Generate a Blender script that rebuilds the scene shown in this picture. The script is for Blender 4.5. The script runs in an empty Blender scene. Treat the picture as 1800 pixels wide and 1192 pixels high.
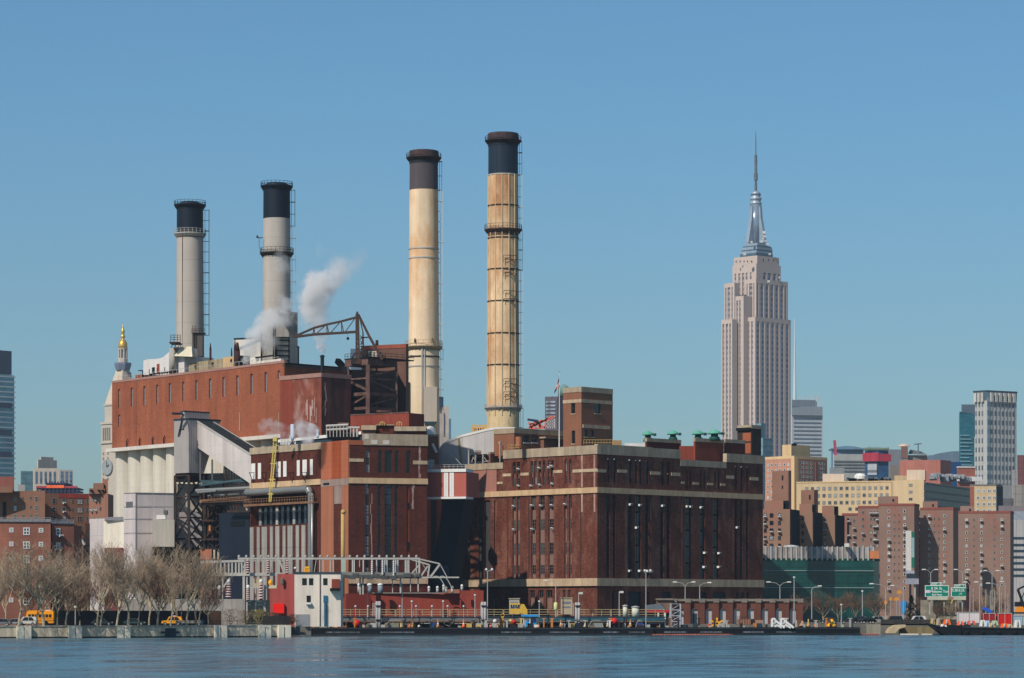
import bpy,math,random
from mathutils import Vector,Matrix
RN=random.Random(11)
rad=math.radians
SC=bpy.context.scene
# ---------------------------------------------------------------- camera, light, exposure
F,YH,CH=5400.0,1075.0,5.25          # focal length in 1800-px units, horizon row, eye height
cam=bpy.data.objects.new('camera',bpy.data.cameras.new('camera'))
SC.collection.objects.link(cam);SC.camera=cam
cam.location=(0,0,CH);cam.rotation_euler=(rad(90),0,0)
cam.data.sensor_width=36;cam.data.lens=F/1800*36
cam.data.shift_y=(YH-596)/1800
cam.data.clip_start=1;cam.data.clip_end=20000
SUN_AZ,SUN_EL=40.0,44.0               # sun is behind the camera, 40 degrees to the left
sv=Vector((-math.sin(rad(SUN_AZ))*math.cos(rad(SUN_EL)),-math.cos(rad(SUN_AZ))*math.cos(rad(SUN_EL)),math.sin(rad(SUN_EL))))
sl=bpy.data.lights.new('sun','SUN');sl.energy=4.5;sl.angle=rad(0.53);sl.color=(1.0,.93,.84)
so=bpy.data.objects.new('sun',sl);SC.collection.objects.link(so)
so.rotation_euler=sv.to_track_quat('Z','Y').to_euler()
wd=bpy.data.worlds.new('World');SC.world=wd;wd.use_nodes=True
nt=wd.node_tree;bgn=nt.nodes['Background']
sky=nt.nodes.new('ShaderNodeTexSky');sky.sky_type='NISHITA';sky.sun_disc=False
sky.sun_elevation=rad(SUN_EL);sky.sun_rotation=rad(180+SUN_AZ)
sky.altitude=0;sky.air_density=1.0;sky.dust_density=0.8;sky.ozone_density=2.0
tint=nt.nodes.new('ShaderNodeMix');tint.data_type='RGBA';tint.blend_type='MULTIPLY';tint.inputs[0].default_value=1;tint.inputs[7].default_value=(1,1,1,1)
gc=nt.nodes.new('ShaderNodeTexCoord');gs=nt.nodes.new('ShaderNodeSeparateXYZ');gr=nt.nodes.new('ShaderNodeMapRange');gm=nt.nodes.new('ShaderNodeMix');gm.data_type='RGBA'
gr.inputs[2].default_value=.16;gm.inputs[6].default_value=(.63,.80,.90,1);gm.inputs[7].default_value=(.545,.91,1.09,1)
nt.links.new(gc.outputs['Generated'],gs.inputs[0]);nt.links.new(gs.outputs[2],gr.inputs[0]);nt.links.new(gr.outputs[0],gm.inputs[0]);nt.links.new(gm.outputs[2],tint.inputs[7])
nt.links.new(sky.outputs[0],tint.inputs[6]);nt.links.new(tint.outputs[2],bgn.inputs[0]);bgn.inputs[1].default_value=0.089
SC.view_settings.view_transform='Standard';SC.view_settings.look='None'
SC.view_settings.exposure=0.0;SC.view_settings.gamma=1
SC.render.engine='CYCLES'
SC.cycles.max_bounces=6;SC.cycles.volume_bounces=4
SC.cycles.transparent_max_bounces=8
# ---------------------------------------------------------------- helpers
def X(px,D):return (px-900)*D/F
def Z(py,D):return CH+(YH-py)*D/F
def P(px,py,D):return Vector((X(px,D),D,Z(py,D)))
def G(px,D):return Vector((X(px,D),D))
GZ=2.4
def hexc(h):
 h=h.lstrip('#');o=[]
 for i in (0,2,4):
  c=int(h[i:i+2],16)/255
  o.append(c/12.92 if c <= .04045 else ((c+.055)/1.055)**2.4)
 return o
def tag(o,label=None,cat=None,group=None,kind=None):
 if label:o['label']=label
 if cat:o['category']=cat
 if group:o['group']=group
 if kind:o['kind']=kind
 return o
def empty(name,loc,label,cat,group=None,rz=0):
 o=bpy.data.objects.new(name,None);SC.collection.objects.link(o)
 o.location=loc;o.rotation_euler=(0,0,rz);o.empty_display_size=.5
 return tag(o,label,cat,group)
def origin_of(parent):
 v=Vector((0,0,0))
 while parent:v=v+parent.location;parent=parent.parent
 return v
class MB:
 def __init__(s):s.v=[];s.f=[];s.m=[];s.mi=0
 def quad(s,*pts):
  n=len(s.v);s.v += [tuple(p) for p in pts];s.f.append(tuple(range(n,n+len(pts))));s.m.append(s.mi)
 def hexa(s,b,t):
  n=len(s.v);s.v += [tuple(p) for p in b]+[tuple(p) for p in t];k=len(b)
  s.f.append(tuple(range(n+k-1,n-1,-1)));s.f.append(tuple(range(n+k,n+2*k)))
  for i in range(k):s.f.append((n+i,n+(i+1) % k,n+k+(i+1) % k,n+k+i))
  s.m += [s.mi]*(k+2)
 def box(s,x0,x1,y0,y1,z0,z1):
  s.hexa([(x0,y0,z0),(x1,y0,z0),(x1,y1,z0),(x0,y1,z0)],[(x0,y0,z1),(x1,y0,z1),(x1,y1,z1),(x0,y1,z1)])
 def prism(s,pts,z0,z1):
  s.hexa([(p[0],p[1],z0) for p in pts],[(p[0],p[1],z1) for p in pts])
 def beam(s,p,q,w,h=None):
  p=Vector(p);q=Vector(q);h=h or w;d=(q-p)
  if d.length < 1e-6:return
  d.normalize();up=Vector((0,0,1)) if abs(d.z) < .95 else Vector((0,1,0))
  a=d.cross(up).normalized()*w/2;b=a.cross(d).normalized()*h/2
  s.hexa([p-a-b,p+a-b,p+a+b,p-a+b],[q-a-b,q+a-b,q+a+b,q-a+b])
 def tube(s,p,q,r0,r1=None,n=8):
  p=Vector(p);q=Vector(q);r1=r0 if r1 is None else r1;d=(q-p)
  if d.length < 1e-6:return
  d.normalize();up=Vector((0,0,1)) if abs(d.z) < .95 else Vector((0,1,0))
  a=d.cross(up).normalized();b=a.cross(d).normalized()
  c=[a*math.cos(6.28319*i/n)+b*math.sin(6.28319*i/n) for i in range(n)]
  s.hexa([p+x*r0 for x in c],[q+x*r1 for x in c])
 def path(s,pts,r,n=8):
  for i in range(len(pts)-1):s.tube(pts[i],pts[i+1],r,r,n)
 def lathe(s,c,prof,n=24,a0=0):
  k=len(s.v)
  for r,z in prof:
   for i in range(n):
    a=a0+6.283185*i/n;s.v.append((c[0]+r*math.cos(a),c[1]+r*math.sin(a),z))
  for j in range(len(prof)-1):
   for i in range(n):
    i2=(i+1) % n;s.f.append((k+j*n+i,k+j*n+i2,k+(j+1)*n+i2,k+(j+1)*n+i));s.m.append(s.mi)
  s.f.append(tuple(range(k+n-1,k-1,-1)));s.f.append(tuple(k+(len(prof)-1)*n+i for i in range(n)));s.m += [s.mi]*2
 def poly_extrude(s,pts,vec):
  pts=[Vector(p) for p in pts];s.hexa(pts,[p+Vector(vec) for p in pts])
 def split(s,name,mat,parent):
  """one object for each separate piece of this collection"""
  k=0;grp=[]
  for f,m in zip(s.f,s.m):
   lo,hi=min(f),max(f)
   g=[lo,hi+1,[(f,m)]]
   while grp and lo < grp[-1][1]:p=grp.pop();g=[min(g[0],p[0]),max(g[1],p[1]),p[2]+g[2]]
   grp.append(g)
  for lo,hi,fs in grp:
   q=MB();q.v=s.v[lo:hi];q.f=[tuple(i-lo for i in f) for f,m in fs];q.m=[m for f,m in fs];q.build(name,mat,parent)
 def build(s,name,mat,parent=None,smooth=False,loc=None):
  if loc is None:
   if parent:loc=origin_of(parent)
   elif s.v:
    xs=[v[0] for v in s.v];ys=[v[1] for v in s.v];zs=[v[2] for v in s.v]
    loc=Vector(((min(xs)+max(xs))/2,(min(ys)+max(ys))/2,min(zs)))
   else:loc=Vector((0,0,0))
  me=bpy.data.meshes.new(name)
  me.from_pydata([(v[0]-loc[0],v[1]-loc[1],v[2]-loc[2]) for v in s.v],[],s.f)
  mats=mat if isinstance(mat,(list,tuple)) else [mat]
  for m in mats:me.materials.append(m)
  me.polygons.foreach_set('material_index',s.m)
  if smooth:me.polygons.foreach_set('use_smooth',[True]*len(s.f))
  me.update()
  o=bpy.data.objects.new(name,me);SC.collection.objects.link(o)
  if parent:o.parent=parent
  else:o.location=loc
  return o
def smooth_by_angle(o,ang=40):
 me=o.data
 try:
  me.polygons.foreach_set('use_smooth',[True]*len(me.polygons));me.set_sharp_from_angle(angle=rad(ang))
 except Exception:pass
 return o
def copy_tree(o,parent=None):
 c=o.copy();SC.collection.objects.link(c)
 if parent:c.parent=parent
 for ch in list(o.children):copy_tree(ch,c)
 return c
# ---------------------------------------------------------------- materials
_M={}
def mat(name,col,rough=.85,metal=0,var=.18,vs=.12,streak=.12,ss=.6,fine=.1,fs=3.0,col2=None,c2=(.5,.65),c2s=.15,bump=0,spec=.18,lines=None,courses=0,emit=None):
 """procedural surface: base colour, broad patches, vertical weather streaks, fine grain, an optional second colour in patches, optional joint lines (axis, period)"""
 if name in _M:return _M[name]
 m=bpy.data.materials.new(name);m.use_nodes=True;t=m.node_tree;N=t.nodes;L=t.links
 b=N['Principled BSDF'];b.inputs['Roughness'].default_value=rough;b.inputs['Metallic'].default_value=metal
 b.inputs['Specular IOR Level'].default_value=spec
 c=hexc(col) if isinstance(col,str) else col
 tc=N.new('ShaderNodeTexCoord');cur=None
 rgb=N.new('ShaderNodeRGB');rgb.outputs[0].default_value=(*c,1);cur=rgb.outputs[0]
 def noise(scale,sc=(1,1,1),det=3):
  mp=N.new('ShaderNodeMapping');mp.inputs['Scale'].default_value=sc;L.new(tc.outputs['Object'],mp.inputs[0])
  n=N.new('ShaderNodeTexNoise');n.inputs['Scale'].default_value=scale;n.inputs['Detail'].default_value=det;n.inputs['Roughness'].default_value=.6
  L.new(mp.outputs[0],n.inputs['Vector']);return n.outputs['Fac']
 def remap(f,a,b_,lo,hi):
  r=N.new('ShaderNodeMapRange');r.inputs[1].default_value=a;r.inputs[2].default_value=b_;r.inputs[3].default_value=lo;r.inputs[4].default_value=hi
  L.new(f,r.inputs[0]);return r.outputs[0]
 def mul(cur,f):
  x=N.new('ShaderNodeVectorMath');x.operation='SCALE';L.new(cur,x.inputs[0]);L.new(f,x.inputs['Scale']);return x.outputs[0]
 if col2:
  q=hexc(col2) if isinstance(col2,str) else col2
  mx=N.new('ShaderNodeMix');mx.data_type='RGBA';mx.inputs[7].default_value=(*q,1)
  L.new(cur,mx.inputs[6]);L.new(remap(noise(c2s,(1,1,.45),5),c2[0],c2[1],0,1),mx.inputs[0]);cur=mx.outputs[2]
 if var:cur=mul(cur,remap(noise(vs),.3,.7,1-var,1+var))
 if streak:cur=mul(cur,remap(noise(ss,(1,1,.06),4),.3,.7,1-streak,1+streak*.6))
 if fine:cur=mul(cur,remap(noise(fs,(1,1,2),2),.3,.7,1-fine,1+fine))
 if lines:
  for ax,per,wid,amt in lines:
   sp=N.new('ShaderNodeSeparateXYZ');L.new(tc.outputs['Object'],sp.inputs[0])
   if ax == 'h':
    v=N.new('ShaderNodeMath');v.operation='ADD';L.new(sp.outputs[0],v.inputs[0]);L.new(sp.outputs[1],v.inputs[1]);src=v.outputs[0]
   else:src=sp.outputs[2]
   md=N.new('ShaderNodeMath');md.operation='PINGPONG';md.inputs[1].default_value=per/2;L.new(src,md.inputs[0])
   cur=mul(cur,remap(md.outputs[0],wid*.6,wid,1-amt,1))
 L.new(cur,b.inputs['Base Color'])
 if emit:b.inputs['Emission Color'].default_value=(*hexc(emit),1);b.inputs['Emission Strength'].default_value=1
 if bump:
  bp=N.new('ShaderNodeBump');bp.inputs['Strength'].default_value=bump;bp.inputs['Distance'].default_value=.1
  L.new(noise(4),bp.inputs['Height']);L.new(bp.outputs[0],b.inputs['Normal'])
 _M[name]=m;return m
def glass(name,col,rough=.15,var=.5,spec=.6):
 return mat(name,col,rough=rough,var=var,vs=.25,streak=0,fine=.25,fs=.7,spec=spec)
def strip_mat(name,glassc,spand,period,ratio=.55,rough=.4):
 """window columns seen from far: glass and spandrel alternate with each storey"""
 m=bpy.data.materials.new(name);m.use_nodes=True;t=m.node_tree;N=t.nodes;L=t.links
 b=N['Principled BSDF'];b.inputs['Roughness'].default_value=rough;b.inputs['Specular IOR Level'].default_value=.4
 tc=N.new('ShaderNodeTexCoord');sp=N.new('ShaderNodeSeparateXYZ');L.new(tc.outputs['Object'],sp.inputs[0])
 md=N.new('ShaderNodeMath');md.operation='FLOORED_MODULO';md.inputs[1].default_value=period;L.new(sp.outputs[2],md.inputs[0])
 gt=N.new('ShaderNodeMath');gt.operation='GREATER_THAN';gt.inputs[1].default_value=period*ratio;L.new(md.outputs[0],gt.inputs[0])
 # each storey's glass differs a little (blinds, sky in the pane)
 dv=N.new('ShaderNodeMath');dv.operation='DIVIDE';dv.inputs[1].default_value=period;L.new(sp.outputs[2],dv.inputs[0])
 fl=N.new('ShaderNodeMath');fl.operation='FLOOR';L.new(dv.outputs[0],fl.inputs[0])
 cb=N.new('ShaderNodeCombineXYZ');L.new(sp.outputs[0],cb.inputs[0]);L.new(sp.outputs[1],cb.inputs[1]);L.new(fl.outputs[0],cb.inputs[2])
 wn=N.new('ShaderNodeTexNoise');wn.inputs['Scale'].default_value=.45;L.new(cb.outputs[0],wn.inputs['Vector'])
 mr=N.new('ShaderNodeMapRange');mr.inputs[1].default_value=.35;mr.inputs[2].default_value=.7;mr.inputs[3].default_value=.6;mr.inputs[4].default_value=1.7;L.new(wn.outputs['Fac'],mr.inputs[0])
 sc=N.new('ShaderNodeVectorMath');sc.operation='SCALE';sc.inputs[0].default_value=hexc(glassc);L.new(mr.outputs[0],sc.inputs['Scale'])
 mx=N.new('ShaderNodeMix');mx.data_type='RGBA';L.new(gt.outputs[0],mx.inputs[0]);L.new(sc.outputs[0],mx.inputs[6]);mx.inputs[7].default_value=(*hexc(spand),1)
 L.new(mx.outputs[2],b.inputs['Base Color']);return m
# brick tones (albedo)
B_orange=mat('brick_orange','#9a5639',var=.12,streak=.1,fine=.12,courses=1,lines=[('z',1.6,.05,.1)])
B_red=mat('brick_red','#8c4a38',var=.14,streak=.12,fine=.2,fs=1.6,col2='#9c6555',c2=(.55,.75),c2s=.25)
B_dark=mat('brick_dark','#633632',var=.15,streak=.15,fine=.15)
B_maroon=mat('brick_maroon','#5c2920',var=.12,streak=.14,fine=.12)
B_stain=mat('brick_stained','#7c4333',var=.25,vs=.3,streak=.3,ss=.5,fine=.25,col2='#a07a70',c2=(.52,.68),c2s=.3)
B_brown=mat('brick_brown','#7b5547',var=.12,streak=.12,fine=.15)
B_tower=mat('brick_tower','#875a44',var=.12,streak=.12,fine=.15,lines=[('z',1.2,.04,.1)])
B_silo=mat('brick_silo_house','#915339',var=.13,vs=.05,streak=.2,ss=.5,fine=.16,fs=1.2,col2='#7c4030',c2=(.5,.7),c2s=.06,lines=[('z',2.2,.05,.08),('h',14,.08,.2)])
B_apt=mat('brick_apartment','#7a5745',var=.1,streak=.06,fine=.12)
B_apt2=mat('brick_apartment_pale','#94725d',var=.12,vs=.05,streak=.05,fine=.1,col2='#a06a5a',c2=(.5,.6),c2s=.06)
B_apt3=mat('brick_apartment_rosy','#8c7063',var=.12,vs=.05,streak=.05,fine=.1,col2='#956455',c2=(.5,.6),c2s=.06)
STONE=mat('limestone_band','#b79f83',var=.12,vs=.3,streak=.3,ss=.9,fine=.12)
STONE2=mat('coping_stone','#a5937c',var=.15,vs=.3,streak=.25,ss=.8,fine=.1)
CONC=mat('concrete','#a39c92',var=.14,streak=.35,ss=.9,fine=.1)
SILO=mat('silo_concrete','#c2b9a9',var=.07,streak=.16,ss=.8,fine=.06,lines=[('z',1.5,.05,.1)])
CLAD=mat('pale_cladding','#bdb1ad',rough=.6,var=.06,streak=.14,ss=.7,fine=.05,col2='#a89a92',c2=(.6,.8),c2s=.2,lines=[('z',7.0,.08,.2),('h',12,.08,.12)])
CLAD2=mat('cream_cladding','#d3c7b5',rough=.6,var=.06,streak=.14,ss=.7,fine=.05,lines=[('h',9,.08,.15)])
RIB=mat('ribbed_metal','#b8aea8',rough=.5,var=.08,streak=.12,fine=.04,lines=[('h',1.1,.22,.3)])
RIBS=mat('smooth_metal_siding','#bdb2ac',rough=.5,var=.1,streak=.2,ss=.6,fine=.06,lines=[('h',6.0,.08,.2),('z',2.2,.06,.1)])
SILVER=mat('silver_metal','#c2bdb8',rough=.45,metal=.25,var=.08,streak=.12,fine=.05,lines=[('h',3.1,.06,.15)])
PIPEM=mat('pipe_metal','#8d8c88',rough=.35,metal=.5,var=.1,streak=0,fine=.05)
STEEL=mat('galvanised_steel','#aaa59c',rough=.6,metal=.1,var=.15,streak=0,fine=.08)
DSTEEL=mat('dark_steel','#2b2624',rough=.7,var=.3,streak=0,fine=.1,col2='#4d3128',c2=(.5,.62),c2s=.5)
RUST=mat('rusty_steel','#5c433c',rough=.8,var=.2,vs=.5,streak=.1,fine=.15,col2='#75584e',c2=(.5,.6),c2s=.6)
RUSTP=mat('rusty_walkway','#7d5a42',rough=.8,var=.25,vs=.5,streak=.1,fine=.15)
BLACK=mat('black_paint','#1c222a',rough=.6,var=.2,streak=.2,fine=.05)
NAVY=mat('navy_cladding','#18212e',rough=.5,var=.15,streak=.08,fine=.03,lines=[('h',3,.06,.2)])
DARK=mat('dark_interior','#121519',rough=.9,var=.3,streak=0,fine=.1)
TEALD=mat('dark_teal_wall','#2b3d47',rough=.7,var=.1,streak=.1,fine=.05)
WHITE=mat('white_paint','#d6d2cb',rough=.6,var=.06,streak=.1,fine=.03)
YEL=mat('yellow_paint','#b89858',rough=.6,var=.12,vs=.6,streak=.1,fine=.06)
YELB=mat('bright_yellow','#f0a81c',rough=.5,var=.05,streak=.05,fine=.03)
ORNG=mat('bright_orange','#e8601c',rough=.5,var=.05,streak=.05,fine=.03)
REDP=mat('red_paint','#c5221c',rough=.5,var=.08,streak=.1,fine=.04)
BLUEP=mat('blue_paint','#2b8fcb',rough=.5,var=.08,streak=.08,fine=.04)
TERRA=mat('terracotta_panel','#a8584a',rough=.7,var=.05,streak=.06,fine=.03)
GREENP=mat('copper_green','#5a9f87',rough=.7,var=.1,streak=.15,fine=.08)
GREEND=mat('dark_green','#17483d',rough=.6,var=.1,streak=.1,fine=.05)
ROOF=mat('roof_felt','#4a4643',var=.2,streak=0,fine=.15)
GL_D=glass('glass_dark','#161b20');GL_B=glass('glass_bluish','#2c3c48');GL_L=glass('glass_blinds','#8d8c88',rough=.4)  # the bluish pane colour stands for reflected sky
GL_G=glass('glass_greenish','#3c4a48')
SPAN=mat('spandrel_panel','#7d6258',rough=.7,var=.1,streak=.12,fine=.08)
ASPH=mat('asphalt','#4b4a49',var=.15,streak=0,fine=.1)
# ---------------------------------------------------------------- walls and buildings
class Wall:
 """a vertical wall plane from A to B (A left, B right as the camera sees it); s runs along it, off is outwards"""
 def __init__(w,A,B):
  w.A=Vector(A);w.B=Vector(B);w.d=(w.B-w.A);w.L=w.d.length;w.d.normalize()
  w.n=Vector((w.d.y,-w.d.x));w.rz=math.atan2(w.d.y,w.d.x)
 def s(w,px):
  k=(px-900)/F;dx=w.d.x-k*w.d.y
  return (k*w.A.y-w.A.x)/dx
 def D(w,px):return w.A.y+w.d.y*w.s(px)
 def z(w,py,px):return Z(py,w.D(px))
 def p(w,s,off,z):q=w.A+w.d*s+w.n*off;return Vector((q.x,q.y,z))
 def sbox(w,mb,s0,s1,z0,z1,o0=0,o1=.2):
  mb.hexa([w.p(s0,o1,z0),w.p(s1,o1,z0),w.p(s1,o0,z0),w.p(s0,o0,z0)],[w.p(s0,o1,z1),w.p(s1,o1,z1),w.p(s1,o0,z1),w.p(s0,o0,z1)])
 def box(w,mb,px0,px1,pyt,pyb,o0=-.05,o1=.2,ref=None):
  r=(px0+px1)/2 if ref is None else ref
  w.sbox(mb,w.s(px0),w.s(px1),w.z(pyb,r),w.z(pyt,r),o0,o1)
 def facade(w,mb,s0,s1,z0,z1,ops,depth=.5):
  ops=[(max(a,s0),min(b,s1),max(c,z0),min(d,z1)) for a,b,c,d in ops if b > s0 and a < s1 and d > z0 and c < z1]
  ss=sorted(set([s0,s1]+[o[0] for o in ops]+[o[1] for o in ops]))
  for i in range(len(ss)-1):
   a,b=ss[i],ss[i+1]
   if b-a < 1e-4:continue
   m=(a+b)/2;cov=sorted([(o[2],o[3]) for o in ops if o[0] < m < o[1]]);z=z0
   for c,d in cov:
    if c > z+1e-4:mb.quad(w.p(a,0,z),w.p(b,0,z),w.p(b,0,c),w.p(a,0,c))
    z=max(z,d)
   if z < z1-1e-4:mb.quad(w.p(a,0,z),w.p(b,0,z),w.p(b,0,z1),w.p(a,0,z1))
  for a,b,c,d in ops:
   mb.quad(w.p(a,0,c),w.p(a,-depth,c),w.p(a,-depth,d),w.p(a,0,d));mb.quad(w.p(b,0,c),w.p(b,-depth,c),w.p(b,-depth,d),w.p(b,0,d))
   mb.quad(w.p(a,0,c),w.p(b,0,c),w.p(b,-depth,c),w.p(a,-depth,c));mb.quad(w.p(a,0,d),w.p(b,0,d),w.p(b,-depth,d),w.p(a,-depth,d))
 def op(w,px0,px1,pyt,pyb,ref=None):
  r=(px0+px1)/2 if ref is None else ref
  return (w.s(px0),w.s(px1),w.z(pyb,r),w.z(pyt,r))
_WC={}
def window(root,W,s,z,w,h,gl,fr,nx=1,nz=2,off=0,fw=.1,name='window',proud=False):
 """one window: glass pane with its frame bars; identical sizes share a mesh; s, z = lower left corner"""
 w=round(w,1);h=round(h,1);key=(w,h,gl.name,fr.name,nx,nz,fw,proud)
 if key not in _WC:
  mb=MB();mb.quad((0,0,0),(w,0,0),(w,0,h),(0,0,h));mb.mi=1;y0,y1=.0,-.08
  if proud:y1=-.12
  def bar(x0,x1,z0,z1):mb.box(x0,x1,y1,y0,z0,z1)
  bar(0,fw,0,h);bar(w-fw,w,0,h);bar(fw,w-fw,0,fw);bar(fw,w-fw,h-fw,h)
  for i in range(1,nx):bar(w*i/nx-fw/2,w*i/nx+fw/2,fw,h-fw)
  for i in range(1,nz):mb.box(fw,w-fw,y1*.8,y0,h*i/nz-fw/2,h*i/nz+fw/2)
  me=bpy.data.meshes.new(name);me.from_pydata(mb.v,[],mb.f);me.materials.append(gl);me.materials.append(fr)
  me.polygons.foreach_set('material_index',mb.m);me.update();_WC[key]=me
 o=bpy.data.objects.new(name,_WC[key]);SC.collection.objects.link(o)
 o.parent=root;p=W.p(s,off,z)-origin_of(root);o.location=p;o.rotation_euler=(0,0,W.rz)
 return o
def acunit(root,W,s,z,off=.0,w=.75,name='air_conditioner'):
 key=('ac',w)
 if key not in _WC:
  mb=MB();mb.box(0,w,-.75,0,0,.5);mb.mi=1;mb.box(.06,w-.06,-.78,-.75,.05,.3)
  mb.mi=1;mb.beam((.1,-.6,-.01),(.1,0,-.4),.06);mb.beam((w-.1,-.6,-.01),(w-.1,0,-.4),.06)
  me=bpy.data.meshes.new(name);me.from_pydata(mb.v,[],mb.f);me.materials.append(WHITE);me.materials.append(DARK)
  me.polygons.foreach_set('material_index',mb.m);me.update();_WC[key]=me
 o=bpy.data.objects.new(name,_WC[key]);SC.collection.objects.link(o)
 o.parent=root;o.location=W.p(s,off,z)-origin_of(root);o.rotation_euler=(0,0,W.rz);return o
DL=Vector((-.70,.714));DR=Vector((.69,.724))
def along(C,d,px):
 """the point where a line from C in direction d crosses picture column px"""
 k=(px-900)/F;t=(k*C.y-C.x)/(d.x-k*d.y);return C+d*t
def cb(pl,pc,pr,D,dl=DL,dr=DR):
 C=G(pc,D)
 L=along(C,dl,pl) if pl is not None else None;Rr=along(C,dr,pr)
 return L,C,Rr,L+Rr-C
def body(root,pts,z0,z1,m,name='wall',holes=None,roof=True,depth=.5):
 """walls round the footprint L, C, R, B; holes = {0: openings of the left face, 1: of the right face}"""
 L,C,Rr,B=pts;mb=MB();W0,W1=Wall(L,C),Wall(C,Rr)
 for i,W in enumerate((W0,W1)):W.facade(mb,0,W.L,z0,z1,(holes or {}).get(i,[]),depth)
 mb.quad((Rr.x,Rr.y,z0),(B.x,B.y,z0),(B.x,B.y,z1),(Rr.x,Rr.y,z1));mb.quad((B.x,B.y,z0),(L.x,L.y,z0),(L.x,L.y,z1),(B.x,B.y,z1))
 o=mb.build(name,m,root)
 if roof:
  r=MB();r.quad(*[(p.x,p.y,z1-.02) for p in (L,C,Rr,B)]);r.build('roof',ROOF,root)
 return W0,W1
def coping(root,pts,z1,m,h=.5,o=.12,name='coping',th=.5):
 L,C,Rr,B=pts;mb=MB()
 for a,b in ((L,C),(C,Rr)):
  W=Wall(a,b);W.sbox(mb,-.01,W.L+(o-.01 if b is C else 0),z1,z1+h,-th,o)
 return mb.build(name,m,root)
ORD=['first','second','third','fourth','fifth','sixth','seventh','eighth','ninth','tenth','eleventh','twelfth','thirteenth','fourteenth','fifteenth','sixteenth','seventeenth','eighteenth']
# ================================================================= SETTING
def water():
 mb=MB();mb.quad((-1500,-400,0),(1500,-400,0),(1500,760,0),(-1500,760,0))
 m=bpy.data.materials.new('river_water');m.use_nodes=True;t=m.node_tree;N=t.nodes;L=t.links;b=N['Principled BSDF']
 b.inputs['Base Color'].default_value=(.028,.105,.16,1);b.inputs['Roughness'].default_value=.12;b.inputs['IOR'].default_value=1.33
 tc=N.new('ShaderNodeTexCoord');prev=None
 for sc,st,dist,sx in ((.35,1.0,.8,.3),(.05,.5,2.2,.5),(1.4,.5,.22,.5)):
  mp=N.new('ShaderNodeMapping');mp.inputs['Scale'].default_value=(sx,1,1);mp.inputs['Rotation'].default_value=(0,0,rad(12));L.new(tc.outputs['Object'],mp.inputs[0])
  n=N.new('ShaderNodeTexNoise');n.inputs['Scale'].default_value=sc;n.inputs['Detail'].default_value=5;n.inputs['Roughness'].default_value=.6;L.new(mp.outputs[0],n.inputs['Vector'])
  bp=N.new('ShaderNodeBump');bp.inputs['Strength'].default_value=st;bp.inputs['Distance'].default_value=dist;L.new(n.outputs['Fac'],bp.inputs['Height'])
  if prev:L.new(prev.outputs[0],bp.inputs['Normal'])
  prev=bp
 L.new(prev.outputs[0],b.inputs['Normal'])
 # wind patches: rougher and smoother water in long streaks
 mp=N.new('ShaderNodeMapping');mp.inputs['Scale'].default_value=(.045,.022,1);L.new(tc.outputs['Object'],mp.inputs[0]);n=N.new('ShaderNodeTexNoise');n.inputs['Scale'].default_value=1;n.inputs['Detail'].default_value=8;n.inputs['Roughness'].default_value=.7;L.new(mp.outputs[0],n.inputs['Vector'])
 mr=N.new('ShaderNodeMapRange');mr.inputs[1].default_value=.38;mr.inputs[2].default_value=.62;mr.inputs[3].default_value=.04;mr.inputs[4].default_value=.36
 mp2=N.new('ShaderNodeMapping');mp2.inputs['Scale'].default_value=(.16,.11,1);L.new(tc.outputs['Object'],mp2.inputs[0]);n2=N.new('ShaderNodeTexNoise');n2.inputs['Scale'].default_value=1;n2.inputs['Detail'].default_value=6;L.new(mp2.outputs[0],n2.inputs['Vector'])
 av=N.new('ShaderNodeMix');av.inputs[0].default_value=.5;L.new(n.outputs['Fac'],av.inputs[2]);L.new(n2.outputs['Fac'],av.inputs[3]);L.new(av.outputs[0],mr.inputs[0]);L.new(mr.outputs[0],b.inputs['Roughness'])
 mx=N.new('ShaderNodeMix');mx.data_type='RGBA';mx.inputs[6].default_value=(.02,.06,.085,1);mx.inputs[7].default_value=(.09,.19,.23,1);m3=N.new('ShaderNodeMapRange');m3.inputs[1].default_value=.4;m3.inputs[2].default_value=.6;L.new(av.outputs[0],m3.inputs[0]);L.new(m3.outputs[0],mx.inputs[0]);L.new(mx.outputs[2],b.inputs['Base Color'])
 return tag(mb.build('water',m,loc=Vector((0,0,0))),'blue green rippled river water in the foreground',None,kind='structure')
water()
SHORE=[G(-3000,330),G(-300,586),G(0,604),G(510,630),G(513,694),G(1540,706),G(1640,706),G(2600,726),Vector((1800,900))]
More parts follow.
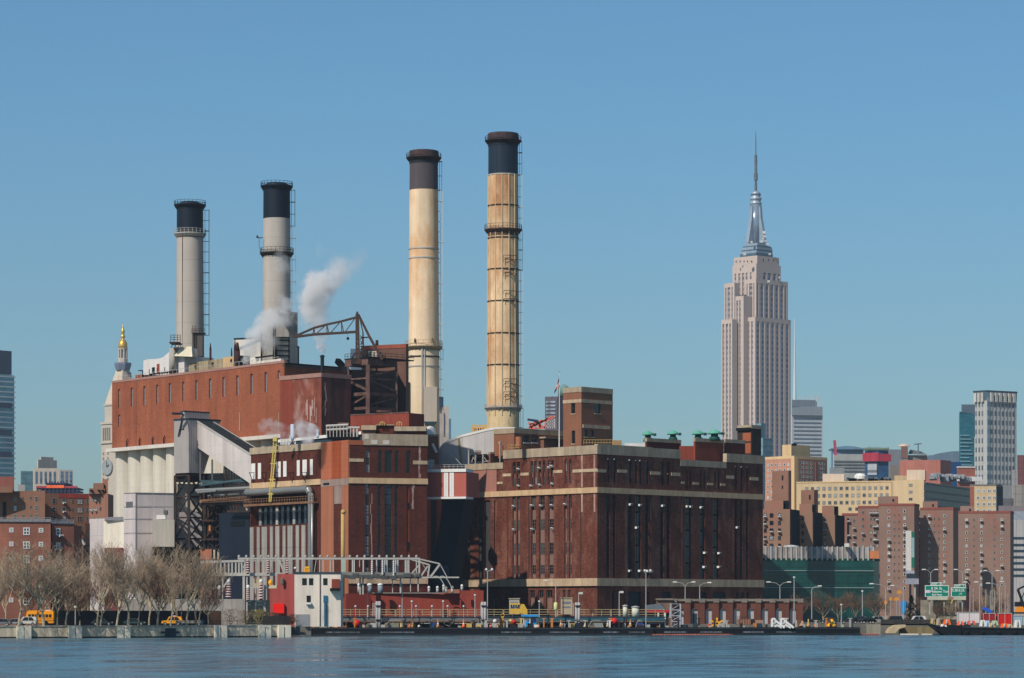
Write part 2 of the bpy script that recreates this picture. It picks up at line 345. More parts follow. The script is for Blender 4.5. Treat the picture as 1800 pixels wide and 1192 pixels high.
def ground():
 pts=SHORE+[Vector((2600,4800)),Vector((-2600,4800)),Vector((-1800,330))]
 mb=MB();mb.quad(*[(p.x,p.y,GZ) for p in pts])
 for a,b in zip(SHORE[:-1],SHORE[1:]):mb.quad((a.x,a.y,-2),(b.x,b.y,-2),(b.x,b.y,GZ),(a.x,a.y,GZ))
 tag(mb.build('ground',mat('ground_earth','#6b665c',var=.2,streak=0,fine=.2),loc=Vector((0,0,0))),'flat grey brown waterfront ground',kind='structure')
 g=MB();a,b=G(-300,588),G(505,632);d=Vector((-.2,1)).normalized()
 g.quad((a.x,a.y,GZ+.004),(b.x,b.y,GZ+.004),(b.x+d.x*9,b.y+d.y*9,GZ+.004),(a.x+d.x*9,a.y+d.y*9,GZ+.004))
 tag(g.build('grass',mat('dry_grass','#6b6a44',var=.25,vs=.4,streak=0,fine=.3)),'dry grass strip behind the seawall',kind='structure')
 r=MB();r.quad((a.x+d.x*9,a.y+d.y*9,GZ+.004),(b.x+d.x*9,b.y+d.y*9,GZ+.004),(b.x+d.x*30,b.y+d.y*30,GZ+.004),(a.x+d.x*30,a.y+d.y*30,GZ+.004))
 tag(r.build('road',ASPH),'grey riverside road behind the grass strip',kind='structure')
 r=MB();r.quad(*[(p.x,p.y,GZ+.006) for p in (G(560,712),G(2400,724),G(2400,742),G(560,730))])
 tag(r.build('highway',ASPH),'grey highway running behind the pier',kind='structure')
ground()
def seawall():
 A,B=G(-300,585),G(0,603);C=G(510,629)
 root=empty('seawall',(A.x,A.y,0),'weathered grey concrete seawall along the left bank below the bare trees','seawall')
 mb=MB()
 for a,b in ((A,B),(B,C)):W=Wall(a,b);W.sbox(mb,0,W.L,-1,GZ-.15,-.8,0)
 mb.build('wall',mat('seawall_concrete','#d3c1a8',var=.1,streak=.45,ss=.8,fine=.1,lines=[('h',9.0,.12,.35)]),root)
 mb=MB()
 for a,b in ((A,B),(B,C)):W=Wall(a,b);W.sbox(mb,0,W.L,-1,.28,0,.06)
 mb.build('tide_mark',mat('tide_mark','#2d2c22',var=.3,fine=.2),root)
 mb=MB()
 for a,b in ((A,B),(B,C)):W=Wall(a,b);W.sbox(mb,0,W.L,GZ-.15,GZ+.12,-1.0,.12)
 mb.build('coping',CONC,root)
 W=Wall(B,C)
 for a,b in ((28,41),(41,54),(119,131),(131,143),(205,216),(217,228),(375,386),(387,398),(453,464),(465,475),(487,498),(499,510)):
  m=MB();W.sbox(m,W.s(a)+.08,W.s(b)-.08,-.4,GZ+.02,.06,.7);m.build('fender_panel',mat('pale_concrete','#e6dac4',var=.06,streak=.12,fine=.05),root)
 m=MB();a,b=W.s(290),W.s(308);W.sbox(m,a,b,0,1.9,.02,.35);W.sbox(m,a-.9,a,.9,1.25,.02,.3);W.sbox(m,b,b+.9,.9,1.25,.02,.3);m.build('outfall',TEALD,root)
 # railing on the promenade
 f=empty('railing',(B.x,B.y,GZ),'thin dark promenade railing on top of the left seawall','railing')
 for a,b,off in ((A,B,-.5),(B,C,-.5)):
  W2=Wall(a,b);n=int(W2.L/2.2);mb=MB()
  for z in (.45,.8,1.1):mb.beam(W2.p(0,off,GZ+z),W2.p(W2.L,off,GZ+z),.05)
  for i in range(n+1):mb.beam(W2.p(W2.L*i/n,off,GZ+.1),W2.p(W2.L*i/n,off,GZ+1.15),.07)
  mb.build('rail_section',DSTEEL,f)
seawall()
# ================================================================= RIVERSIDE POWER STATION, RIGHT (EAST) BLOCK
def east_block():
 L,C,Rr=G(818,775),G(1050,740),G(1341,786);B=L+Rr-C
 root=empty('power_station',(C.x,C.y,GZ),'long dark red brick power station block with pale stone bands, corner towards the river','power station')
 W0,W1=Wall(L,C),Wall(C,Rr)
 zb=W0.z(1016.5,1040);zm=W0.z(856.5,1048)
 # openings, left face
 up0=[(901,906.5),(908.7,914),(932.5,937.3),(939,943.5),(946.6,951),(954,958),(963,967.2),(968.8,973.3),(992.6,996.2),(1000.5,1004)]
 lo0=[(901,906.5),(908.7,914),(934,942),(948,957.5),(964,973),(992,996.5),(1000.5,1005)]
 dk0=[(820,826),(841,847.5),(852,862)]
 z=lambda y:W0.z(y,1000)
 H0=[(W0.s(a),W0.s(b),z(850),z(807.5)) for a,b in up0]+[(W0.s(a),W0.s(b),zb+.15,z(869.5)) for a,b in lo0]+[(W0.s(a),W0.s(b),zb+.15,W0.z(880,840)) for a,b in dk0]
 H0 += [(W0.s(868.3),W0.s(871),zb+.15,W0.z(880,870))]
 H0 += [W0.op(844,847,836,849),W0.op(853,862,834.5,851),W0.op(867.5,872.5,834,853)]
 base0=[(864,870),(898,903),(907,912),(931,940),(946,955),(960,971),(989,994),(998,1003)]
 H0 += [(W0.s(a),W0.s(b),z(1070),z(1037)) for a,b in base0]
 up1=[(1068,1071.5),(1078.6,1083),(1104.6,1110),(1116.6,1120),(1123.4,1128),(1134.8,1140),(1163,1167),(1173,1177)]
 up1b=[(1207,1209.5),(1212,1215),(1231,1233.5),(1237,1240),(1256,1258.5),(1262,1265)]
 up1c=[(1292,1295.6),(1302,1306),(1312,1315.5)]
 lo1=[(1065.7,1072),(1077.7,1082),(1103.7,1110.3),(1116.6,1126.8),(1133.6,1140.4),(1160,1166.5),(1172,1177.8),(1205,1215.2),(1230.6,1239),(1253.7,1264),(1291.7,1295.6),(1301,1305),(1311.4,1315.3)]
 z1=lambda y,p:W1.z(y,p)
 H1=[(W1.s(a),W1.s(b),z1(850,1110),z1(808,1110)) for a,b in up1]+[(W1.s(a),W1.s(b),z1(860,1236),z1(828,1236)) for a,b in up1b]+[(W1.s(a),W1.s(b),z1(863,1305),z1(820,1305)) for a,b in up1c]
 H1 += [(W1.s(a),W1.s(b),zb+.15,z1(868,1060)) for a,b in lo1]
 doors1=[(1076,1080),(1096,1099),(1104,1128),(1137,1141),(1163,1180),(1232,1242),(1254,1276),(1294,1298),(1303,1308),(1312,1317)]
 H1 += [(W1.s(a),W1.s(b),GZ+.1,z1(1040,1120)) for a,b in doors1]
 # storey tops step along the roof line
 mb=MB()
 T=[(818,885,824,W0),(885,1050,799,W0)]
 for a,b,y,W in T:W.facade(mb,W.s(a),W.s(b),GZ-1,W.z(y,(a+b)/2 if a > 880 else 884),H0,.45)
 T1=[(1050,1146,801,1100),(1146,1195.5,805,1170),(1195.5,1276,821,1236),(1276,1341,814,1308)]
 for a,b,y,r in T1:W1.facade(mb,W1.s(a),W1.s(b),GZ-1,W1.z(y,r),H1,.45)
 ztop=W1.z(821,1236)
 mb.quad((Rr.x,Rr.y,0),(B.x,B.y,0),(B.x,B.y,ztop),(Rr.x,Rr.y,ztop));mb.quad((B.x,B.y,0),(L.x,L.y,0),(L.x,L.y,ztop),(B.x,B.y,ztop))
 mb.mi=0;mb.build('wall',mat('brick_east_block','#603427',var=.2,vs=.15,streak=.22,ss=.8,fine=.35,fs=1.2,col2='#7b5344',c2=(.48,.72),c2s=.3),root)
 r=MB();r.quad(*[(p.x,p.y,ztop+.3) for p in (L,C,Rr,B)]);r.build('roof',ROOF,root)
 # parapets: solid blocks of pale stone, each length a part
 def par(W,a,b,yt,yb,ref,ext=0):
  m=MB();W.sbox(m,W.s(a),W.s(b)+ext,W.z(yb,ref),W.z(yt,ref),-1.0,.22);m.build('parapet',STONE2,root)
 par(W0,818.2,884.8,813,824,884);par(W0,885.2,1050,783.5,799,1030,.2)
 for a,b,yt,yb,ref in ((1050,1145.8,783.5,801,1100),(1146.2,1195.3,789,805,1170),(1195.7,1275.8,810,821,1236),(1276.2,1341,799,814,1308)):par(W1,a,b,yt,yb,ref)
 # bands
 m=MB()
 for W,e in ((W0,.27),(W1,0)):
  W.sbox(m,0,W.L+e,zm-1.35,zm,-.05,.3 if e else .28)
 m.build('stone_band',mat('sandstone_band','#c2a27e',var=.1,vs=.3,streak=.2,ss=.9,fine=.1),root)
 m=MB()
 for W,e in ((W0,.47),(W1,0)):
  W.sbox(m,0,W.L+e,zb-1.85,zb,-.05,.5 if e else .48)
 m.build('stone_band',STONE,root)
 m=MB();bits0=[(884,898.5,832.5,837.5),(915.5,930,831,836),(973,989,826.5,831.5),(1007,1050,824.5,830),(874,884,847,851),(828,841,848,853)]
 for a,b,yt,yb in bits0:W0.box(m,a,b,yt,yb,-.05,.12)
 bits1=[(1050,1065,825,830.5),(1085.6,1102,825.6,831),(1143,1160,829,834.7),(1179.6,1195,831,836.7),(1197.5,1203,846.5,850.5),(1218,1228,848,852),(1243,1253,849,853),(1266,1275,850,854),(1276.5,1290,836,841.5),(1318,1333,839,844.5)]
 for a,b,yt,yb in bits1:W1.box(m,a,b,yt,yb,-.05,.12)
 m.split('stone_trim',STONE,root)
 # paler patched brick at the left end, corner quoins
 m=MB();W0.box(m,819,873,824.3,867,.0,.06,ref=850);m.build('brick_patch',mat('patched_brick','#9d6c5e',var=.1,streak=.12,fine=.15),root)
 m=MB();m2=MB()
 for a,b in ((1021.5,1024.5),(1043.5,1046.5)):W0.box(m,a,b,799.5,856,0,.035);W0.box(m,a,b,867,900,0,.035)
 m.build('mortar_stain',mat('mortar_stain','#a88478',var=.2,vs=.6,streak=.3,fine=.3),root)
 # rain pipes
 for W,p in ((W0,837),(W0,893),(W0,930),(W0,1021),(W1,1100),(W1,1143.5),(W1,1198),(W1,1288)):
  m=MB();m.tube(W.p(W.s(p),.12,zb),W.p(W.s(p),.12,zm-1.3),.09,n=6);m.build('rain_pipe',mat('rain_pipe','#4a3835',var=.2),root)
 # recessed strip backings
 m=MB();dd=-.45
 for a,b in lo0:m.quad(*[W0.p(q,dd,zz) for q,zz in ((W0.s(a),zb),(W0.s(b),zb),(W0.s(b),z(869)),(W0.s(a),z(869)))])
 for a,b in base0:m.quad(*[W0.p(q,dd,zz) for q,zz in ((W0.s(a),z(1070)),(W0.s(b),z(1070)),(W0.s(b),z(1036)),(W0.s(a),z(1036)))])
 a,b=868.2,871.2;m.quad(*[W0.p(q,dd,zz) for q,zz in ((W0.s(a),zb),(W0.s(b),zb),(W0.s(b),z(869)),(W0.s(a),z(869)))])
 m.split('spandrel',SPAN,root)
 m=MB()
 for a,b in up0:m.quad(*[W0.p(q,dd,zz) for q,zz in ((W0.s(a),z(851)),(W0.s(b),z(851)),(W0.s(b),z(807)),(W0.s(a),z(807)))])
 for a,b in up1b:m.quad(*[W1.p(q,dd,zz) for q,zz in ((W1.s(a),z1(861,1236)),(W1.s(b),z1(861,1236)),(W1.s(b),z1(827,1236)),(W1.s(a),z1(827,1236)))])
 m.split('window_recess',mat('brick_recess','#6b4a44',var=.2),root)
 m=MB()
 for a,b in dk0:m.quad(*[W0.p(q,dd,zz) for q,zz in ((W0.s(a),zb),(W0.s(b),zb),(W0.s(b),z(868)),(W0.s(a),z(868)))])
 m.split('louvre_panel',mat('louvre_panel','#3a3a3a',var=.15,streak=.2),root)
 m=MB()
 for a,b in doors1:m.quad(*[W1.p(q,dd,zz) for q,zz in ((W1.s(a),GZ),(W1.s(b),GZ),(W1.s(b),z1(1040,1120)),(W1.s(a),z1(1040,1120)))])
 m.split('loading_door',NAVY,root)
 # windows of the left face
 gls=[GL_D,GL_B,GL_D,GL_G,GL_L]
 for a,b in lo0:
  for yt,yb in ((871.5,893),(911,929),(953,973),(992,1008)):
   s0,s1=W0.s(a),W0.s(b);w=s1-s0;zt,z0=z(yt),z(yb)
   window(root,W0,s0+.02,z0,w-.04,zt-z0,RN.choice(gls[:4]),SPAN,nx=2 if w > .9 else 1,nz=3,off=dd+.06,fw=.07)
 for a,b in up0:
  for yt,yb in ((809,828),(836,849)):
   s0,s1=W0.s(a),W0.s(b)
   window(root,W0,s0+.02,z(yb),s1-s0-.04,z(yt)-z(yb),RN.choice(gls),SPAN,1,3,off=dd+.06,fw=.06)
 for a,b,yt,yb in ((844,847,836,849),(853,862,834.5,851),(867.5,872.5,834,853)):
  window(root,W0,W0.s(a),W0.z(yb,a),W0.s(b)-W0.s(a),W0.z(yt,a)-W0.z(yb,a),GL_D,SPAN,2,3,off=dd+.06,fw=.06)
 for a,b in base0:
  window(root,W0,W0.s(a)+.02,z(1050),W0.s(b)-W0.s(a)-.04,z(1038)-z(1050),GL_D,SPAN,2,1,off=dd+.06,fw=.07)
 for px,py in ((910.5,822),(911,852),(932.8,853),(947,822),(948,852),(964,822),(969,820),(970,851),(902,888),(934,888),(950,889),(969,889),(992.3,888),(902.5,930),(935,930),(970,930)):
  acunit(root,W0,W0.s(px),z(py),off=dd+.2,w=.7)
 # right face: tall dark glazing, storey by storey
 for a,b in lo1:
  s0,s1=W1.s(a),W1.s(b);zt=z1(868,1060);n=5;hh=(zt-zb)/n
  for i in range(n):
   window(root,W1,s0+.02,zb+.1+i*hh,s1-s0-.04,hh-.3,RN.choice([GL_D,GL_D,GL_B]),mat('window_steel','#2a2e31',var=.1),nx=2 if s1-s0 > 1 else 1,nz=4,off=dd,fw=.06)
 for lst,yt,yb,rf in ((up1,808.5,849.5,1110),(up1b,828.5,859.5,1236),(up1c,820.5,862.5,1305)):
  for a,b in lst:
   s0,s1=W1.s(a),W1.s(b);zt,z0=z1(yt,rf),z1(yb,rf)
   for k in range(2):
    window(root,W1,s0+.02,z0+(zt-z0)*.5*k,s1-s0-.04,(zt-z0)*.48,GL_B if RN.random() < .5 else GL_D,mat('window_steel','#2a2e31'),1,3,off=dd+.06,fw=.05)
 for x,y in ((470,650),(545,655),(722,660),(912,665),(938,668),(1020,672),(520,830),(1300,828),(1050,1025),(1160,1028),(1045,1135),(1158,1135),(465,1165),(545,1165),(605,1165),(632,1172)):
  px,py=1000+x/4.415,740+y/4.415;acunit(root,W1,W1.s(px)-.4,W1.z(py,px)-.2,off=dd+.35,w=.8)
 # roof plant of the block: penthouses
 def ph(pl,pc,pr,D,yt,yb,m,cop=STONE2,nm='penthouse',hole=None):
  pts=cb(pl,pc,pr,D);z0,z1_=Z(yb,D),Z(yt,D)
  mb=MB();mb.prism([(q.x,q.y) for q in pts],z0,z1_);o=mb.build(nm,m,root)
  mb=MB();a,b=Wall(pts[0],pts[1]),Wall(pts[1],pts[2]);a.sbox(mb,-.1,a.L+.11,z1_-.15,z1_+.75,-.6,.12);b.sbox(mb,0,b.L,z1_-.15,z1_+.75,-.6,.1)
  ob=mb.build('coping',cop,root);ob.parent=o;return pts,a,b,z0,z1_,o
 ph(1134,1137,1197,765,775,812,B_maroon);ph(1219,1222,1272,770,775,812,mat('brick_bright_red','#7f3b2b',var=.14,streak=.2,fine=.2))
 ph(1272.5,1275,1310,778,777,804,B_maroon)
 m=MB();C2=G(1195,768);m.prism([G(1194,772),G(1222,772),G(1222,778),G(1194,778)],Z(812,772),Z(784,772));m.build('penthouse',mat('brick_bright_red','#7f3b2b'),root)
 # tall chimney-like brick shafts at the far end
 pts,a,b,z0,z1_,o=ph(1297,1321,1338,790,752,806,mat('soot_brick','#3a302a',var=.2,streak=.2));a.box(mb := MB(),1306,1320,761,776,0,.1);mb.build('brick_patch',B_orange,root)
 mb=MB();a.box(mb,1308,1320,779,797,0,.1);mb.build('brick_patch',B_orange,root)
 mb=MB();a.box(mb,1296,1321,752,757,.1,.5);mb.build('soot_ledge',DARK,root)
 # low roof sheds seen above the parapet
 mb=MB();mb.prism([G(1098,770),G(1134,770),G(1134,776),G(1098,776)],Z(800,770),Z(779,770));o=mb.build('roof_hatch',WHITE,root)
 mb=MB();mb.prism([G(1076,762),G(1093,762),G(1093,766),G(1076,766)],Z(800,762),Z(774,762));mb.build('roof_hatch',mat('tan_metal','#a0825a'),root)
 # green mushroom vents
 for px,yb,s in ((1139,770,.95),(1183,769,.95),(1227,769,1.0),(1256,768,1.15)):
  D=775;c=(X(px,D),D);z0=Z(yb,D);mb=MB();k=s*1.05
  mb.lathe(c,[(1.25*k,z0-.9),(1.0*k,z0),(.75*k,z0+.1),(.75*k,z0+1.0)],14);o=mb.build('roof_vent',GREEND,root,True)
  mb=MB();mb.lathe(c,[(.75*k,z0+.75),(1.5*k,z0+.7),(1.5*k,z0+.95),(1.0*k,z0+1.45),(.35*k,z0+1.7),(.3*k,z0+1.85),(.01,z0+1.9)],14);q=mb.build('cowl',GREENP,root,True);q.parent=o
  mb=MB();mb.box(c[0]+1.4*k,c[0]+2.1*k,D-.5,D+.3,z0+.5,z0+1.15);q=mb.build('damper',GREEND,root);q.parent=o
 # yellow roof-edge railings
 for a,b,D,y in ((1026,1077,752,781),(893,912,756,790)):
  mb=MB();n=int((b-a)/5)
  for i in range(n+1):mb.beam(P(a+(b-a)*i/n,y,D),P(a+(b-a)*i/n,y-8,D),.09)
  for q in (3,8):mb.beam(P(a,y-q,D),P(b,y-q,D),.09)
  mb.build('roof_railing',YEL,root)
 mb=MB();mb.tube(P(912,788,757),P(912,768,757),.8,n=12);mb.build('roof_tank',mat('copper_tank','#a5684a'),root)
 return root
east_block()
def brick_tower():
 pts=cb(990,1022,1077,772);z0,z1=Z(800,772),Z(682.5,772);L,C,Rr,B=pts
 root=empty('brick_tower',(C.x,C.y,z0),'square brick stair tower with stone bands rising behind the flagpole','tower')
 W0,W1=Wall(L,C),Wall(C,Rr)
 ops0=[W0.op(1004,1011,708,727),W0.op(1005,1011,757,780)];ops1=[W1.op(1045,1056,707.5,727),W1.op(1027,1033.5,755.5,768),W1.op(1038,1044,755.5,768)]
 body(root,pts,z0,z1,B_tower,holes={0:ops0,1:ops1})
 coping(root,pts,z1-.9,STONE2,1.3,.1)
 mb=MB();zz=Z(701.5,772);W0.sbox(mb,0,W0.L+.1,zz-.85,zz,-.05,.12);W1.sbox(mb,0,W1.L,zz-.85,zz,-.05,.1);mb.build('stone_band',STONE,root)
 mb=MB();W1.box(mb,1024,1071,746,752,-.05,.3,ref=1022);mb.build('stone_band',STONE,root)
 mb=MB();W1.box(mb,1024,1071,752,783,-.05,.2,ref=1022);mb.build('lower_wall',B_tower,root) if False else None
 for W,o in [(W0,q) for q in ops0]+[(W1,q) for q in ops1]:
  window(root,W,o[0]+.02,o[2],o[1]-o[0]-.04,o[3]-o[2],GL_D,GL_B,1,2,off=-.4,fw=.08)
  m=MB();W.sbox(m,o[0]-.15,o[1]+.15,o[2]-.22,o[2],-.05,.15);m.build('window_sill',STONE,root)
 m=MB();m.lathe((X(991,790),790),[(1.4,Z(697,790)),(1.4,Z(683,790)),(1.2,Z(680,790)),(.01,Z(675,790))],14);o=m.build('water_tank',mat('tank_green','#6b8a85'),None,True)
 tag(o,'small round green tank peeking over the left edge of the brick tower','tank')
brick_tower()
def roof_house():
 L,C,Rr,B=cb(868,904,991,775)
 root=empty('roof_house',(C.x,C.y,Z(800,775)),'low brick penthouse with a pale flat roof edge left of the brick tower','penthouse')
 pts=(L,C,Rr,B);W=Wall(C,Rr);z0,z1=Z(800,775),Z(760,775)
 ops=[W.op(920.5,931,765.5,778),W.op(934.5,945,765.5,778)]
 W0,W1=body(root,pts,z0,z1,B_tower,holes={1:ops})
 coping(root,pts,z1-.2,STONE2,1.3,.15)
 for o in ops:
  window(root,W,o[0],o[2],o[1]-o[0],o[3]-o[2],GL_B,SPAN,2,2,off=-.35,fw=.09)
  m=MB();W.sbox(m,o[0]-.1,o[1]+.1,o[2]-.25,o[2],-.05,.15);m.build('window_sill',WHITE,root)
 m=MB();W.box(m,948,988,769,771.5,.05,2.2,ref=960);m.build('canopy',STONE2,root)
 m=MB();W.box(m,950,980,772,795,.05,1.2,ref=960);m.build('lean_to',B_brown,root)
roof_house()
def flagpole():
 D=752;root=empty('flagpole',P(983,790,D),'tall white flagpole on the roof with a stars and stripes flag hanging limp','flagpole')
 mb=MB();mb.tube(P(983,790,D),P(983.5,655,D),.16,.07,8);mb.build('pole',WHITE,root)
 mb=MB();mb.lathe((X(983.5,D),D),[(.05,Z(655,D)),(.18,Z(654,D)),(.18,Z(652.6,D)),(.02,Z(651.8,D))],8);mb.build('finial',YEL,root)
 mf=bpy.data.materials.new('flag_cloth');mf.use_nodes=True;t=mf.node_tree;N=t.nodes;L=t.links
 # hanging flag: hoist at the pole, stripes drooping; canton near the top
 mb=MB();nu,nv=14,18
 top=P(983,657.5,D);n0=len(mb.v)
 for j in range(nv+1):
  for i in range(nu+1):
   u=i/nu;v=j/nv
   x=top.x-u*(.35+v*2.6)*1.0*(.75+.1*math.sin(6*v));z=top.z-v*3.0-u*(2.6+.6*v);y=D+.25*math.sin(u*9+v*4)
   mb.v.append((x,y,z))
 for j in range(nv):
  for i in range(nu):
   a=n0+j*(nu+1)+i;mb.f.append((a,a+1,a+nu+2,a+nu+1))
   k=0 if (i/nu < .42 and j/nv < .54) else (1 if int(j/nv*13) % 2 == 0 else 2);mb.m.append(k)
 mb.build('flag',[mat('flag_blue','#1f2f5c',var=.05),mat('flag_red','#b5252c',var=.05),mat('flag_white','#dedad6',var=.05)],root)
flagpole()
def arched_duct():
 D=782;pr=[(764,822),(765,806),(769,793),(778,781),(790,773),(810,765.5),(835,759.5),(852,755),(868,752),(884,751.5),(905,752),(905,800),(885,806),(850,812),(825,822)]
 root=empty('silver_duct',P(800,822,D),'big silver flue duct with a curved end on the roof above the footbridge','duct')
 front=[P(a,b,D+8-(a-764)*.06) for a,b in pr];dep=Vector((4.5,4.8,0));mb=MB();mb.poly_extrude(front,dep);mb.build('casing',mat('duct_metal','#c4bfbb',rough=.45,metal=.2,var=.08,streak=.15,ss=.5,fine=.04,lines=[('h',3.4,.08,.14)]),root)
 mb=MB()
 for i in range(0,10):mb.hexa([front[i]+Vector((-.05,-.12,-.5)),front[i]+Vector((-.05,-.12,.12)),front[i]+Vector((.5,.4,.12)),front[i]+Vector((.5,.4,-.5))],[front[i+1]+Vector((-.05,-.12,-.5)),front[i+1]+Vector((-.05,-.12,.12)),front[i+1]+Vector((.5,.4,.12)),front[i+1]+Vector((.5,.4,-.5))])
 mb.build('edge_trim',WHITE,root)
 mb=MB();a,b,c,d=[P(x,y,D+7.6-(x-764)*.06) for x,y in ((806,770),(812,822),(822,806),(809,772))];
 mb.beam(P(806,771,787.3),P(811,815,787),.5,.15);mb.build('rust_stain_plate',mat('ochre_plate','#93825c',var=.2),root)
 # roof clutter in front of the duct
 r2=empty('roof_equipment',P(830,815,756),'jumble of posts, struts and a dark drum on the low roof under the silver duct','equipment');Q=778
 mb=MB();mb.tube(P(828,806,Q),P(856,804,Q+2),.9,n=12);mb.build('drum',DARK,r2)
 for px,yt in ((824,790),(836,800),(849,799),(879,776)):
  mb=MB();mb.tube(P(px,816,Q-1),P(px,yt,Q-1),.22 if px != 879 else .15,n=6);mb.build('post',CONC,r2)
 for a in ((829,812,832,803),(832,803,836,812),(851,804,857,812),(793,797,810,816),(835,794,846,794)):
  mb=MB();mb.beam(P(a[0],a[1],Q-1.5),P(a[2],a[3],Q-1.5),.18);mb.build('strut',STEEL,r2)
 mb=MB();mb.box(X(835,Q),X(846,Q),Q,Q+1,Z(799,Q),Z(792,Q));mb.build('cabinet',RUST,r2)
 # low brick block on that roof
 mb=MB();r3=empty('roof_shed',P(860,812,762),'low brown brick shed between the silver duct and the long parapet','shed')
 pts=cb(858,862,886,779);mb.prism([(q.x,q.y) for q in pts],Z(815,779),Z(797.5,779));mb.build('wall',B_brown,r3);coping(r3,pts,Z(798,779),STONE2,.5,.1)
 r4=empty('louvre_house',P(895,795,765),'tan brick roof house stepping up beside the silver duct','penthouse')
 pts=cb(876,878,906,778);mb=MB();mb.prism([(q.x,q.y) for q in pts],Z(806,778),Z(780,778));mb.build('wall',B_orange,r4);coping(r4,pts,Z(780,778),STONE,.5,.1)
arched_duct()
def footbridge():
 D=715;root=empty('footbridge',P(785,877,D),'enclosed bridge with terracotta panels, white trim and a pair of white doors','bridge')
 A,B=G(751.5,716),G(819.5,713);W=Wall(A,B)
 mb=MB();W.sbox(mb,0,W.L,W.z(873.5,785),W.z(830,785),-9,0);mb.build('panel',TERRA,root)
 mb=MB();W.sbox(mb,-.02,W.L+.02,W.z(830,785),W.z(824.5,785),-5.1,.25);W.sbox(mb,-.02,W.L+.02,W.z(877,785),W.z(873.5,785),-5.1,.25);mb.build('trim',WHITE,root)
 for a,b in ((780.5,788),(790.5,798)):
  mb=MB();W.box(mb,a,b,831,873,.01,.1);mb.mi=1;W.box(mb,(a+b)/2-.2,(a+b)/2+.2,833,872,.1,.14);mb.build('door',[WHITE,STEEL],root)
 mb=MB();n=9
 for i in range(n+1):s=W.L*i/n;mb.beam(W.p(s,0,W.z(824.4,785)),W.p(s,0,W.z(817,785)),.07)
 for y in (817,820.5):mb.beam(W.p(0,0,W.z(y,785)),W.p(W.L,0,W.z(y,785)),.07)
 mb.build('railing',STEEL,root)
 # brick block between the two power station wings
 r=empty('link_block',P(785,1090,772),'dark brick block with tall blind panels in the gap below the footbridge','building')
 A,B=G(745,762),G(830,784);W=Wall(A,B);zt=W.z(820,790)
 ops=[(W.s(a),W.s(b),W.z(1015,790),W.z(878,790)) for a,b in ((757,768),(776,786),(793,817))]
 mb=MB();W.facade(mb,0,W.L,0,zt,ops,.5);mb.prism([(A.x,A.y+6),(B.x,B.y+3),(B.x,B.y+20),(A.x,A.y+20)],0,zt-.1);mb.build('wall',B_red,r)
 for o in ops:mb=MB();mb.quad(W.p(o[0],-.5,o[2]),W.p(o[1],-.5,o[2]),W.p(o[1],-.5,o[3]),W.p(o[0],-.5,o[3]));mb.build('blind_panel',mat('louvre_panel','#3a3a3a'),r)
 mb=MB();W.box(mb,746,829,1016.5,1030,-.05,.3,ref=790);mb.build('stone_band',STONE,r)
 r=empty('roof_block',P(760,830,758),'plain brown brick roof block behind the left end of the silver duct','penthouse')
 mb=MB();mb.prism([G(751,780),G(771,780),G(771,788),G(751,790)],Z(835,780),Z(766,780));mb.build('wall',B_brown,r)
 mb=MB();mb.prism([G(751,779.8),G(771,779.8),G(771,780),G(751,780)],Z(767,780),Z(763.5,780));mb.build('coping',STONE2,r)
 mb=MB();mb.tube(P(760,780,779),P(767,796,779),.35,n=8);mb.build('vent_pipe',WHITE,r)
 mb=MB();mb.box(X(751.5,748),X(763,748),748,752,Z(824,748),Z(808,748));mb.build('cabinet',GL_B,r)
 # slanting conveyor duct
 r=empty('slanting_chute',P(770,1040,745),'dark navy slanting chute running down below the footbridge','chute')
 mb=MB();D=734;pts=[P(781,877.5,D),P(817,877.5,D),P(789,1040,D),P(752,1040,D)];mb.poly_extrude(pts,(2.5,3.5,0));mb.build('casing',NAVY,r)
 mb=MB();mb.lathe((X(771,730),730),[(2.0,Z(1046,743)),(2.5,Z(1042,743)),(2.5,Z(1003,743)),(2.0,Z(996,743)),(.01,Z(993,743))],18);o=mb.build('drum',TEALD,r,True)
footbridge()
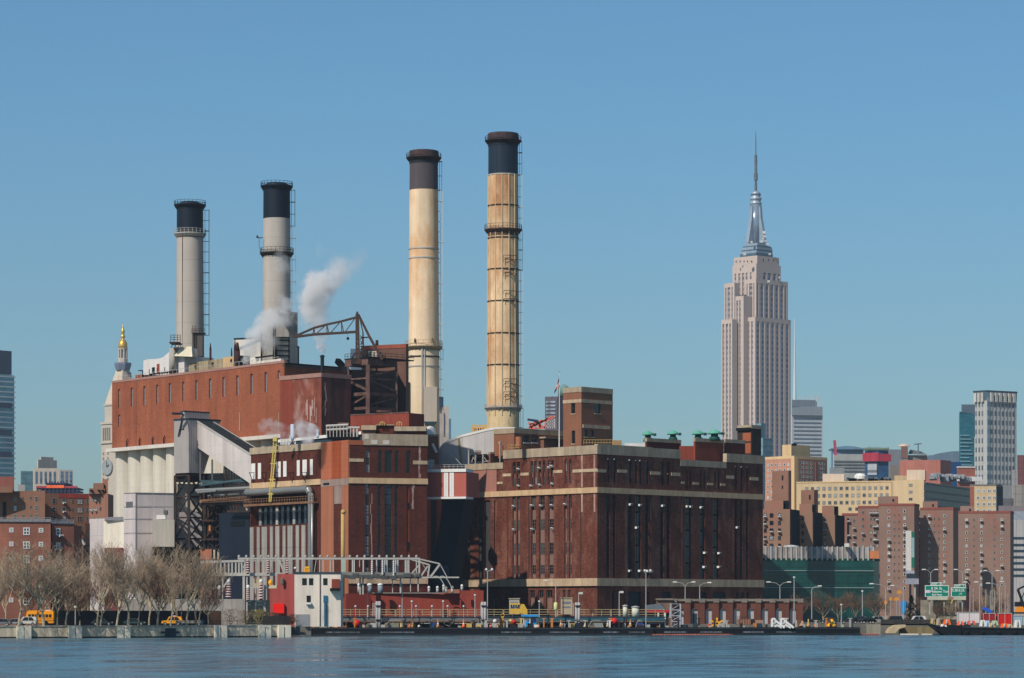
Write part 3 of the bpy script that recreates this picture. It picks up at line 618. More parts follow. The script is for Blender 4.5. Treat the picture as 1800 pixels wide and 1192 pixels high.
# ================================================================= POWER STATION, LEFT (WEST) BLOCK
def west_block():
 A,Bq,C,Rr=G(440,742),G(565,716.5),G(612.7,705),G(751,711)
 root=empty('turbine_hall',(C.x,C.y,GZ),'tall brick turbine hall with pale vertical panels, orange corner tower and wide stone parapet','power station')
 W0,W1,W2=Wall(A,Bq),Wall(Bq,C),Wall(C,Rr)
 # --- long left face
 z0t=W0.z(790,560)
 slots=[(441.5,448.8),(453.5,459),(486,493.6),(498,503.8),(522,527),(532,539.4),(545,550)]
 strips=[(440.4,446.7),(452.4,457.4),(461,470),(475.5,480.7),(485,492),(497.7,502.7),(506.5,515),(520.8,526.5),(531,537.8)]
 zr=W0.z(866,500);zw=W0.z(925,500)
 ops=[(W0.s(441),W0.s(551),W0.z(922,500),W0.z(862,500))]
 mb=MB();W0.facade(mb,0,W0.L,0,z0t,ops,2.2);zc=W0.z(770,560)
 W1.facade(mb,0,W1.L,0,W1.z(778,590),[],.5)
 sl2=[(643,650.6),(665,671.4),(676.4,689),(694,700.8),(714.5,721.7)]
 lw2=[(642,649),(664,670),(676,688.4),(693.4,699),(715,720)]
 zmb,zmt=W2.z(850.5,680),W2.z(840.5,680);zlb=W2.z(1014.5,640)
 ops2=[(W2.s(a),W2.s(b),W2.z(831,680),W2.z(791.5,680)) for a,b in sl2]+[(W2.s(a),W2.s(b),zlb,zmb-.1) for a,b in lw2]
 W2.facade(mb,0,W2.s(638.5),0,W2.z(774,625),ops2,.5);W2.facade(mb,W2.s(638.5),W2.L,0,W2.z(783,680),ops2,.5)
 back=[Vector((A.x+14,A.y+14)),G(750,737)]
 zz=W2.z(783,680)
 mb.quad((Rr.x,Rr.y,0),(back[1].x,back[1].y,0),(back[1].x,back[1].y,zz),(Rr.x,Rr.y,zz))
 mb.quad((A.x,A.y,0),(back[0].x,back[0].y,0),(back[0].x,back[0].y,z0t),(A.x,A.y,z0t));mb.build('wall',mat('brick_west_block','#50271c',var=.2,vs=.2,streak=.22,ss=.7,fine=.3,fs=1.2,col2='#73402f',c2=(.6,.8),c2s=.2),root)
 m=MB();m.quad(*[(p.x,p.y,z0t-.3) for p in (A,Bq,C,Rr,back[1],back[0])]);m.build('roof',ROOF,root)
 # parapet and bands of the left face
 m=MB();W0.sbox(m,0,W0.L-.02,z0t,W0.z(778,560),-.8,.2);m.build('parapet',STONE2,root)
 m=MB();W0.sbox(m,0,W0.L-.02,W0.z(852,560),W0.z(842,560),-.05,.25);m.build('stone_band',mat('sandstone_band','#c2a27e'),root)
 for a,b in slots:
  m=MB();W0.sbox(m,W0.s(a),W0.s(b),W0.z(836,530) if a > 470 else W0.z(837,530),W0.z(808.5,530),-.3,.05);m.build('blind_window',WHITE,root)
 for px in (447,468,489,516,539):
  m=MB();s=W0.s(px);zt=W0.z(831,px);m.beam(W0.p(s,.1,zt),W0.p(s,1.4,zt),.12);m.beam(W0.p(s,.1,zt-2.6),W0.p(s,1.4,zt),.12);m.beam(W0.p(s,.08,zt+.2),W0.p(s,.08,zt-2.7),.12);m.build('bracket',DARK,root)
 for a,b in strips:
  m=MB();W0.sbox(m,W0.s(a),W0.s(b),0,W0.z(925,490),.02,.18);m.build('panel_strip',mat('grey_panel','#948f88',var=.12,streak=.25,ss=.8,fine=.1,lines=[('z',9,.1,.3)]),root)
 m=MB();a,b=ops[0][0],ops[0][1];m.quad(W0.p(a,-2.2,ops[0][2]),W0.p(b,-2.2,ops[0][2]),W0.p(b,-2.2,ops[0][3]),W0.p(a,-2.2,ops[0][3]));m.build('recess_wall',DARK,root)
 for i in range(11):
  s=a+(b-a)*(i+.3)/11;m=MB();W0.sbox(m,s,s+1.0,W0.z(922,500),W0.z(889,500),-2.1,-1.8);m.build('hall_window',GL_B if i % 3 else GL_L,root)
 # rusty walkway and the big silver pipe along the recess
 m=MB();zq=W0.z(884,500);W0.sbox(m,W0.s(438),W0.s(561),zq-.5,zq,0,1.6)
 for i in range(28):s=W0.s(438)+(W0.s(561)-W0.s(438))*i/27;m.beam(W0.p(s,1.55,zq),W0.p(s,1.55,zq+1.2),.1)
 for h in (.6,1.2):m.beam(W0.p(W0.s(438),1.55,zq+h),W0.p(W0.s(561),1.55,zq+h),.1)
 m.beam(W0.p(W0.s(552),.1,zq-2.4),W0.p(W0.s(561),1.4,zq-.4),.25);m.build('walkway',RUSTP,root)
 m=MB();zp=W0.z(863,500);m.path([W0.p(W0.s(441),1.0,zp),W0.p(W0.s(548),1.0,zp),W0.p(W0.s(551.5),1.0,zp-.9)],.85,14);m.tube(W0.p(W0.s(552),1.0,zp),W0.p(W0.s(552),1.0,GZ),.62,n=14)
 o=m.build('steam_pipe',PIPEM,root,True);smooth_by_angle(o)
 m=MB();m.tube(W0.p(W0.s(557),1.3,zp-1),W0.p(W0.s(557),1.3,GZ),.3,n=10);o=m.build('downpipe',PIPEM,root,True)
 # --- corner tower, sunlit
 zs=W1.z(842,590)
 m=MB();W1.sbox(m,-.02,W1.L+.06,zs,W1.z(775.5,590),-.6,.1);m.build('siding',mat('orange_siding','#a65f42',var=.1,streak=.12,fine=.05,lines=[('z',1.3,.08,.18)]),root)
 m=MB();m2=W1.s(584),W1.s(600);W1.sbox(m,m2[0],m2[1],zs+.1,W1.z(776,590),.11,.15);m.build('siding_patch',mat('rust_siding','#9a4a28',var=.15,streak=.2,lines=[('z',1.3,.08,.18)]),root)
 m=MB();W1.sbox(m,-.01,W1.s(587),GZ,zs-1.6,0,.12);W1.sbox(m,W1.s(601.5),W1.L+.06,GZ,zs-1.6,0,.12);m.build('pilaster',mat('salmon_brick','#9c6248',var=.1,streak=.18,fine=.12),root)
 m=MB();W1.sbox(m,-.01,W1.L+.06,zs-1.6,zs-.02,0,.16);W1.sbox(m,W1.s(588),W1.s(601),W1.z(886,590),zs-1.6,0,.1);m.build('render_patch',mat('grey_render','#8f7a70',var=.15,streak=.2,fine=.1),root)
 m=MB();W1.box(m,570,580,849,852,.17,.3);m.build('vent_slot',DARK,root)
 # --- front face
 m=MB();W2.sbox(m,W2.s(638.5),W2.L+.1,W2.z(783,680),W2.z(763,680),-.8,.22);m.build('parapet',STONE2,root)
 for p,q,y0,y1 in ((652,663,774,781.5),(672.5,684,774,781.5),(640,648,764,773)):
  m=MB();W2.box(m,p,q,y0,y1,.2,.27,ref=680);m.build('pale_patch',mat('pale_stone','#cfc0b2',var=.05),root)
 m=MB();W2.sbox(m,0,W2.L+.1,zmb,zmt,-.05,.26);m.build('stone_band',mat('sandstone_band','#c2a27e'),root)
 m=MB();W2.sbox(m,0,W2.L+.1,zlb-1.5,zlb,-.05,.3);m.build('stone_band',STONE,root)
 m=MB();W2.box(m,613.5,639,807,812.7,-.05,.14,ref=680);W2.box(m,726,751,809,815.5,-.05,.14,ref=680);m.split('stone_trim',STONE,root)
 m=MB();W2.box(m,612.8,638.6,775,783,-.05,.12,ref=680);m.build('brick_patch',B_orange,root)
 dd=-.45
 for i,(a,b) in enumerate(sl2):
  s0,s1=W2.s(a),W2.s(b);zt,zl=W2.z(791.5,680),W2.z(831,680);h=(zt-zl)/3
  for k in range(3):window(root,W2,s0+.02,zl+h*k+.03,s1-s0-.04,h-.06,GL_L if i == 0 and k != 1 else GL_D,SPAN if i == 0 else mat('window_steel','#2a2e31'),2 if s1-s0 > 1.2 else 1,3,off=dd+.04,fw=.08)
 for i,(a,b) in enumerate(lw2[:4]):
  s0,s1=W2.s(a),W2.s(b);n=9;h=(zmb-zlb)/n
  for k in range(n):
   g=GL_L if (i == 0 and RN.random() < .7) or (i == 3 and RN.random() < .3) else (GL_B if RN.random() < .25 else GL_D)
   window(root,W2,s0+.02,zlb+h*k+.03,s1-s0-.04,h-.12,g,mat('window_steel','#2a2e31'),2 if s1-s0 > 1.2 else 1,3,off=dd+.04,fw=.08)
 m=MB();a,b=lw2[4];m.quad(*[W2.p(q,-.3,z) for q,z in ((W2.s(a),zlb),(W2.s(b),zlb),(W2.s(b),zmb),(W2.s(a),zmb))]);m.build('infill_panel',mat('orange_infill','#94452c',var=.2,streak=.2),root)
 m=MB();W2.box(m,715,720,884,893,-.25,.02);W2.box(m,715,720,953,967,-.25,.02);m.split('dark_opening',DARK,root)
 for px,y0,y1,w in ((735.5,783,840,.45),(724,852,895,.5),(652,868,1010,.25)):
  m=MB();n=8
  for k in range(n):
   s=W2.s(px)+(RN.random()-.5)*.35;za,zb_=W2.z(y0+(y1-y0)*k/n,px),W2.z(y0+(y1-y0)*(k+1)/n,px);m.mi=0;W2.sbox(m,s,s+w*(.5+RN.random()*.7),zb_,za,.0,.03)
  m.build('lime_streak',mat('lime_streak','#9b8078',var=.2,fine=.3),root)
 # upper setback block
 r=empty('setback_block',P(690,763,716),'two low parapet blocks stepping up above the wide stone parapet of the turbine hall','roof block')
 def stp(a,b,yt,yb,D,mm,m3):
  mb=MB();mb.prism([G(a,D),G(b,D),G(b+3,D+7),G(a+3,D+7)],Z(yb+14,D),Z(yb,D));mb.build('wall',mm,r)
  mb=MB();mb.prism([G(a-1,D-.6),G(b+1,D-.6),G(b+3,D+7),G(a+3,D+7)],Z(yb,D)+.01,Z(yt,D));mb.build('parapet',m3,r)
 stp(636,660,748,756,716,B_brown,STONE);stp(694,748,750,758,716,B_maroon,STONE2);stp(662,692,746.5,748,718,B_maroon,STONE2)
 for a in (672,702):
  m=MB();m.path([P(a-4,748,717),P(a-4,743.5,717),P(a-1.5,742,717),P(a+1.5,742,717),P(a+4,743.5,717),P(a+4,748,717)],.14,6);m.tube(P(a,748,717),P(a,742,717),.12,n=6);m.build('roof_ladder',YEL,r)
west_block()
def yellow_gantry():
 r=empty('yellow_ladder',P(476,885,728),'yellow lattice ladder leaning against the left face of the turbine hall','ladder');D=731
 mb=MB();a,b=(474.5,882),(484,770)
 for o in (-2.6,2.6):mb.beam(P(a[0]+o*.6,a[1],D),P(b[0]+o,b[1],D),.22)
 for i in range(16):
  t=i/15;x=a[0]+(b[0]-a[0])*t;y=a[1]+(b[1]-a[1])*t;mb.beam(P(x-2.4,y,D),P(x+2.4,y,D),.14)
  if i < 15:mb.beam(P(x-2.4,y,D),P(x+2.9,y-7.4,D),.1)
 for t in (.12,.35,.6,.8):
  x=a[0]+(b[0]-a[0])*t;y=a[1]+(b[1]-a[1])*t;mb.beam(P(x-5,y,D),P(x+6,y,D),.25)
 mb.build('lattice',mat('pale_yellow_steel','#cdb765',var=.1),r)
 mb=MB();mb.box(X(480,D),X(487,D),D-.5,D+1,Z(776,D),Z(768,D));mb.build('cage',mat('pale_yellow_steel','#cdb765'),r)
 r=empty('drain_mast',P(602.5,1035,690),'yellow pipe mast with a rounded cap standing before the orange corner tower','mast');D=694
 mb=MB();mb.tube(P(602.5,1050,D),P(602.5,902,D),.42,n=10);mb.build('pole',YEL,r,True)
 mb=MB();mb.lathe((X(603.5,D),D),[(.5,Z(903,D)),(.62,Z(900,D)),(.4,Z(896.5,D)),(.02,Z(895.5,D))],10);mb.build('cap',YEL,r,True)
 mb=MB();mb.box(X(600,D),X(608,D),D-.4,D+.4,Z(1009,D),Z(983,D));mb.build('cabinet',mat('pale_green_box','#a3b0a3',var=.05),r)
yellow_gantry()
# ================================================================= COAL SILO HOUSE
def silo_house():
 L,C=G(197,828),G(500,760);Rr=along(C,DR,611);pts=(L,C,Rr,L+Rr-C)
 root=empty('silo_house',(C.x,C.y,GZ),'long red brick coal house carried on a row of pale concrete silos','coal house')
 W0,W1=Wall(L,C),Wall(C,Rr)
 zl=W0.z(787,300) if False else Z(790,828)+.2;zt=Z(673,828)
 zs0,zs1=W0.z(717,209),W0.z(684,209)
 cs=[209.3,231.5,253.7,276.2,298.6,321.9,345.2,369.3,392.8,417.3,442.2,467,490]
 ops=[(W0.s(c)-.55,W0.s(c)+.55,zs0,zs1) for c in cs]+[(W0.s(209.3)-.55,W0.s(209.3)+.55,W0.z(751,209),W0.z(729,209))]
 ops[-2]=(ops[-2][0],ops[-2][1],zs0+(zs1-zs0)*.62,zs1)
 mb=MB();W0.facade(mb,0,W0.L,zl,zt,ops,.45);W1.facade(mb,0,W1.L,zl,zt-.8,[],.4)
 B=pts[3];mb.quad((Rr.x,Rr.y,zl),(B.x,B.y,zl),(B.x,B.y,zt),(Rr.x,Rr.y,zt));mb.quad((B.x,B.y,zl),(L.x,L.y,zl),(L.x,L.y,zt),(B.x,B.y,zt))
 mb.quad(*[(p.x,p.y,zl) for p in pts]);mb.build('wall',B_silo,root)
 m=MB();m.quad(*[(p.x,p.y,zt-.02) for p in pts]);m.build('roof',ROOF,root)
 for a,b,c,d in ops:
  m=MB();h=(d-c)/4
  m.quad(W0.p(a,-.42,c),W0.p(b,-.42,c),W0.p(b,-.42,d),W0.p(a,-.42,d));m.mi=1
  for k in range(1,4):W0.sbox(m,a+.02,b-.02,c+h*k-.05,c+h*k+.05,-.41,-.35)
  m.build('slit_window',[mat('slit_glass','#7c8288',rough=.4,var=.2),STEEL],root)
 m=MB();W0.sbox(m,0,W0.L+.1,zt-.1,zt+.5,-.6,.12);m.build('coping',mat('brick_coping','#9a7468',var=.1),root)
 m=MB();W1.sbox(m,0,W1.L,zt-.95,zt-.4,-.6,.1);m.build('coping',ROOF,root)
 m=MB();W0.sbox(m,-1.2,W0.L+.8,zl-.95,zl-.01,-2.5,1.3);m.build('ledge',mat('pale_ledge','#c9c0b4',var=.06),root)
 for p in (225,247,270,290):
  m=MB();s=W0.s(p);m.tube(W0.p(s,.4,zl),W0.p(s,.4,zl+1.6),.16,n=6);m.tube(W0.p(s,.4,zl+1.6),W0.p(s+.5,.4,zl+2.2),.14,n=6);m.build('vent_stub',DARK,root)
 for p in (422,491):
  m=MB();s=W0.s(p);m.tube(W0.p(s,.12,W0.z(757,p)),W0.p(s,.12,W0.z(725,p)),.12,n=6);m.build('conduit',STONE2,root)
 # silos: row of touching cylinders under the ledge
 edge=[193,214,236,258.7,281.3,304];ss=[W0.s(e) for e in edge];step=(ss[-1]-ss[0])/5
 n=int((W0.L-ss[0])/step)+1
 for k in range(n):
  c=W0.p(ss[0]+step*(k+.5),-step*.5-.35,0);m=MB();m.lathe((c.x,c.y),[(step*.498,0),(step*.498,zl-1.0)],40);o=m.build('silo',SILO,root,True);smooth_by_angle(o)
 m=MB();a=W0.p(ss[0]+.5,-step*.9,0);b=W0.p(W0.L-.5,-step*.9,0);e=W0.p(W0.L-.5,-step*1.2,0);f=W0.p(ss[0]+.5,-step*1.2,0)
 m.prism([a,b,e,f],GZ,zl-1.0);m.build('back_wall',TEALD,root)
 # roof edge rails and stubs
 m=MB()
 for i in range(40):s=W0.L*(.03+.93*i/39);m.beam(W0.p(s,-.4,zt+.4),W0.p(s,-.4,zt+1.6),.08)
 m.beam(W0.p(W0.L*.03,-.4,zt+1.6),W0.p(W0.L*.96,-.4,zt+1.6),.08);m.build('roof_railing',STEEL,root)
 return W0,zt,zl
SW,SZT,SZL=silo_house()
def annex():
 C=G(565,733);L=along(C,DL,492.5);Rr=along(C,DR,617);pts=(L,C,Rr,L+Rr-C);z1=Z(662,733)
 root=empty('boiler_annex',(C.x,C.y,20),'windowless lime-stained brick block with a dark right face in front of the coal house','building')
 mb=MB();W0,W1=Wall(L,C),Wall(C,Rr);W0.facade(mb,0,W0.L,GZ,z1,[]);mb.build('wall',B_stain,root)
 mb=MB();W1.facade(mb,0,W1.L,GZ,z1,[]);B=pts[3];mb.quad((Rr.x,Rr.y,GZ),(B.x,B.y,GZ),(B.x,B.y,z1),(Rr.x,Rr.y,z1));mb.build('wall',mat('dark_patchy_brick','#6a4238',var=.25,vs=.25,streak=.3,fine=.25,col2='#3a2c28',c2=(.45,.6),c2s=.15),root)  # right face: darker brick with near-black patches
 mb=MB();mb.quad(*[(p.x,p.y,z1) for p in pts]);mb.build('roof',ROOF,root)
 mb=MB();W0.sbox(mb,-.1,W0.L+.17,z1-.1,z1+.9,-.7,.18);W1.sbox(mb,0,W1.L,z1-.1,z1+.9,-.7,.16);mb.build('coping',mat('brick_coping','#9a7468'),root)
 for W,px,y0,y1,n in ((W0,541,700,735,5),(W0,552,690,745,4),(W1,572,672,730,9)):
  m=MB()
  for k in range(n):
   s=W.s(px)+(RN.random()-.5)*(2.2 if W is W0 else .5);a=W.z(y0+(y1-y0)*RN.random()*.5 if W is W0 else y0+(y1-y0)*k/n,px);h=2+RN.random()*3 if W is W0 else (y1-y0)/n*.13
   W.sbox(m,s,s+.12+RN.random()*.25,a-h-.2,a,0,.03)
  m.build('lime_streak',mat('lime_white','#b59a92',var=.2,fine=.3),root)
 m=MB();W0.sbox(m,W0.s(493),W0.s(514),z1-14,z1-.15,0,.04);m.build('red_patch',mat('brick_bright_red','#8f3c2c'),root)
annex()
# ================================================================= ROOF PLANT ON THE COAL HOUSE
def roof_plant():
 def bx(px0,px1,yt,yb,D,dep,m,parent,nm,skew=0):
  mb=MB();a,b=G(px0,D+skew),G(px1,D);mb.prism([a,b,(b.x+dep*.69,b.y+dep*.72),(a.x+dep*.69,a.y+dep*.72)],Z(yb,D),Z(yt,D));return mb.build(nm,m,parent)
 wht=mat('white_duct','#cfc8c2',rough=.5,var=.06,streak=.1,fine=.03)
 D=822;r=empty('white_duct',P(290,655,D),'off-white flue duct sweeping up to the foot of the leftmost smokestack','duct')
 pr=[(252,659),(252,634),(260,631.5),(275,631),(285,629),(296,620),(303,612),(309,610),(309,659)]
 mb=MB();mb.poly_extrude([P(x,y,D-(x-252)*.22) for x,y in pr],(6,6.5,0));mb.build('casing',wht,r)
 for a,b,yt in ((267,272,646),(275.5,281,640)):
  mb=MB();DD=D-(a-252)*.22-.15;mb.prism([G(a,DD),G(b,DD-1.1),(X(b,DD)+.3,DD+.3),(X(a,DD)+.3,DD+1)],Z(656,DD),Z(yt,DD));mb.build('door',mat('rust_door','#8a4030') if a > 270 else DARK,r)
 r=empty('duct_box',P(325,655,806),'pale grey boxy duct with a sloping hood under the leftmost smokestack','duct')
 bx(307,324,626,655,806,6,wht,r,'casing',4);bx(324.5,345,627,652,808,6,wht,r,'casing')
 mb=MB();D=804;a=[P(306,626,D+3),P(338,627,D-3),P(345,627,D+3),P(315,626,D+9)];b=[P(318,610,D+3),P(337,609,D),P(340,609,D+3),P(320,610,D+6)];mb.hexa(a,b);mb.build('hood',mat('cream_hood','#cbbfa6'),r)
 r=empty('pipe_column',P(303,655,808),'grey vertical pipe with a square platform beside the white duct','pipe')
 mb=MB();mb.tube(P(303.5,658,808),P(303.5,612,808),.9,n=12);mb.build('pipe',CONC,r,True)
 mb=MB();mb.box(X(299,806),X(317,806),804,810,Z(603,806)-.2,Z(602,806))
 for px in (300,306,312,317):mb.beam(P(px,602,804),P(px,589,804),.13);mb.beam(P(px,612,806),P(min(px+6,317),603,806),.15)
 for y in (589,593,597):mb.beam(P(300,y,804),P(317,y,804),.12)
 mb.build('platform',DSTEEL,r)
 r=empty('brick_kiosk',P(245,660,826),'small red brick kiosk with a dark bracket, left end of the coal house roof','kiosk')
 bx(238,250,658,666,826,4,B_red,r,'wall',3);mb=MB();mb.beam(P(243,651.5,822),P(251,651.5,822),.25);mb.beam(P(250.5,651,822),P(250.5,663,822),.25);mb.build('bracket',DARK,r)
 r=empty('tan_wall',P(370,650,795),'weathered tan corrugated screen along the coal house roof between two smokestacks','screen')
 W=Wall(G(332,806),G(415,786));mb=MB();W.sbox(mb,0,W.s(392),W.z(656,332),W.z(634.5,360),-1,0);mb.build('screen',mat('tan_corrugated','#9c8b6e',var=.15,streak=.5,ss=2,lines=[('h',1.6,.25,.35)]),r)
 mb=MB();W.sbox(mb,W.s(392.3),W.L,W.z(656,332),W.z(633,360),-1,.1);mb.build('screen',mat('tan_plain','#bd9c72',var=.08),r)
 for px,y in ((345,645),(375,640),(408,634)):mb=MB();c=W.p(W.s(px),.12,W.z(y,px));mb.tube(c-Vector((0,.1,0)),c+Vector((0,.1,0)),.45,n=10);mb.build('porthole',DARK,r)
 for px,y0,y1,w,D,lab in ((370,634,603,.3,800,'thin black vent pipe, leftmost of three on the coal house roof'),(407,632,611,.22,798,'thin brown vent pipe left of the white boiler casing'),(413,640,597,.32,785,'tall thin brown vent pipe at the corner of the white boiler casing'),(417.2,640,602,.75,784,'thick dark rusty vent pipe before the white boiler casing')):
  mb=MB();mb.tube(P(px,y0+8,D),P(px,y0-(y0-y1)*.6,D),w,w*.95,10);mb.tube(P(px,y0-(y0-y1)*.6,D),P(px,y1,D),w*.95,w*.35,10);o=mb.build('vent_pipe',mat('dark_rust','#3a2522',var=.15),None,True);tag(o,lab,'pipe','vent pipes on the coal house roof')
 D=792;r=empty('boiler_casing',P(435,640,D),'off-white sheet metal casing behind the steam, left of the second smokestack','casing')
 bx(411,459,596.5,642,D,5,mat('boiler_white','#d2cabd',var=.08,streak=.15),r,'casing',2);bx(419.5,429,625,644,786,2,DARK,r,'opening')
 mb=MB();mb.beam(P(411,596,D-.3),P(459,594,D-.3),.4);mb.build('trim',DARK,r)
 mb=MB();mb.beam(P(459,592,D-1),P(459,636,D-1),.25);mb.build('edge',DARK,r)
 r=empty('grey_casing',P(470,640,790),'weathered grey conical casing hugging the foot of the second smokestack','casing')
 mb=MB();mb.hexa([P(459,642,789),P(483,642,785),P(486,642,795),P(464,642,795)],[P(474,575,790),P(483,570,787),P(486,570,792),P(476,575,793)]);mb.build('casing',mat('grey_render2','#8f8a83',var=.25,vs=.3,streak=.35),r)
 r=empty('louvred_housing',P(497,640,783),'tall grey gridded housing standing against the right side of the second smokestack','housing')
 bx(484,508,593,645,783,3,mat('housing_grey','#a9a49b',var=.1,streak=.2),r,'casing')
 mb=MB();D=782.7
 for y in (593,598,607,616,625,634):mb.beam(P(486,y,D),P(508,y,D),.25)
 for x in (486,508):mb.beam(P(x,593,D),P(x,640,D),.3)
 mb.build('frame',DARK,r);bx(484,508,548,592.5,785,3,mat('grey_render2','#8f8a83'),r,'casing')
 mb=MB();DD=781;mb.box(X(487,DD),X(513,DD),DD,DD+4,Z(551,DD)-.3,Z(550,DD))
 for px in (487,491,495,500,505,509,513):mb.beam(P(px,550,DD),P(px,543,DD),.1)
 mb.beam(P(487,543,DD),P(513,543,DD),.1);mb.build('platform',DSTEEL,r)
 for k,px in enumerate((459.5,480.5,483.5)):
  mb=MB();mb.tube(P(px,640,781),P(px,575-k*4,781),.18,n=6);mb.build('conduit',DARK,r)
 r=empty('round_tank',P(517,635,785),'dark round tank with a conical roof just right of the second smokestack','tank')
 mb=MB();c=(X(517,786),786);mb.lathe(c,[(1.3,Z(640,786)),(1.3,Z(611,786))],20);mb.build('shell',mat('tank_dark','#2b2c2e',var=.2,streak=.2),r,True)
 mb=MB();mb.lathe(c,[(1.45,Z(611,786)),(1.45,Z(610.2,786)),(.1,Z(603,786)),(.05,Z(602,786))],20);mb.build('roof',mat('tank_roof','#4c5560'),r)
 # small white sheds & pipework near the roof edge
 r=empty('roof_pipework',P(450,640,782),'low white parapet, pipes and boxes along the coal house roof edge','pipework')
 mb=MB();W=SW
 for a,b,h in ((430,441,2.3),(441.5,484,1.2)):W.sbox(mb,W.s(a),W.s(b),SZT+.1,SZT+.1+h,-2.4,-1.6)
 mb.build('parapet_wall',mat('boiler_white','#d2cabd'),r)
 mb=MB()
 for a,b,h in ((443,474,2.2),(256,306,1.2)):mb.tube(W.p(W.s(a),-1.1,SZT+h),W.p(W.s(b),-1.1,SZT+h),.22,n=6)
 for i in range(12):s=W.s(256)+(W.s(306)-W.s(256))*i/11;mb.beam(W.p(s,-1.1,SZT),W.p(s,-1.1,SZT+(2.6 if i % 3 == 0 else 1.2)),.18)
 mb.split('pipe_run',DARK,r)
 # dark tumbled plant between annex and steel frame
 r=empty('dark_plant',P(590,650,745),'soot-dark boiler plant behind the stained brick block','plant')
 mb=MB();mb.prism([G(500,762),G(560,750),G(616,742),G(616,762),G(560,772)],40,Z(634,752));mb.build('casing',mat('soot_plant','#40322d',var=.3,vs=.4,streak=.2,fine=.3),r) if False else None
 mb=MB();mb.beam(P(593,634,748),P(612,655,744),1.2);mb.beam(P(598,634,749),P(617,655,745),.5);mb.build('inclined_duct',DARK,r)
 r=empty('exhaust_stub',P(566,635,756),'short black exhaust stub giving off the white steam plume','exhaust')
 mb=MB();mb.tube(P(566.5,655,757),P(566.5,626,757),.45,n=8);mb.tube(P(564,625,757),P(566.5,629,757),.35,.4,8);mb.tube(P(569,624.5,757),P(566.5,629,757),.35,.4,8);mb.build('pipe',BLACK,r)
roof_plant()
# ================================================================= SMOKESTACKS
def stack(nm,label,px,D,wt,wb,yt,yb,segs,plats,bands,ladder,cap=None,verts=0):
 cx,cy=X(px,D),D;R1,R0=wt/2*D/F,wb/2*D/F;zt,zb=Z(yt,D),Z(yb,D)-6
 Rz=lambda z:R0+(R1-R0)*(z-zb)/(zt-zb)
 root=empty('smokestack',(cx,cy,zb),label,'smokestack')
 for (ya,ybb,m,name) in segs:
  a,b=Z(ya,D),Z(ybb,D) if ybb < 9000 else zb;mb=MB();n=10
  mb.lathe((cx,cy),[(Rz(b+(a-b)*i/n),b+(a-b)*i/n) for i in range(n+1)],48);o=mb.build(name,m,root,True);smooth_by_angle(o)
 for (y,ro,m,rail) in plats:
  z=Z(y,D);r=Rz(z);mb=MB();mb.lathe((cx,cy),[(r+.02,z-.9),(ro,z-.12),(ro,z+.12),(r+.01,z+.15)],32);o=mb.build('platform',m,root)
  mb=MB();k=24;hh=rail
  for i in range(k):
   a,b=6.2832*i/k,6.2832*(i+1)/k;p=Vector((cx+(ro-.08)*math.cos(a),cy+(ro-.08)*math.sin(a),z));q=Vector((cx+(ro-.08)*math.cos(b),cy+(ro-.08)*math.sin(b),z))
   mb.beam(p,p+Vector((0,0,hh)),.09)
   for h in (hh*.5,hh):mb.beam(p+Vector((0,0,h)),q+Vector((0,0,h)),.08)
   mb.beam(p+Vector((0,0,-.1)),Vector((cx+r*math.cos(a),cy+r*math.sin(a),z-1.2)),.1)
  q=mb.build('railing',m,root);q.parent=o
 for (y,h,pr,m) in bands:
  z=Z(y,D);r=Rz(z);mb=MB();mb.lathe((cx,cy),[(r-.02,z-h/2),(r+pr,z-h/2),(r+pr,z+h/2),(r-.02,z+h/2)],40);mb.build('band',m,root)
 # ladder with safety hoops on the right side
 for (ya,ybb,m,w) in ladder:
  a,b=Z(ya,D),Z(ybb,D);mb=MB();x0=cx+Rz(b)+.35;x1=x0+w;y=cy-.6
  for x in (x0,x1):mb.beam((x,y,b),(x,y,a),.1)
  mb.beam((x1,y-.7,b),(x1,y-.7,a),.08)
  k=int((a-b)/2.6)
  for i in range(k+1):
   z=b+(a-b)*i/max(k,1);mb.beam((cx+Rz(z)-.2,y,z),(x1,y,z),.14)
   mb.beam((x1,y,z),(x1,y-.7,z),.1)
   if i % 4 == 2:mb.box(x0-.2,x1+.1,y-.7,y+.3,z-.1,z+.05)
  mb.build('ladder',m,root)
 if verts:
  for i in range(verts):
   a=-math.pi+math.pi*(i+.35)/verts*1.0;mb=MB();z0,z1=Z(segs[0][1],D),zb+9
   n=1
   mb.beam((cx+(Rz(z1)+.08)*math.cos(a),cy+(Rz(z1)+.08)*math.sin(a),z1),(cx+(Rz(z0)+.08)*math.cos(a),cy+(Rz(z0)+.08)*math.sin(a),z0),.2);mb.build('rib',mat('stack_rib','#c6ad86',var=.1),root)
 return root,cx,cy,Rz
GREYS=mat('stack_grey','#aba196',rough=.8,var=.06,streak=.1,ss=.3,fine=.05,lines=[('z',5.6,.1,.16)],col2='#a4886a',c2=(.68,.78),c2s=.07)
CREAM=mat('stack_cream','#dfc3a0',rough=.85,var=.07,streak=.16,ss=.6,fine=.08,col2='#c88f58',c2=(.47,.68),c2s=.1,lines=[('z',5.2,.05,.05)])
CREAM2=mat('stack_cream_pale','#dcc6a6',rough=.85,var=.05,streak=.1,ss=.5,fine=.06,lines=[('z',8,.08,.1)],col2='#c19a70',c2=(.62,.78),c2s=.1)
RUSTY=mat('stack_rusty','#dcbc94',rough=.9,var=.12,streak=.25,ss=.7,fine=.14,col2='#a96c40',c2=(.42,.7),c2s=.16)
BRN=mat('stack_brown','#51494b',rough=.7,var=.1,streak=.15,ss=.5,fine=.05,lines=[('z',4.5,.07,.12)])
BLK=mat('stack_black','#222e3a',rough=.45,var=.1,streak=.15,ss=.5,fine=.03,lines=[('h',2.6,.12,.4)])
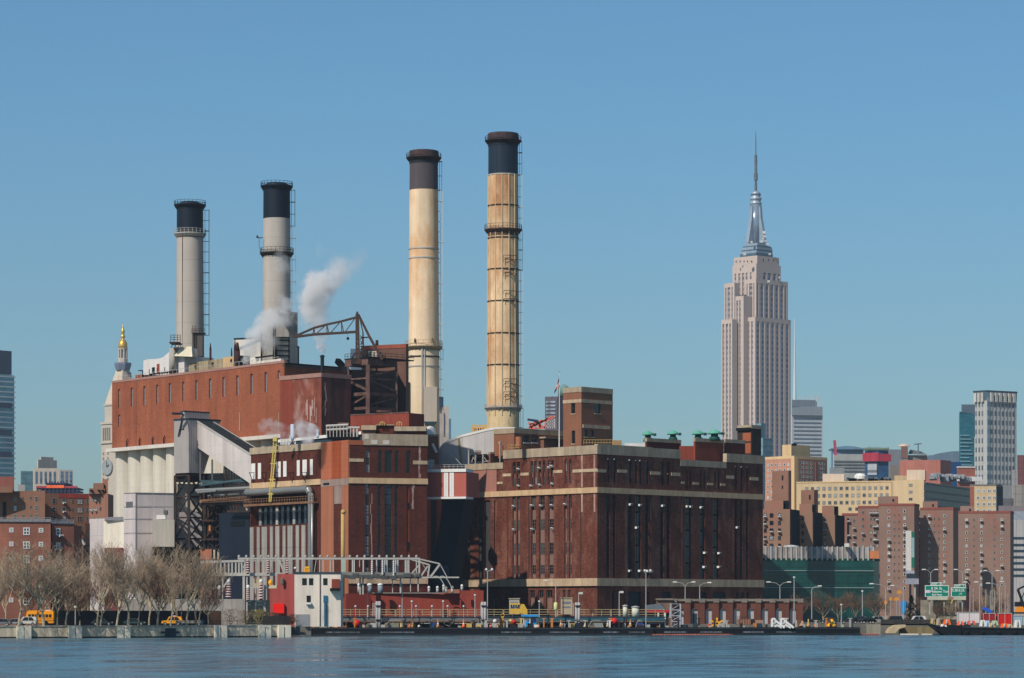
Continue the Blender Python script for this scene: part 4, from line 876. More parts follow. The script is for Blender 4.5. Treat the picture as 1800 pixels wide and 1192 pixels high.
CAPB=mat('stack_cap_black','#121b26',rough=.5,var=.1,streak=.1,fine=.03)
HOL=mat('cap_rust','#4c3c3c',rough=.8,var=.25,streak=.3,fine=.1)
def stacks():
 s,cx,cy,Rz=stack('a','grey smokestack with a black top, leftmost and shortest of the four',334,822,46,50,355,640,[(362,410,CAPB,'black_top'),(410,9999,GREYS,'shaft')],
  [(361,4.3,CAPB,1.1),(411.5,4.35,STEEL,1.2)],[(416,.9,.05,DSTEEL)],[(370,590,DSTEEL,1.1)])
 mb=MB();D=822;mb.lathe((cx,cy),[(3.4,Z(363,D)),(3.0,Z(358,D)),(2.4,Z(356,D)),(2.3,Z(355,D)),(.01,Z(355,D))],32);mb.build('cap',CAPB,s)
 mb=MB();D=815;x0,x1=X(338,D),X(356,D);mb.box(x0,x1,D,D+4,Z(626,D),Z(586,D));mb.build('side_housing',mat('housing_dark','#5d564f',var=.2,streak=.3),s)
 mb=MB();mb.box(X(337,D),X(360,D),D-.5,D+4,Z(586,D),Z(585,D))
 for px in (337,341,345,350,355,360):mb.beam(P(px,585,D-.4),P(px,578,D-.4),.1)
 for y in (578,581):mb.beam(P(337,y,D-.4),P(360,y,D-.4),.1)
 for px in (339,343):mb.beam(P(px,630,D-.4),P(px,572,D-.4),.16)
 mb.build('side_platform',DSTEEL,s)
 mb=MB();mb.beam((cx-1.7,cy-3.3,Z(620,822)),(cx-1.7,cy-3.25,Z(412,822)),.12);mb.build('conduit',DSTEEL,s)
 s,cx,cy,Rz=stack('b','grey smokestack with a tall black top, second from the left, steam around its foot',486.5,795,47,50,322,645,[(329,385,CAPB,'black_top'),(385,9999,GREYS,'shaft')],
  [(328,4.2,CAPB,1.1),(445.5,4.4,DSTEEL,1.3)],[(450,.9,.05,STEEL)],[(335,398,DSTEEL,.9),(400,610,STEEL,.9)])
 D=795;mb=MB();mb.lathe((cx,cy),[(3.45,Z(330,D)),(3.1,Z(325,D)),(2.6,Z(323,D)),(2.5,Z(322,D)),(.01,Z(322,D))],32);mb.build('cap',CAPB,s)
 mb=MB();mb.beam(P(462,418,D-2),P(453,418,D-2),.2);mb.box(X(452,D),X(455,D),D-2.4,D-1.6,Z(420,D),Z(416,D));mb.beam(P(455.5,418,D-2),P(455.5,436,D-2),.1);mb.build('side_arm',DSTEEL,s)
 mb=MB();mb.beam((cx-.4,cy-3.5,Z(560,D)),(cx-.4,cy-3.45,Z(455,D)),.12);mb.build('conduit',DSTEEL,s)
 # third
 D=800;s,cx,cy,Rz=stack('c','cream smokestack with a brown top, third from the left, boxy duct at its foot',745,D,49.5,56,266,750,[(266,335,BRN,'brown_top'),(335,608,CREAM,'shaft'),(608,9999,CREAM2,'lower_shaft')],
  [(278,4.6,DSTEEL,1.1),(610,4.9,mat('cream_steel','#a9987a',var=.15),1.5)],[(284,1.3,.1,BLACK),(438,.35,.14,STEEL),(454.5,.35,.14,STEEL),(628,.35,.14,DSTEEL),(645,.35,.14,STEEL),(614,.8,.05,DSTEEL)],[(285,335,DSTEEL,.6),(336,607,mat('pale_ladder','#c5c3bc',var=.05),.6),(614,720,STEEL,.6)])
 mb=MB();mb.lathe((cx,cy),[(Rz(Z(270,D))+.12,Z(277,D)),(Rz(Z(270,D))+.12,Z(266,D)),(3.2,Z(265,D)),(2.9,Z(265,D)),(2.9,Z(267,D)),(.01,Z(267,D))],40);mb.build('cap_ring',HOL,s)
 mb=MB();mb.tube((cx-.3,cy-4.05,Z(612,D)),(cx-.3,cy-4.1,Z(752,D)),.25,n=8);mb.tube((cx+.35,cy-4.05,Z(612,D)),(cx+.35,cy-4.1,Z(752,D)),.18,n=8);mb.build('conduit',STEEL,s)
 mb=MB();DD=793;mb.box(X(744.5,DD),X(768,DD),DD,DD+4.5,Z(741,DD),Z(680,DD));mb.build('duct_box',mat('duct_cream','#b5a999',var=.05,streak=.08),s)
 mb=MB();mb.hexa([P(752,748,DD),P(764,748,DD),P(764,748,DD+3),P(752,748,DD+3)],[P(744.6,741.2,DD),P(768,741.2,DD),P(768,741.2,DD+4),P(744.6,741.2,DD+4)]);mb.build('duct_hopper',TEALD,s)
 mb=MB();mb.lathe((X(756,789),789),[(2.0,Z(768,789)),(1.6,Z(764,789)),(1.35,Z(755,789)),(.9,Z(751,789)),(.3,Z(749,789))],18);mb.build('vent_dome',WHITE,s,True)
 for x0 in (728,759):
  mb=MB();mb.box(X(x0,D-4),X(x0+2.2,D-4),D-3.9,D-3.2,Z(604,D),Z(597,D));mb.build('porthole',mat('dark_rust','#3a2522'),s)
 # fourth
 D=804;s,cx,cy,Rz=stack('d','tallest smokestack, rust-streaked cream with a black top, rightmost of the four',884.5,D,52,57.5,235,752,[(235,308,BLK,'black_top'),(308,405,RUSTY,'shaft'),(405,716,RUSTY,'shaft'),(716,9999,mat('stack_base','#d6bd92',var=.1,streak=.25,ss=.7,fine=.08,col2='#8e5a34',c2=(.62,.75),c2s=.3),'lower_shaft')],
  [(248,4.8,DSTEEL,1.1),(404.5,4.95,mat('rust_platform','#5a4436',var=.2),1.3),(717,4.95,STEEL,.8)],[(254,1.2,.1,BLACK),(308.5,.3,.1,STEEL)]+[(y,.3,.15,DSTEEL) for y in (362.5,419.5,474.5,530.5,587,642.5)]+[(411,1.5,.06,mat('rust_platform','#5a4436'))],[(250,308,DSTEEL,.6),(309,403,mat('pale_ladder','#c5c3bc'),.6),(405,475,DSTEEL,.6),(476,715,mat('pale_ladder','#c5c3bc'),.6),(718,752,DSTEEL,.6)],verts=7)
 mb=MB();mb.lathe((cx,cy),[(Rz(Z(240,D))+.14,Z(247,D)),(Rz(Z(240,D))+.14,Z(235.5,D)),(3.3,Z(234.5,D)),(3.0,Z(234.5,D)),(3.0,Z(236,D)),(.01,Z(236,D))],40);mb.build('cap_ring',HOL,s)
 mb=MB();a=rad(-38);r=4.1
 mb=MB();mb.prism([(cx+3.1,cy-2.7),(cx+3.9,cy-1.9),(cx+4.1,cy-.8),(cx+3.5,cy-.8)],Z(716,D),Z(310,D)) if False else None
 for y in (452,459,477,483,514,528,668,677,691,699):
  mb=MB();q=[]
  for i in range(7):a=rad(-88+50*i/6);rr=Rz(Z(y,D))+.5;q.append(Vector((cx+rr*math.cos(a),cy+rr*math.sin(a),Z(y,D))))
  for i in range(6):mb.beam(q[i],q[i+1],.13,.13)
  for k in (0,3,6):mb.beam(q[k],q[k]+Vector((0,0,-.9)),.1)
  mb.build('bracket',DSTEEL,s)
 # yellow frames at the foot of the tall stack
 r=empty('yellow_railing',P(840,752,796),'yellow railings and valves beside the foot of the tallest smokestack','railing');DD=796;mb=MB()
 for i in range(7):mb.beam(P(831+i*4,760,DD),P(831+i*4,747.5,DD),.3)
 for y in (748,752):mb.beam(P(831,y,DD),P(856,y,DD),.25)
 mb.build('frame',YELB if False else mat('orange_yellow','#dba24a',var=.05),r)
 for i in range(4):mb=MB();mb.lathe((X(835+i*5,DD),DD+.6),[(.1,Z(760,DD)),(.35,Z(755,DD)),(.3,Z(752,DD)),(.05,Z(751,DD))],8);mb.build('valve',BLACK,r)
stacks()
# ================================================================= STEEL FRAME, DERRICK AND BRICK TOWER BEHIND
def crane():
 root=empty('brick_stair_block',P(665,725,762),'plain brown brick block with a red cap behind the dark steel frame','building')
 A,B=G(636,768),G(713.5,762);W=Wall(A,B);mb=MB();W.facade(mb,0,W.L,GZ,W.z(613,680),[]);mb.prism([(A.x,A.y+.01),(B.x,B.y+.01),(B.x+.5,B.y+5),(A.x+1,A.y+7)],GZ,W.z(613,680)-.05);mb.build('wall',mat('brown_stack_brick','#684a3e',var=.12,streak=.1,fine=.15,lines=[('z',1.5,.08,.15)]),root)
 mb=MB();W.sbox(mb,-.1,W.L+.1,W.z(613,680),W.z(606,680),-1,.12);mb.build('coping',B_red,root)
 root=empty('grey_box',P(620,640,775),'blue grey box peeking out left of the brown brick block','casing');mb=MB();mb.prism([G(616,775),G(636,775),G(637,780),G(617,780)],Z(650,775),Z(613,775));mb.build('wall',mat('blue_grey','#5d6f80'),root)
 root=empty('tan_block',P(716,750,768),'narrow tan rendered wall between the brown brick block and the third smokestack','building');mb=MB();mb.prism([G(713.8,768),G(721,768),G(722,775),G(714.5,775)],GZ,Z(672,768));mb.build('wall',mat('tan_render','#b39c70'),root)
 root=empty('red_wall',P(665,755,728),'low bright red brick wall below the dark steel frame','wall');A,B=G(616,734),G(719,724);W=Wall(A,B);mb=MB();W.sbox(mb,0,W.L,40,W.z(728.5,660),-6,0);mb.build('wall',mat('red_wall','#823c2e',var=.1,streak=.2,fine=.15),root);mb=MB();W.sbox(mb,0,W.L,W.z(728.5,660),W.z(726.5,660),-.5,.1);mb.build('coping',RUST,root)
 # open frame
 C=G(646.5,738);L=along(C,DL,612);Rr=along(C,DR,696.5);B4=L+Rr-C
 root=empty('steel_tower',(C.x,C.y,40),'open rust-brown steel frame tower with diagonal braces carrying the derrick','steel tower')
 z1,z0=Z(641,738),Z(735,738);cs=[L,C,Rr,B4];mb=MB()
 wds=[.55,.95,.6,.5]
 for c,w in zip(cs,wds):mb.beam((c.x,c.y,z0-4),(c.x,c.y,z1),w)
 mb.split('column',RUST,root)
 mb=MB()
 for y,w in ((664.5,.35),(692,.8),(717,.65)):
  z=Z(y,738)
  for a,b in ((0,1),(1,2),(2,3),(3,0)):mb.beam((cs[a].x,cs[a].y,z),(cs[b].x,cs[b].y,z),w)
 mb.split('cross_beam',RUST,root)
 mb=MB();zA=[Z(y,738) for y in (645,664,692,717)]
 def br(a,b,za,zb,w=.4):mb.beam((cs[a].x,cs[a].y,za),(cs[b].x,cs[b].y,zb),w)
 br(1,2,zA[1]+.5,zA[0]-.3);br(1,2,zA[1]-.5,zA[2]+.9,.5);br(1,2,zA[3]+.6,zA[2]-.5);br(0,1,zA[1]-.4,zA[2]+.8,.5);br(0,1,zA[3]+.6,zA[2]-.4);br(0,3,zA[1],zA[2]);br(3,2,zA[1],zA[2]);mb.build('brace',RUST,root)
 mb=MB();ext=1.2;q=[L+(L-C).normalized()*1.2,C,Rr+(Rr-C).normalized()*.3,B4];mb.prism([(p.x,p.y) for p in q],z1,z1+1.6);mb.build('deck_girder',RUST,root)
 mb=MB();mb.prism([(p.x,p.y) for p in [q[0]+(q[0]-C)*.02,C+Vector((0,-.5)),q[2]+Vector((4,3)),q[3]]],z1+1.61,z1+1.9);mb.build('deck',DARK,root)
 mb=MB()
 for a,b in ((q[0],C),(C,q[2]+Vector((4,3)))):
  k=8
  for i in range(k+1):p=a+(b-a)*i/k;mb.beam((p.x,p.y,z1+1.9),(p.x,p.y,z1+3),.1)
  for h in (2.4,3):mb.beam((a.x,a.y,z1+h),(b.x,b.y,z1+h),.09)
 mb.build('railing',DSTEEL,root)
 mb=MB();mb.prism([G(614,752),G(694,758),G(700,764),G(616,764)],z0-6,z1-.1);o=mb.build('dark_hopper',mat('bunker_black','#1b1a1c',var=.3,streak=.2,fine=.2),None);tag(o,'black coal bunker filling the inside of the open steel frame','bunker')
 # derrick
 D=740;zd=Z(637,D);r=empty('derrick_crane',P(630,637,D),'rusty derrick crane with a lattice boom reaching left above the roof','crane')
 mb=MB();
 for ox,oy in ((-3,0),(3,0),(-3,1.2),(3,1.2)):mb.beam(P(629+ox*.8,637,D+oy),P(628+ox*.5,552,D+oy*.6),.45)
 for i in range(9):
  y=634-i*8.6;mb.beam(P(626.8,y,D),P(631,y-8,D),.16);mb.beam(P(631,y,D),P(626.8,y-8,D),.16);mb.beam(P(626.5,y,D),P(631.5,y,D),.2)
 mb.beam(P(628,552,D),P(628,548,D),.5);mb.build('mast',mat('derrick_rust','#4b3932',var=.15),r)
 mb=MB();bt=[(518,591.5),(552,576.5),(574.5,570.5),(600,565),(626,558)];bb=[(518,592.5),(552,588),(577,586.5),(603,585),(625,583.5)]
 for L_ in (bt,bb):
  for i in range(4):
   for o in (0,1.3):mb.beam(P(*L_[i],D+o),P(*L_[i+1],D+o),.5 if L_ is bt else .58)
 for i in range(1,4):
  for o in (0,1.3):
   mb.beam(P(*bt[i],D+o),P(bb[i][0]-2,bb[i][1],D+o),.22);mb.beam(P(*bt[i],D+o),P(bb[i][0]+1.5,bb[i][1],D+o),.2);mb.beam(P(bb[i][0]+3,bb[i][1],D+o),P(bt[i+1][0]-1,bt[i+1][1],D+o),.2)
  mb.beam(P(*bt[i],D),P(*bt[i],D+1.3),.2)
 mb.build('boom',mat('derrick_rust','#4b3932'),r)
 mb=MB();mb.beam(P(630,553,D),P(650,593,D),.6);mb.beam(P(650,593,D),P(672,632,D),.65);mb.build('back_stay',mat('derrick_rust','#4b3932'),r)
 mb=MB();mb.beam(P(632,558,D),P(638,584,D),.25);mb.beam(P(638,584,D),P(640,634,D),.3);mb.beam(P(634,594,D),P(652,592.5,D),.3);mb.beam(P(634,634,D),P(638,584,D),.2)
 for i in range(5):mb.beam(P(633,590+i*9,D),P(639,597+i*9,D),.18);mb.beam(P(639,590+i*9,D),P(633,597+i*9,D),.18)
 mb.build('strut',DSTEEL,r)
 mb=MB();mb.lathe((X(611.5,D),D),[(.05,Z(598,D)),(.35,Z(596,D)),(.35,Z(594,D)),(.1,Z(592.5,D))],8);mb.beam(P(611.5,592.5,D),P(611.5,585,D),.05);mb.build('hook_block',BLACK,r)
 mb=MB();mb.box(X(617,D),X(645,D),D-.5,D+3,zd-.4,Z(630,D));mb.beam(P(618,630,D),P(627,618,D),.3);mb.beam(P(640,630,D),P(632,618,D),.3);mb.build('turntable',DSTEEL,r)
 r2=empty('winch_cabin',P(655,637,742),'cream winch cabin with rounded corners on the deck of the steel frame','cabin');D=742
 mb=MB();mb.hexa([P(647,635,D),P(662.5,635,D),P(662.5,635,D+2.5),P(647,635,D+2.5)],[P(647,619,D),P(662.5,619,D),P(662.5,619,D+2.5),P(647,619,D+2.5)]);mb.hexa([P(647,619,D),P(662.5,619,D),P(662.5,619,D+2.5),P(647,619,D+2.5)],[P(650,616.5,D+.4),P(660,616.5,D+.4),P(660,616.5,D+2),P(650,616.5,D+2)]);mb.build('body',mat('cabin_cream','#c2b9a6',var=.08,streak=.2),r2)
 mb=MB()
 for x in (652,657.5):mb.beam(P(x,634,D-.1),P(x,618,D-.1),.12)
 mb.beam(P(647,627,D-.1),P(662.5,627,D-.1),.12);mb.build('frame',SPAN,r2)
 r2=empty('deck_machinery',P(673,637,742),'dark posts and machinery on the deck right of the cream winch cabin','machinery');mb=MB()
 for x,y in ((644,622),(665,622),(669,619),(673,623),(677,625)):mb.beam(P(x,637,D),P(x,y,D),.3)
 mb.beam(P(664,624,D),P(680,636,D),.25);mb.beam(P(680,637,D),P(664,637,D),.5);mb.tube(P(662.6,598,D),P(662.6,607,D),.35,n=8);mb.build('frame',DSTEEL,r2)
 # jumble of dark pipes at the foot
 r3=empty('roof_ductwork',P(595,765,722),'dark ducts and railings on the roof in front of the stained brick block','ductwork');D=720
 mb=MB();mb.box(X(575,D),X(632,D),D,D+5,Z(771,D),Z(762,D));mb.box(X(594,D),X(613,D),D,D+4,Z(757,D),Z(741,D));mb.build('casing',DARK,r3)
 mb=MB();mb.box(X(594,D),X(613.5,D),D-.3,D-.01,Z(753,D),Z(743,D));mb.build('panel',mat('rust_panel','#6b5148'),r3)
 mb=MB()
 for y in (749,756):mb.tube(P(573,y,D-.6),P(612,y-2,D-.6),.3,n=8)
 for i in range(8):mb.beam(P(574+i*6,768,D-.8),P(574+i*6,749,D-.8),.18)
 for x in (622,628):mb.tube(P(x,768,D-.6),P(x,750,D-.6),.25,n=8)
 mb.tube(P(612,752,D-.6),P(632,752,D-.6),.3,n=8);mb.build('pipe',STEEL,r3)
 # flat pale eaves beam (conveyor roof edge) between coal house and turbine hall
 r4=empty('pale_girder',P(530,780,722),'long pale girder edge running behind the turbine hall parapet','girder')
 mb=MB();mb.beam(P(490,775.5,738),P(636,761,719),.5,.7);mb.build('edge',WHITE,r4)
 mb=MB();mb.hexa([P(490,784,738),P(636,775,719.4),P(638,775,722),P(492,784,741)],[P(490,776.5,738),P(636,762,719.4),P(638,762,722),P(492,776.5,741)]);mb.build('web',TEALD,r4)
 for x,y0,y1,w,lab in ((514,775,746,.9,'tall pale blue steam vent with a conical foot on the turbine hall roof'),(558,770,755,.65,'short pale blue steam vent right of the taller one on the turbine hall roof')):
  rr=empty('steam_vent',P(x,y0,722),lab,'vent');mb=MB();c=(X(x,722),722);mb.lathe(c,[(w*.3,Z(y0,722)),(w*.75,Z(y0-9 if w > .8 else y0-3,722)),(w*.45 if False else w*.5,Z(y0-9 if w > .8 else y0-3,722)+.05),(w*.5,Z(y1,722))],14);mb.build('pipe',mat('pale_blue_metal','#a9bac4',var=.05),rr,True)
  if w > .8:
   mb=MB()
   for a,b in ((508,514),(520,514)):mb.beam(P(a,785,722),P(a+(1 if a < 514 else -1),768,722),.14);mb.beam(P(a,783,722),P(b,772,722),.14)
   mb.build('bracing',WHITE,rr)
 mb=MB()
 for i in range(6):mb.tube(P(494+i*2.6,782,724),P(494+i*2.6,771.5+(i % 2),724),.14,n=6)
 tag(mb.build('vent_pipes',WHITE),'cluster of thin white vent pipes left of the tall pale blue steam vent','vents')
crane()
# ================================================================= COAL TRANSFER HOUSE, CONVEYOR, TRESTLE
def conveyor():
 C=G(332,753);L=along(C,DL,306);Rr=along(C,DR,388);pts=(L,C,Rr,L+Rr-C);D=753
 root=empty('transfer_house',(C.x,C.y,Z(830,D)),'ribbed silver-grey metal transfer house standing on a dark steel trestle','transfer house')
 z0,z1=Z(831,D),Z(736.5,D);W0,W1=Wall(L,C),Wall(C,Rr)
 B=pts[3];e=W1.s(358)/W1.L;R2=C+(Rr-C)*e
 mb=MB();mb.hexa([(p.x,p.y,z0) for p in (L,C,R2,L+R2-C)],[(p.x,p.y,z1) for p in (L,C,Rr,B)]);mb.build('wall',RIB,root)
 mb=MB();W0.sbox(mb,-.1,W0.L+.1,z1-.2,z1+.25,-.4,.12);W1.sbox(mb,0,W1.L,z1-.2,z1+.25,-.4,.1);mb.build('coping',TEALD,root)
 mb=MB();q=[C+DL*1+DR*-.0+(L-C)*.35,C+DR*1.5+(L-C)*.35,Rr+(L-C)*.1-(Rr-C)*.42,B-(Rr-C)*.42]
 t0=G(322,757);mb=MB();pp=cb(318,324,368.5,757);mb.prism([(p.x,p.y) for p in pp],z1-.1,Z(723.5,757));mb.build('upper_box',RIB,root)
 mb=MB();Wa,Wb=Wall(pp[0],pp[1]),Wall(pp[1],pp[2]);zz=Z(723.5,757);Wa.sbox(mb,-.1,Wa.L+.1,zz-.1,zz+.25,-.4,.1);Wb.sbox(mb,0,Wb.L,zz-.1,zz+.25,-.4,.1);mb.build('coping',TEALD,root)
 mb=MB();mb.beam(P(302.5,727,752),P(322,727.5,752),.55);mb.beam(P(321,727,752),P(318.5,737,751),.25);mb.beam(P(320,737,751),P(313,768,750),.3);mb.beam(P(323,728,752),P(316,765,750),.22)
 for i in range(6):mb.beam(P(318-i*.8,740+i*5,750.5),P(321-i*.8,743+i*5,750.5),.18)
 mb.beam(P(315,755,750),P(324,755,750),.3);mb.build('hoist_jib',BLACK,root)
 mb=MB();mb.prism([(p.x+(B.x-p.x)*.04,p.y+(B.y-p.y)*.04) for p in (L,C,R2,L+R2-C)],Z(846,D),z0-.02);mb.build('underframe',DARK,root)
 # sloping gallery, falls towards the viewer and right
 n=Vector((.73,-.69)).normalized();S=W1.A+W1.d*W1.s(347);E=along(S,n,441)
 g=empty('conveyor_gallery',(S.x,S.y,Z(800,D)),'long sloping silver conveyor gallery with a dark roof running down to the turbine hall','conveyor');wv=DR*5.2
 zt0,zb0=Z(741.5,S.y),Z(787,S.y);zt1,zb1=Z(800,E.y),Z(851,E.y)
 mb=MB();mb.hexa([(S.x,S.y,zb0),(E.x,E.y,zb1),(E.x+wv.x,E.y+wv.y,zb1),(S.x+wv.x,S.y+wv.y,zb0)],[(S.x,S.y,zt0),(E.x,E.y,zt1),(E.x+wv.x,E.y+wv.y,zt1),(S.x+wv.x,S.y+wv.y,zt0)]);mb.build('wall',RIBS,g)
 mb=MB();o=.35;a=(S.x+wv.x*.07,S.y+wv.y*.07,zt0+.03);b=(E.x+wv.x*.07,E.y+wv.y*.07,zt1+.03);c=(E.x+wv.x*.93,E.y+wv.y*.93,zt1+.03);d=(S.x+wv.x*.93,S.y+wv.y*.93,zt0+.03);mb.hexa([a,b,c,d],[(p[0],p[1],p[2]+.25) for p in (a,b,c,d)]);mb.build('roof',mat('dark_roofing','#24282b',var=.25,vs=.5,streak=0,fine=.35,col2='#4a4a48',c2=(.55,.7),c2s=.9),g)
 mb=MB()
 for f in (.0,1.0):mb.beam((S.x+wv.x*f,S.y+wv.y*f,zt0+.1),(E.x+wv.x*f,E.y+wv.y*f,zt1+.1),.35)
 mb.build('roof_edge',STEEL,g)
 # trestle
 t=empty('steel_trestle',(C.x,C.y,GZ),'dark rusty lattice trestle tower carrying the transfer house','trestle')
 zb,zt=GZ,z0-.6;cs=[L+DL*-.4,C,C+(R2-C)*.98,L+R2-C];lev=[GZ+i*(zt-GZ)/7 for i in range(8)]
 mb=MB()
 for c in cs:mb.beam((c.x,c.y,zb),(c.x,c.y,zt),.62)
 mid=(C+cs[2])/2;mid2=(cs[0]+cs[3])/2
 mb.build('leg',DSTEEL,t)
 mb=MB()
 for z in lev[1:]:
  for a,b in ((0,1),(1,2),(2,3),(3,0)):mb.beam((cs[a].x,cs[a].y,z),(cs[b].x,cs[b].y,z),.4)
 mb.build('cross_beam',DSTEEL,t)
 mb=MB()
 for i in range(7):
  for a,b in ((0,1),(1,2),(2,3),(3,0)):
   mb.beam((cs[a].x,cs[a].y,lev[i]),(cs[b].x,cs[b].y,lev[i+1]),.28);mb.beam((cs[b].x,cs[b].y,lev[i]),(cs[a].x,cs[a].y,lev[i+1]),.28)
 mb.build('brace',DSTEEL,t)
 # second trestle bay and pipe bridge in the shadow
 t2=empty('pipe_bridge',P(400,890,748),'tangled pipe bridge with rusty walkway and teal trays between trestle and turbine hall','pipe bridge')
 A,Bp=P(352,0,752),P(441,0,744)
 def bar(px0,y0,px1,y1,w,m,nm,dd=0,round_=False):
  mb=MB();D0=752-(px0-352)*.09+dd;D1=752-(px1-352)*.09+dd
  (mb.tube(P(px0,y0,D0),P(px1,y1,D1),w/2,n=8) if round_ else mb.beam(P(px0,y0,D0),P(px1,y1,D1),w));return mb.build(nm,m,t2)
 TEAL=mat('teal_steel','#3c5458',var=.2)
 bar(352,853,436,842,.5,TEAL,'cable_tray');bar(352,848,436,846,.35,TEAL,'cable_tray');bar(352,845,410,847,.3,TEAL,'cable_tray',2)
 bar(345,863,440,858,1.0,PIPEM,'pipe',0,True);bar(366,872,440,866,.8,PIPEM,'pipe',1,True);bar(347,866,380,863,.5,PIPEM,'pipe',-1,True)
 bar(352,882,448,877,.6,RUSTP,'walkway');bar(352,879,448,872,.15,RUSTP,'walkway',-1)
 for x in (352,372,396,421,434):bar(x,884,x,845 if x != 396 else 830,.32,DSTEEL,'post')
 for x in (352,373,396):bar(x,845,x,795+(x-352)*.62,.4,mat('grey_post','#5d5c5c',var=.15),'hanger',2)
 for i in range(9):bar(392+i*5,850,394+i*4.4,816+i*3.0,.22,DSTEEL,'hanger',1)
 for i in range(8):bar(404+i*5,886,407+i*5,899,.3,DSTEEL,'brace',1)
 bar(400,899,441,899,.5,DSTEEL,'beam',1);bar(352,886,441,886,.5,DSTEEL,'beam',1)
 for c,y in ((437,865),):mb=MB();mb.lathe((X(c,744),743),[(.6,Z(871,744)),(1.2,Z(866,744)),(.6,Z(860,744))],12);mb.build('pipe_joint',PIPEM,t2)
 for i in range(14):bar(366+i*5.4,878,366+i*5.4,872.5,.1,RUSTP,'rail_post',-1)
 # dark bunker frame in the shade
 r=empty('dark_bunker',P(372,1090,756),'dark steel bunker block standing in shade between trestle and navy shed','bunker')
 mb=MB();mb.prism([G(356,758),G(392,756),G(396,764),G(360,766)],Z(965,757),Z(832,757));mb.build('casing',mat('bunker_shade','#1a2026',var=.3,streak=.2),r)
 for x in (360,366,373,380,387,394):mb=MB();mb.beam(P(x,1090,756),P(x,884,756),.5);mb.build('column',DSTEEL,r)
 mb=MB()
 for y in (915,948,965,985):mb.beam(P(354,y,755),P(396,y,755),.45)
 for y in (884,915,948):mb.beam(P(360,y,755.5),P(394,y+30,755.5),.3);mb.beam(P(394,y,755.5),P(360,y+30,755.5),.3)
 mb.build('beam',DSTEEL,r);mb=MB();mb.box(X(368,755),X(371,755),753.5,754.5,Z(934,755),Z(924,755));mb.build('orange_box',mat('dull_orange','#c07a3c'),r)
 mb=MB();mb.prism([G(330,757),G(372,754),G(374,762),G(332,765)],GZ,Z(966,757));o=mb.build('brick_base',mat('salmon_brick','#a8684e'),r)
conveyor()
def pale_sheds():
 r=empty('cladding_building',P(230,1090,760),'stepped pale lavender-grey metal clad building in front of the silos','building')
 def bl(pl,pc,pr,D,yt,m,nm,yb=None):
  pts=cb(pl,pc,pr,D);mb=MB();mb.prism([(p.x,p.y) for p in pts],GZ if yb is None else Z(yb,D),Z(yt,D));o=mb.build(nm,m,r)
  mb=MB();a,b=Wall(pts[0],pts[1]),Wall(pts[1],pts[2]);z=Z(yt,D);a.sbox(mb,-.05,a.L+.08,z-.05,z+.2,-.3,.08);b.sbox(mb,0,b.L,z-.05,z+.2,-.3,.07);q=mb.build('edge_trim',mat('trim_grey','#77767a'),r);q.parent=o;return pts
 # D = corner depth; faces run away left and right
 A,B=G(157,770),G(222,756);p1=[G(157,770),G(182,764),G(222,764),G(222,780),G(157,784)]
 mb=MB();mb.prism([G(157,768),G(184,762),G(186,778),G(160,780)],GZ,Z(912,765));mb.build('bay',CLAD,r)
 mb=MB();mb.prism([G(182,761.5),G(221,757),G(224,776),G(186,778)],GZ,Z(916,760));mb.build('bay',CLAD2,r)
 mb=MB();mb.prism([G(218,757),G(238,753),G(310,757),G(312,775),G(222,776)],GZ,Z(867.5,756));mb.build('bay',CLAD,r)
 mb=MB();mb.prism([G(268.5,749),G(306.5,751),G(308,756),G(270,755)],Z(961,750),Z(913.5,750));mb.build('bay',CLAD2,r)
 mb=MB();mb.prism([G(310,757),G(358,760),G(358,775),G(312,775)],Z(962,757),Z(900,757));mb.build('bay',CLAD,r)
 mb=MB();mb.prism([G(310,758),G(358,761),G(358,775),G(312,775)],Z(899,757),Z(850,757));mb.build('bay',CLAD2,r)
 mb=MB();mb.prism([G(394,762),G(440,762),G(440,775),G(396,775)],GZ,Z(815,762));mb.build('bay',CLAD2,r)
 mb=MB();mb.prism([G(218,756.8),G(238,752.8),G(310,756.8),G(310,757.4),G(238,753.4),G(218,757.4)],Z(867.6,756),Z(866.6,756));mb.build('edge_trim',mat('trim_grey','#77767a'),r)
 mb=MB();W=Wall(G(218,757),G(238,753));W.box(mb,222,233.5,882,892,0,.1);mb.build('louvre',mat('louvre_grey','#5c5c5e'),r)
 for py in (891,912.5,937):
  mb=MB();D=752.8
  for a,b in ((G(218,756.9),G(238,752.9)),(G(238,752.9),G(268 if py > 912 else 306,754.6 if py > 912 else 756.8))):w=Wall(a,b);w.sbox(mb,0,w.L,Z(py,755)-.07,Z(py,755)+.07,0,.03)
  mb.build('panel_joint',mat('joint_grey','#8f8b90'),r)
 for px in (238,268):
  mb=MB();mb.beam(P(px,867,752.8),P(px,965,752.8),.1);mb.build('panel_joint',mat('joint_grey','#8f8b90'),r)
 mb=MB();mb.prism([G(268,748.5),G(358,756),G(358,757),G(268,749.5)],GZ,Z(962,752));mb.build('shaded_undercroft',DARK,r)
 mb=MB();mb.prism([G(185,760),G(217,757),G(217,760),G(185,763)],Z(915,759),Z(909,759));mb.build('roof_duct',mat('trim_grey','#77767a'),r)
 mb=MB();mb.box(X(275,751),X(291,751),751,753,Z(912.5,751),Z(905,751));mb.build('roof_unit',WHITE,r)
 mb=MB();mb.box(X(289.5,751),X(294.5,751),750.5,752,Z(905,751),Z(897,751));mb.build('roof_unit',mat('louvre_grey','#5c5c5e'),r)
 mb=MB()
 for x in (275,283,291):mb.beam(P(x,905,751),P(x,897,751),.1)
 mb.beam(P(275,897,751),P(291,897,751),.1);mb.build('roof_railing',STEEL,r)
 mb=MB();mb.prism([G(183.5,760.5),G(216,757),G(216,757.5),G(183.5,761)],GZ,Z(963,759));mb.build('brick_base',B_dark,r)
 r=empty('navy_shed',P(410,1090,745),'dark navy metal shed standing in shade left of the turbine hall','shed')
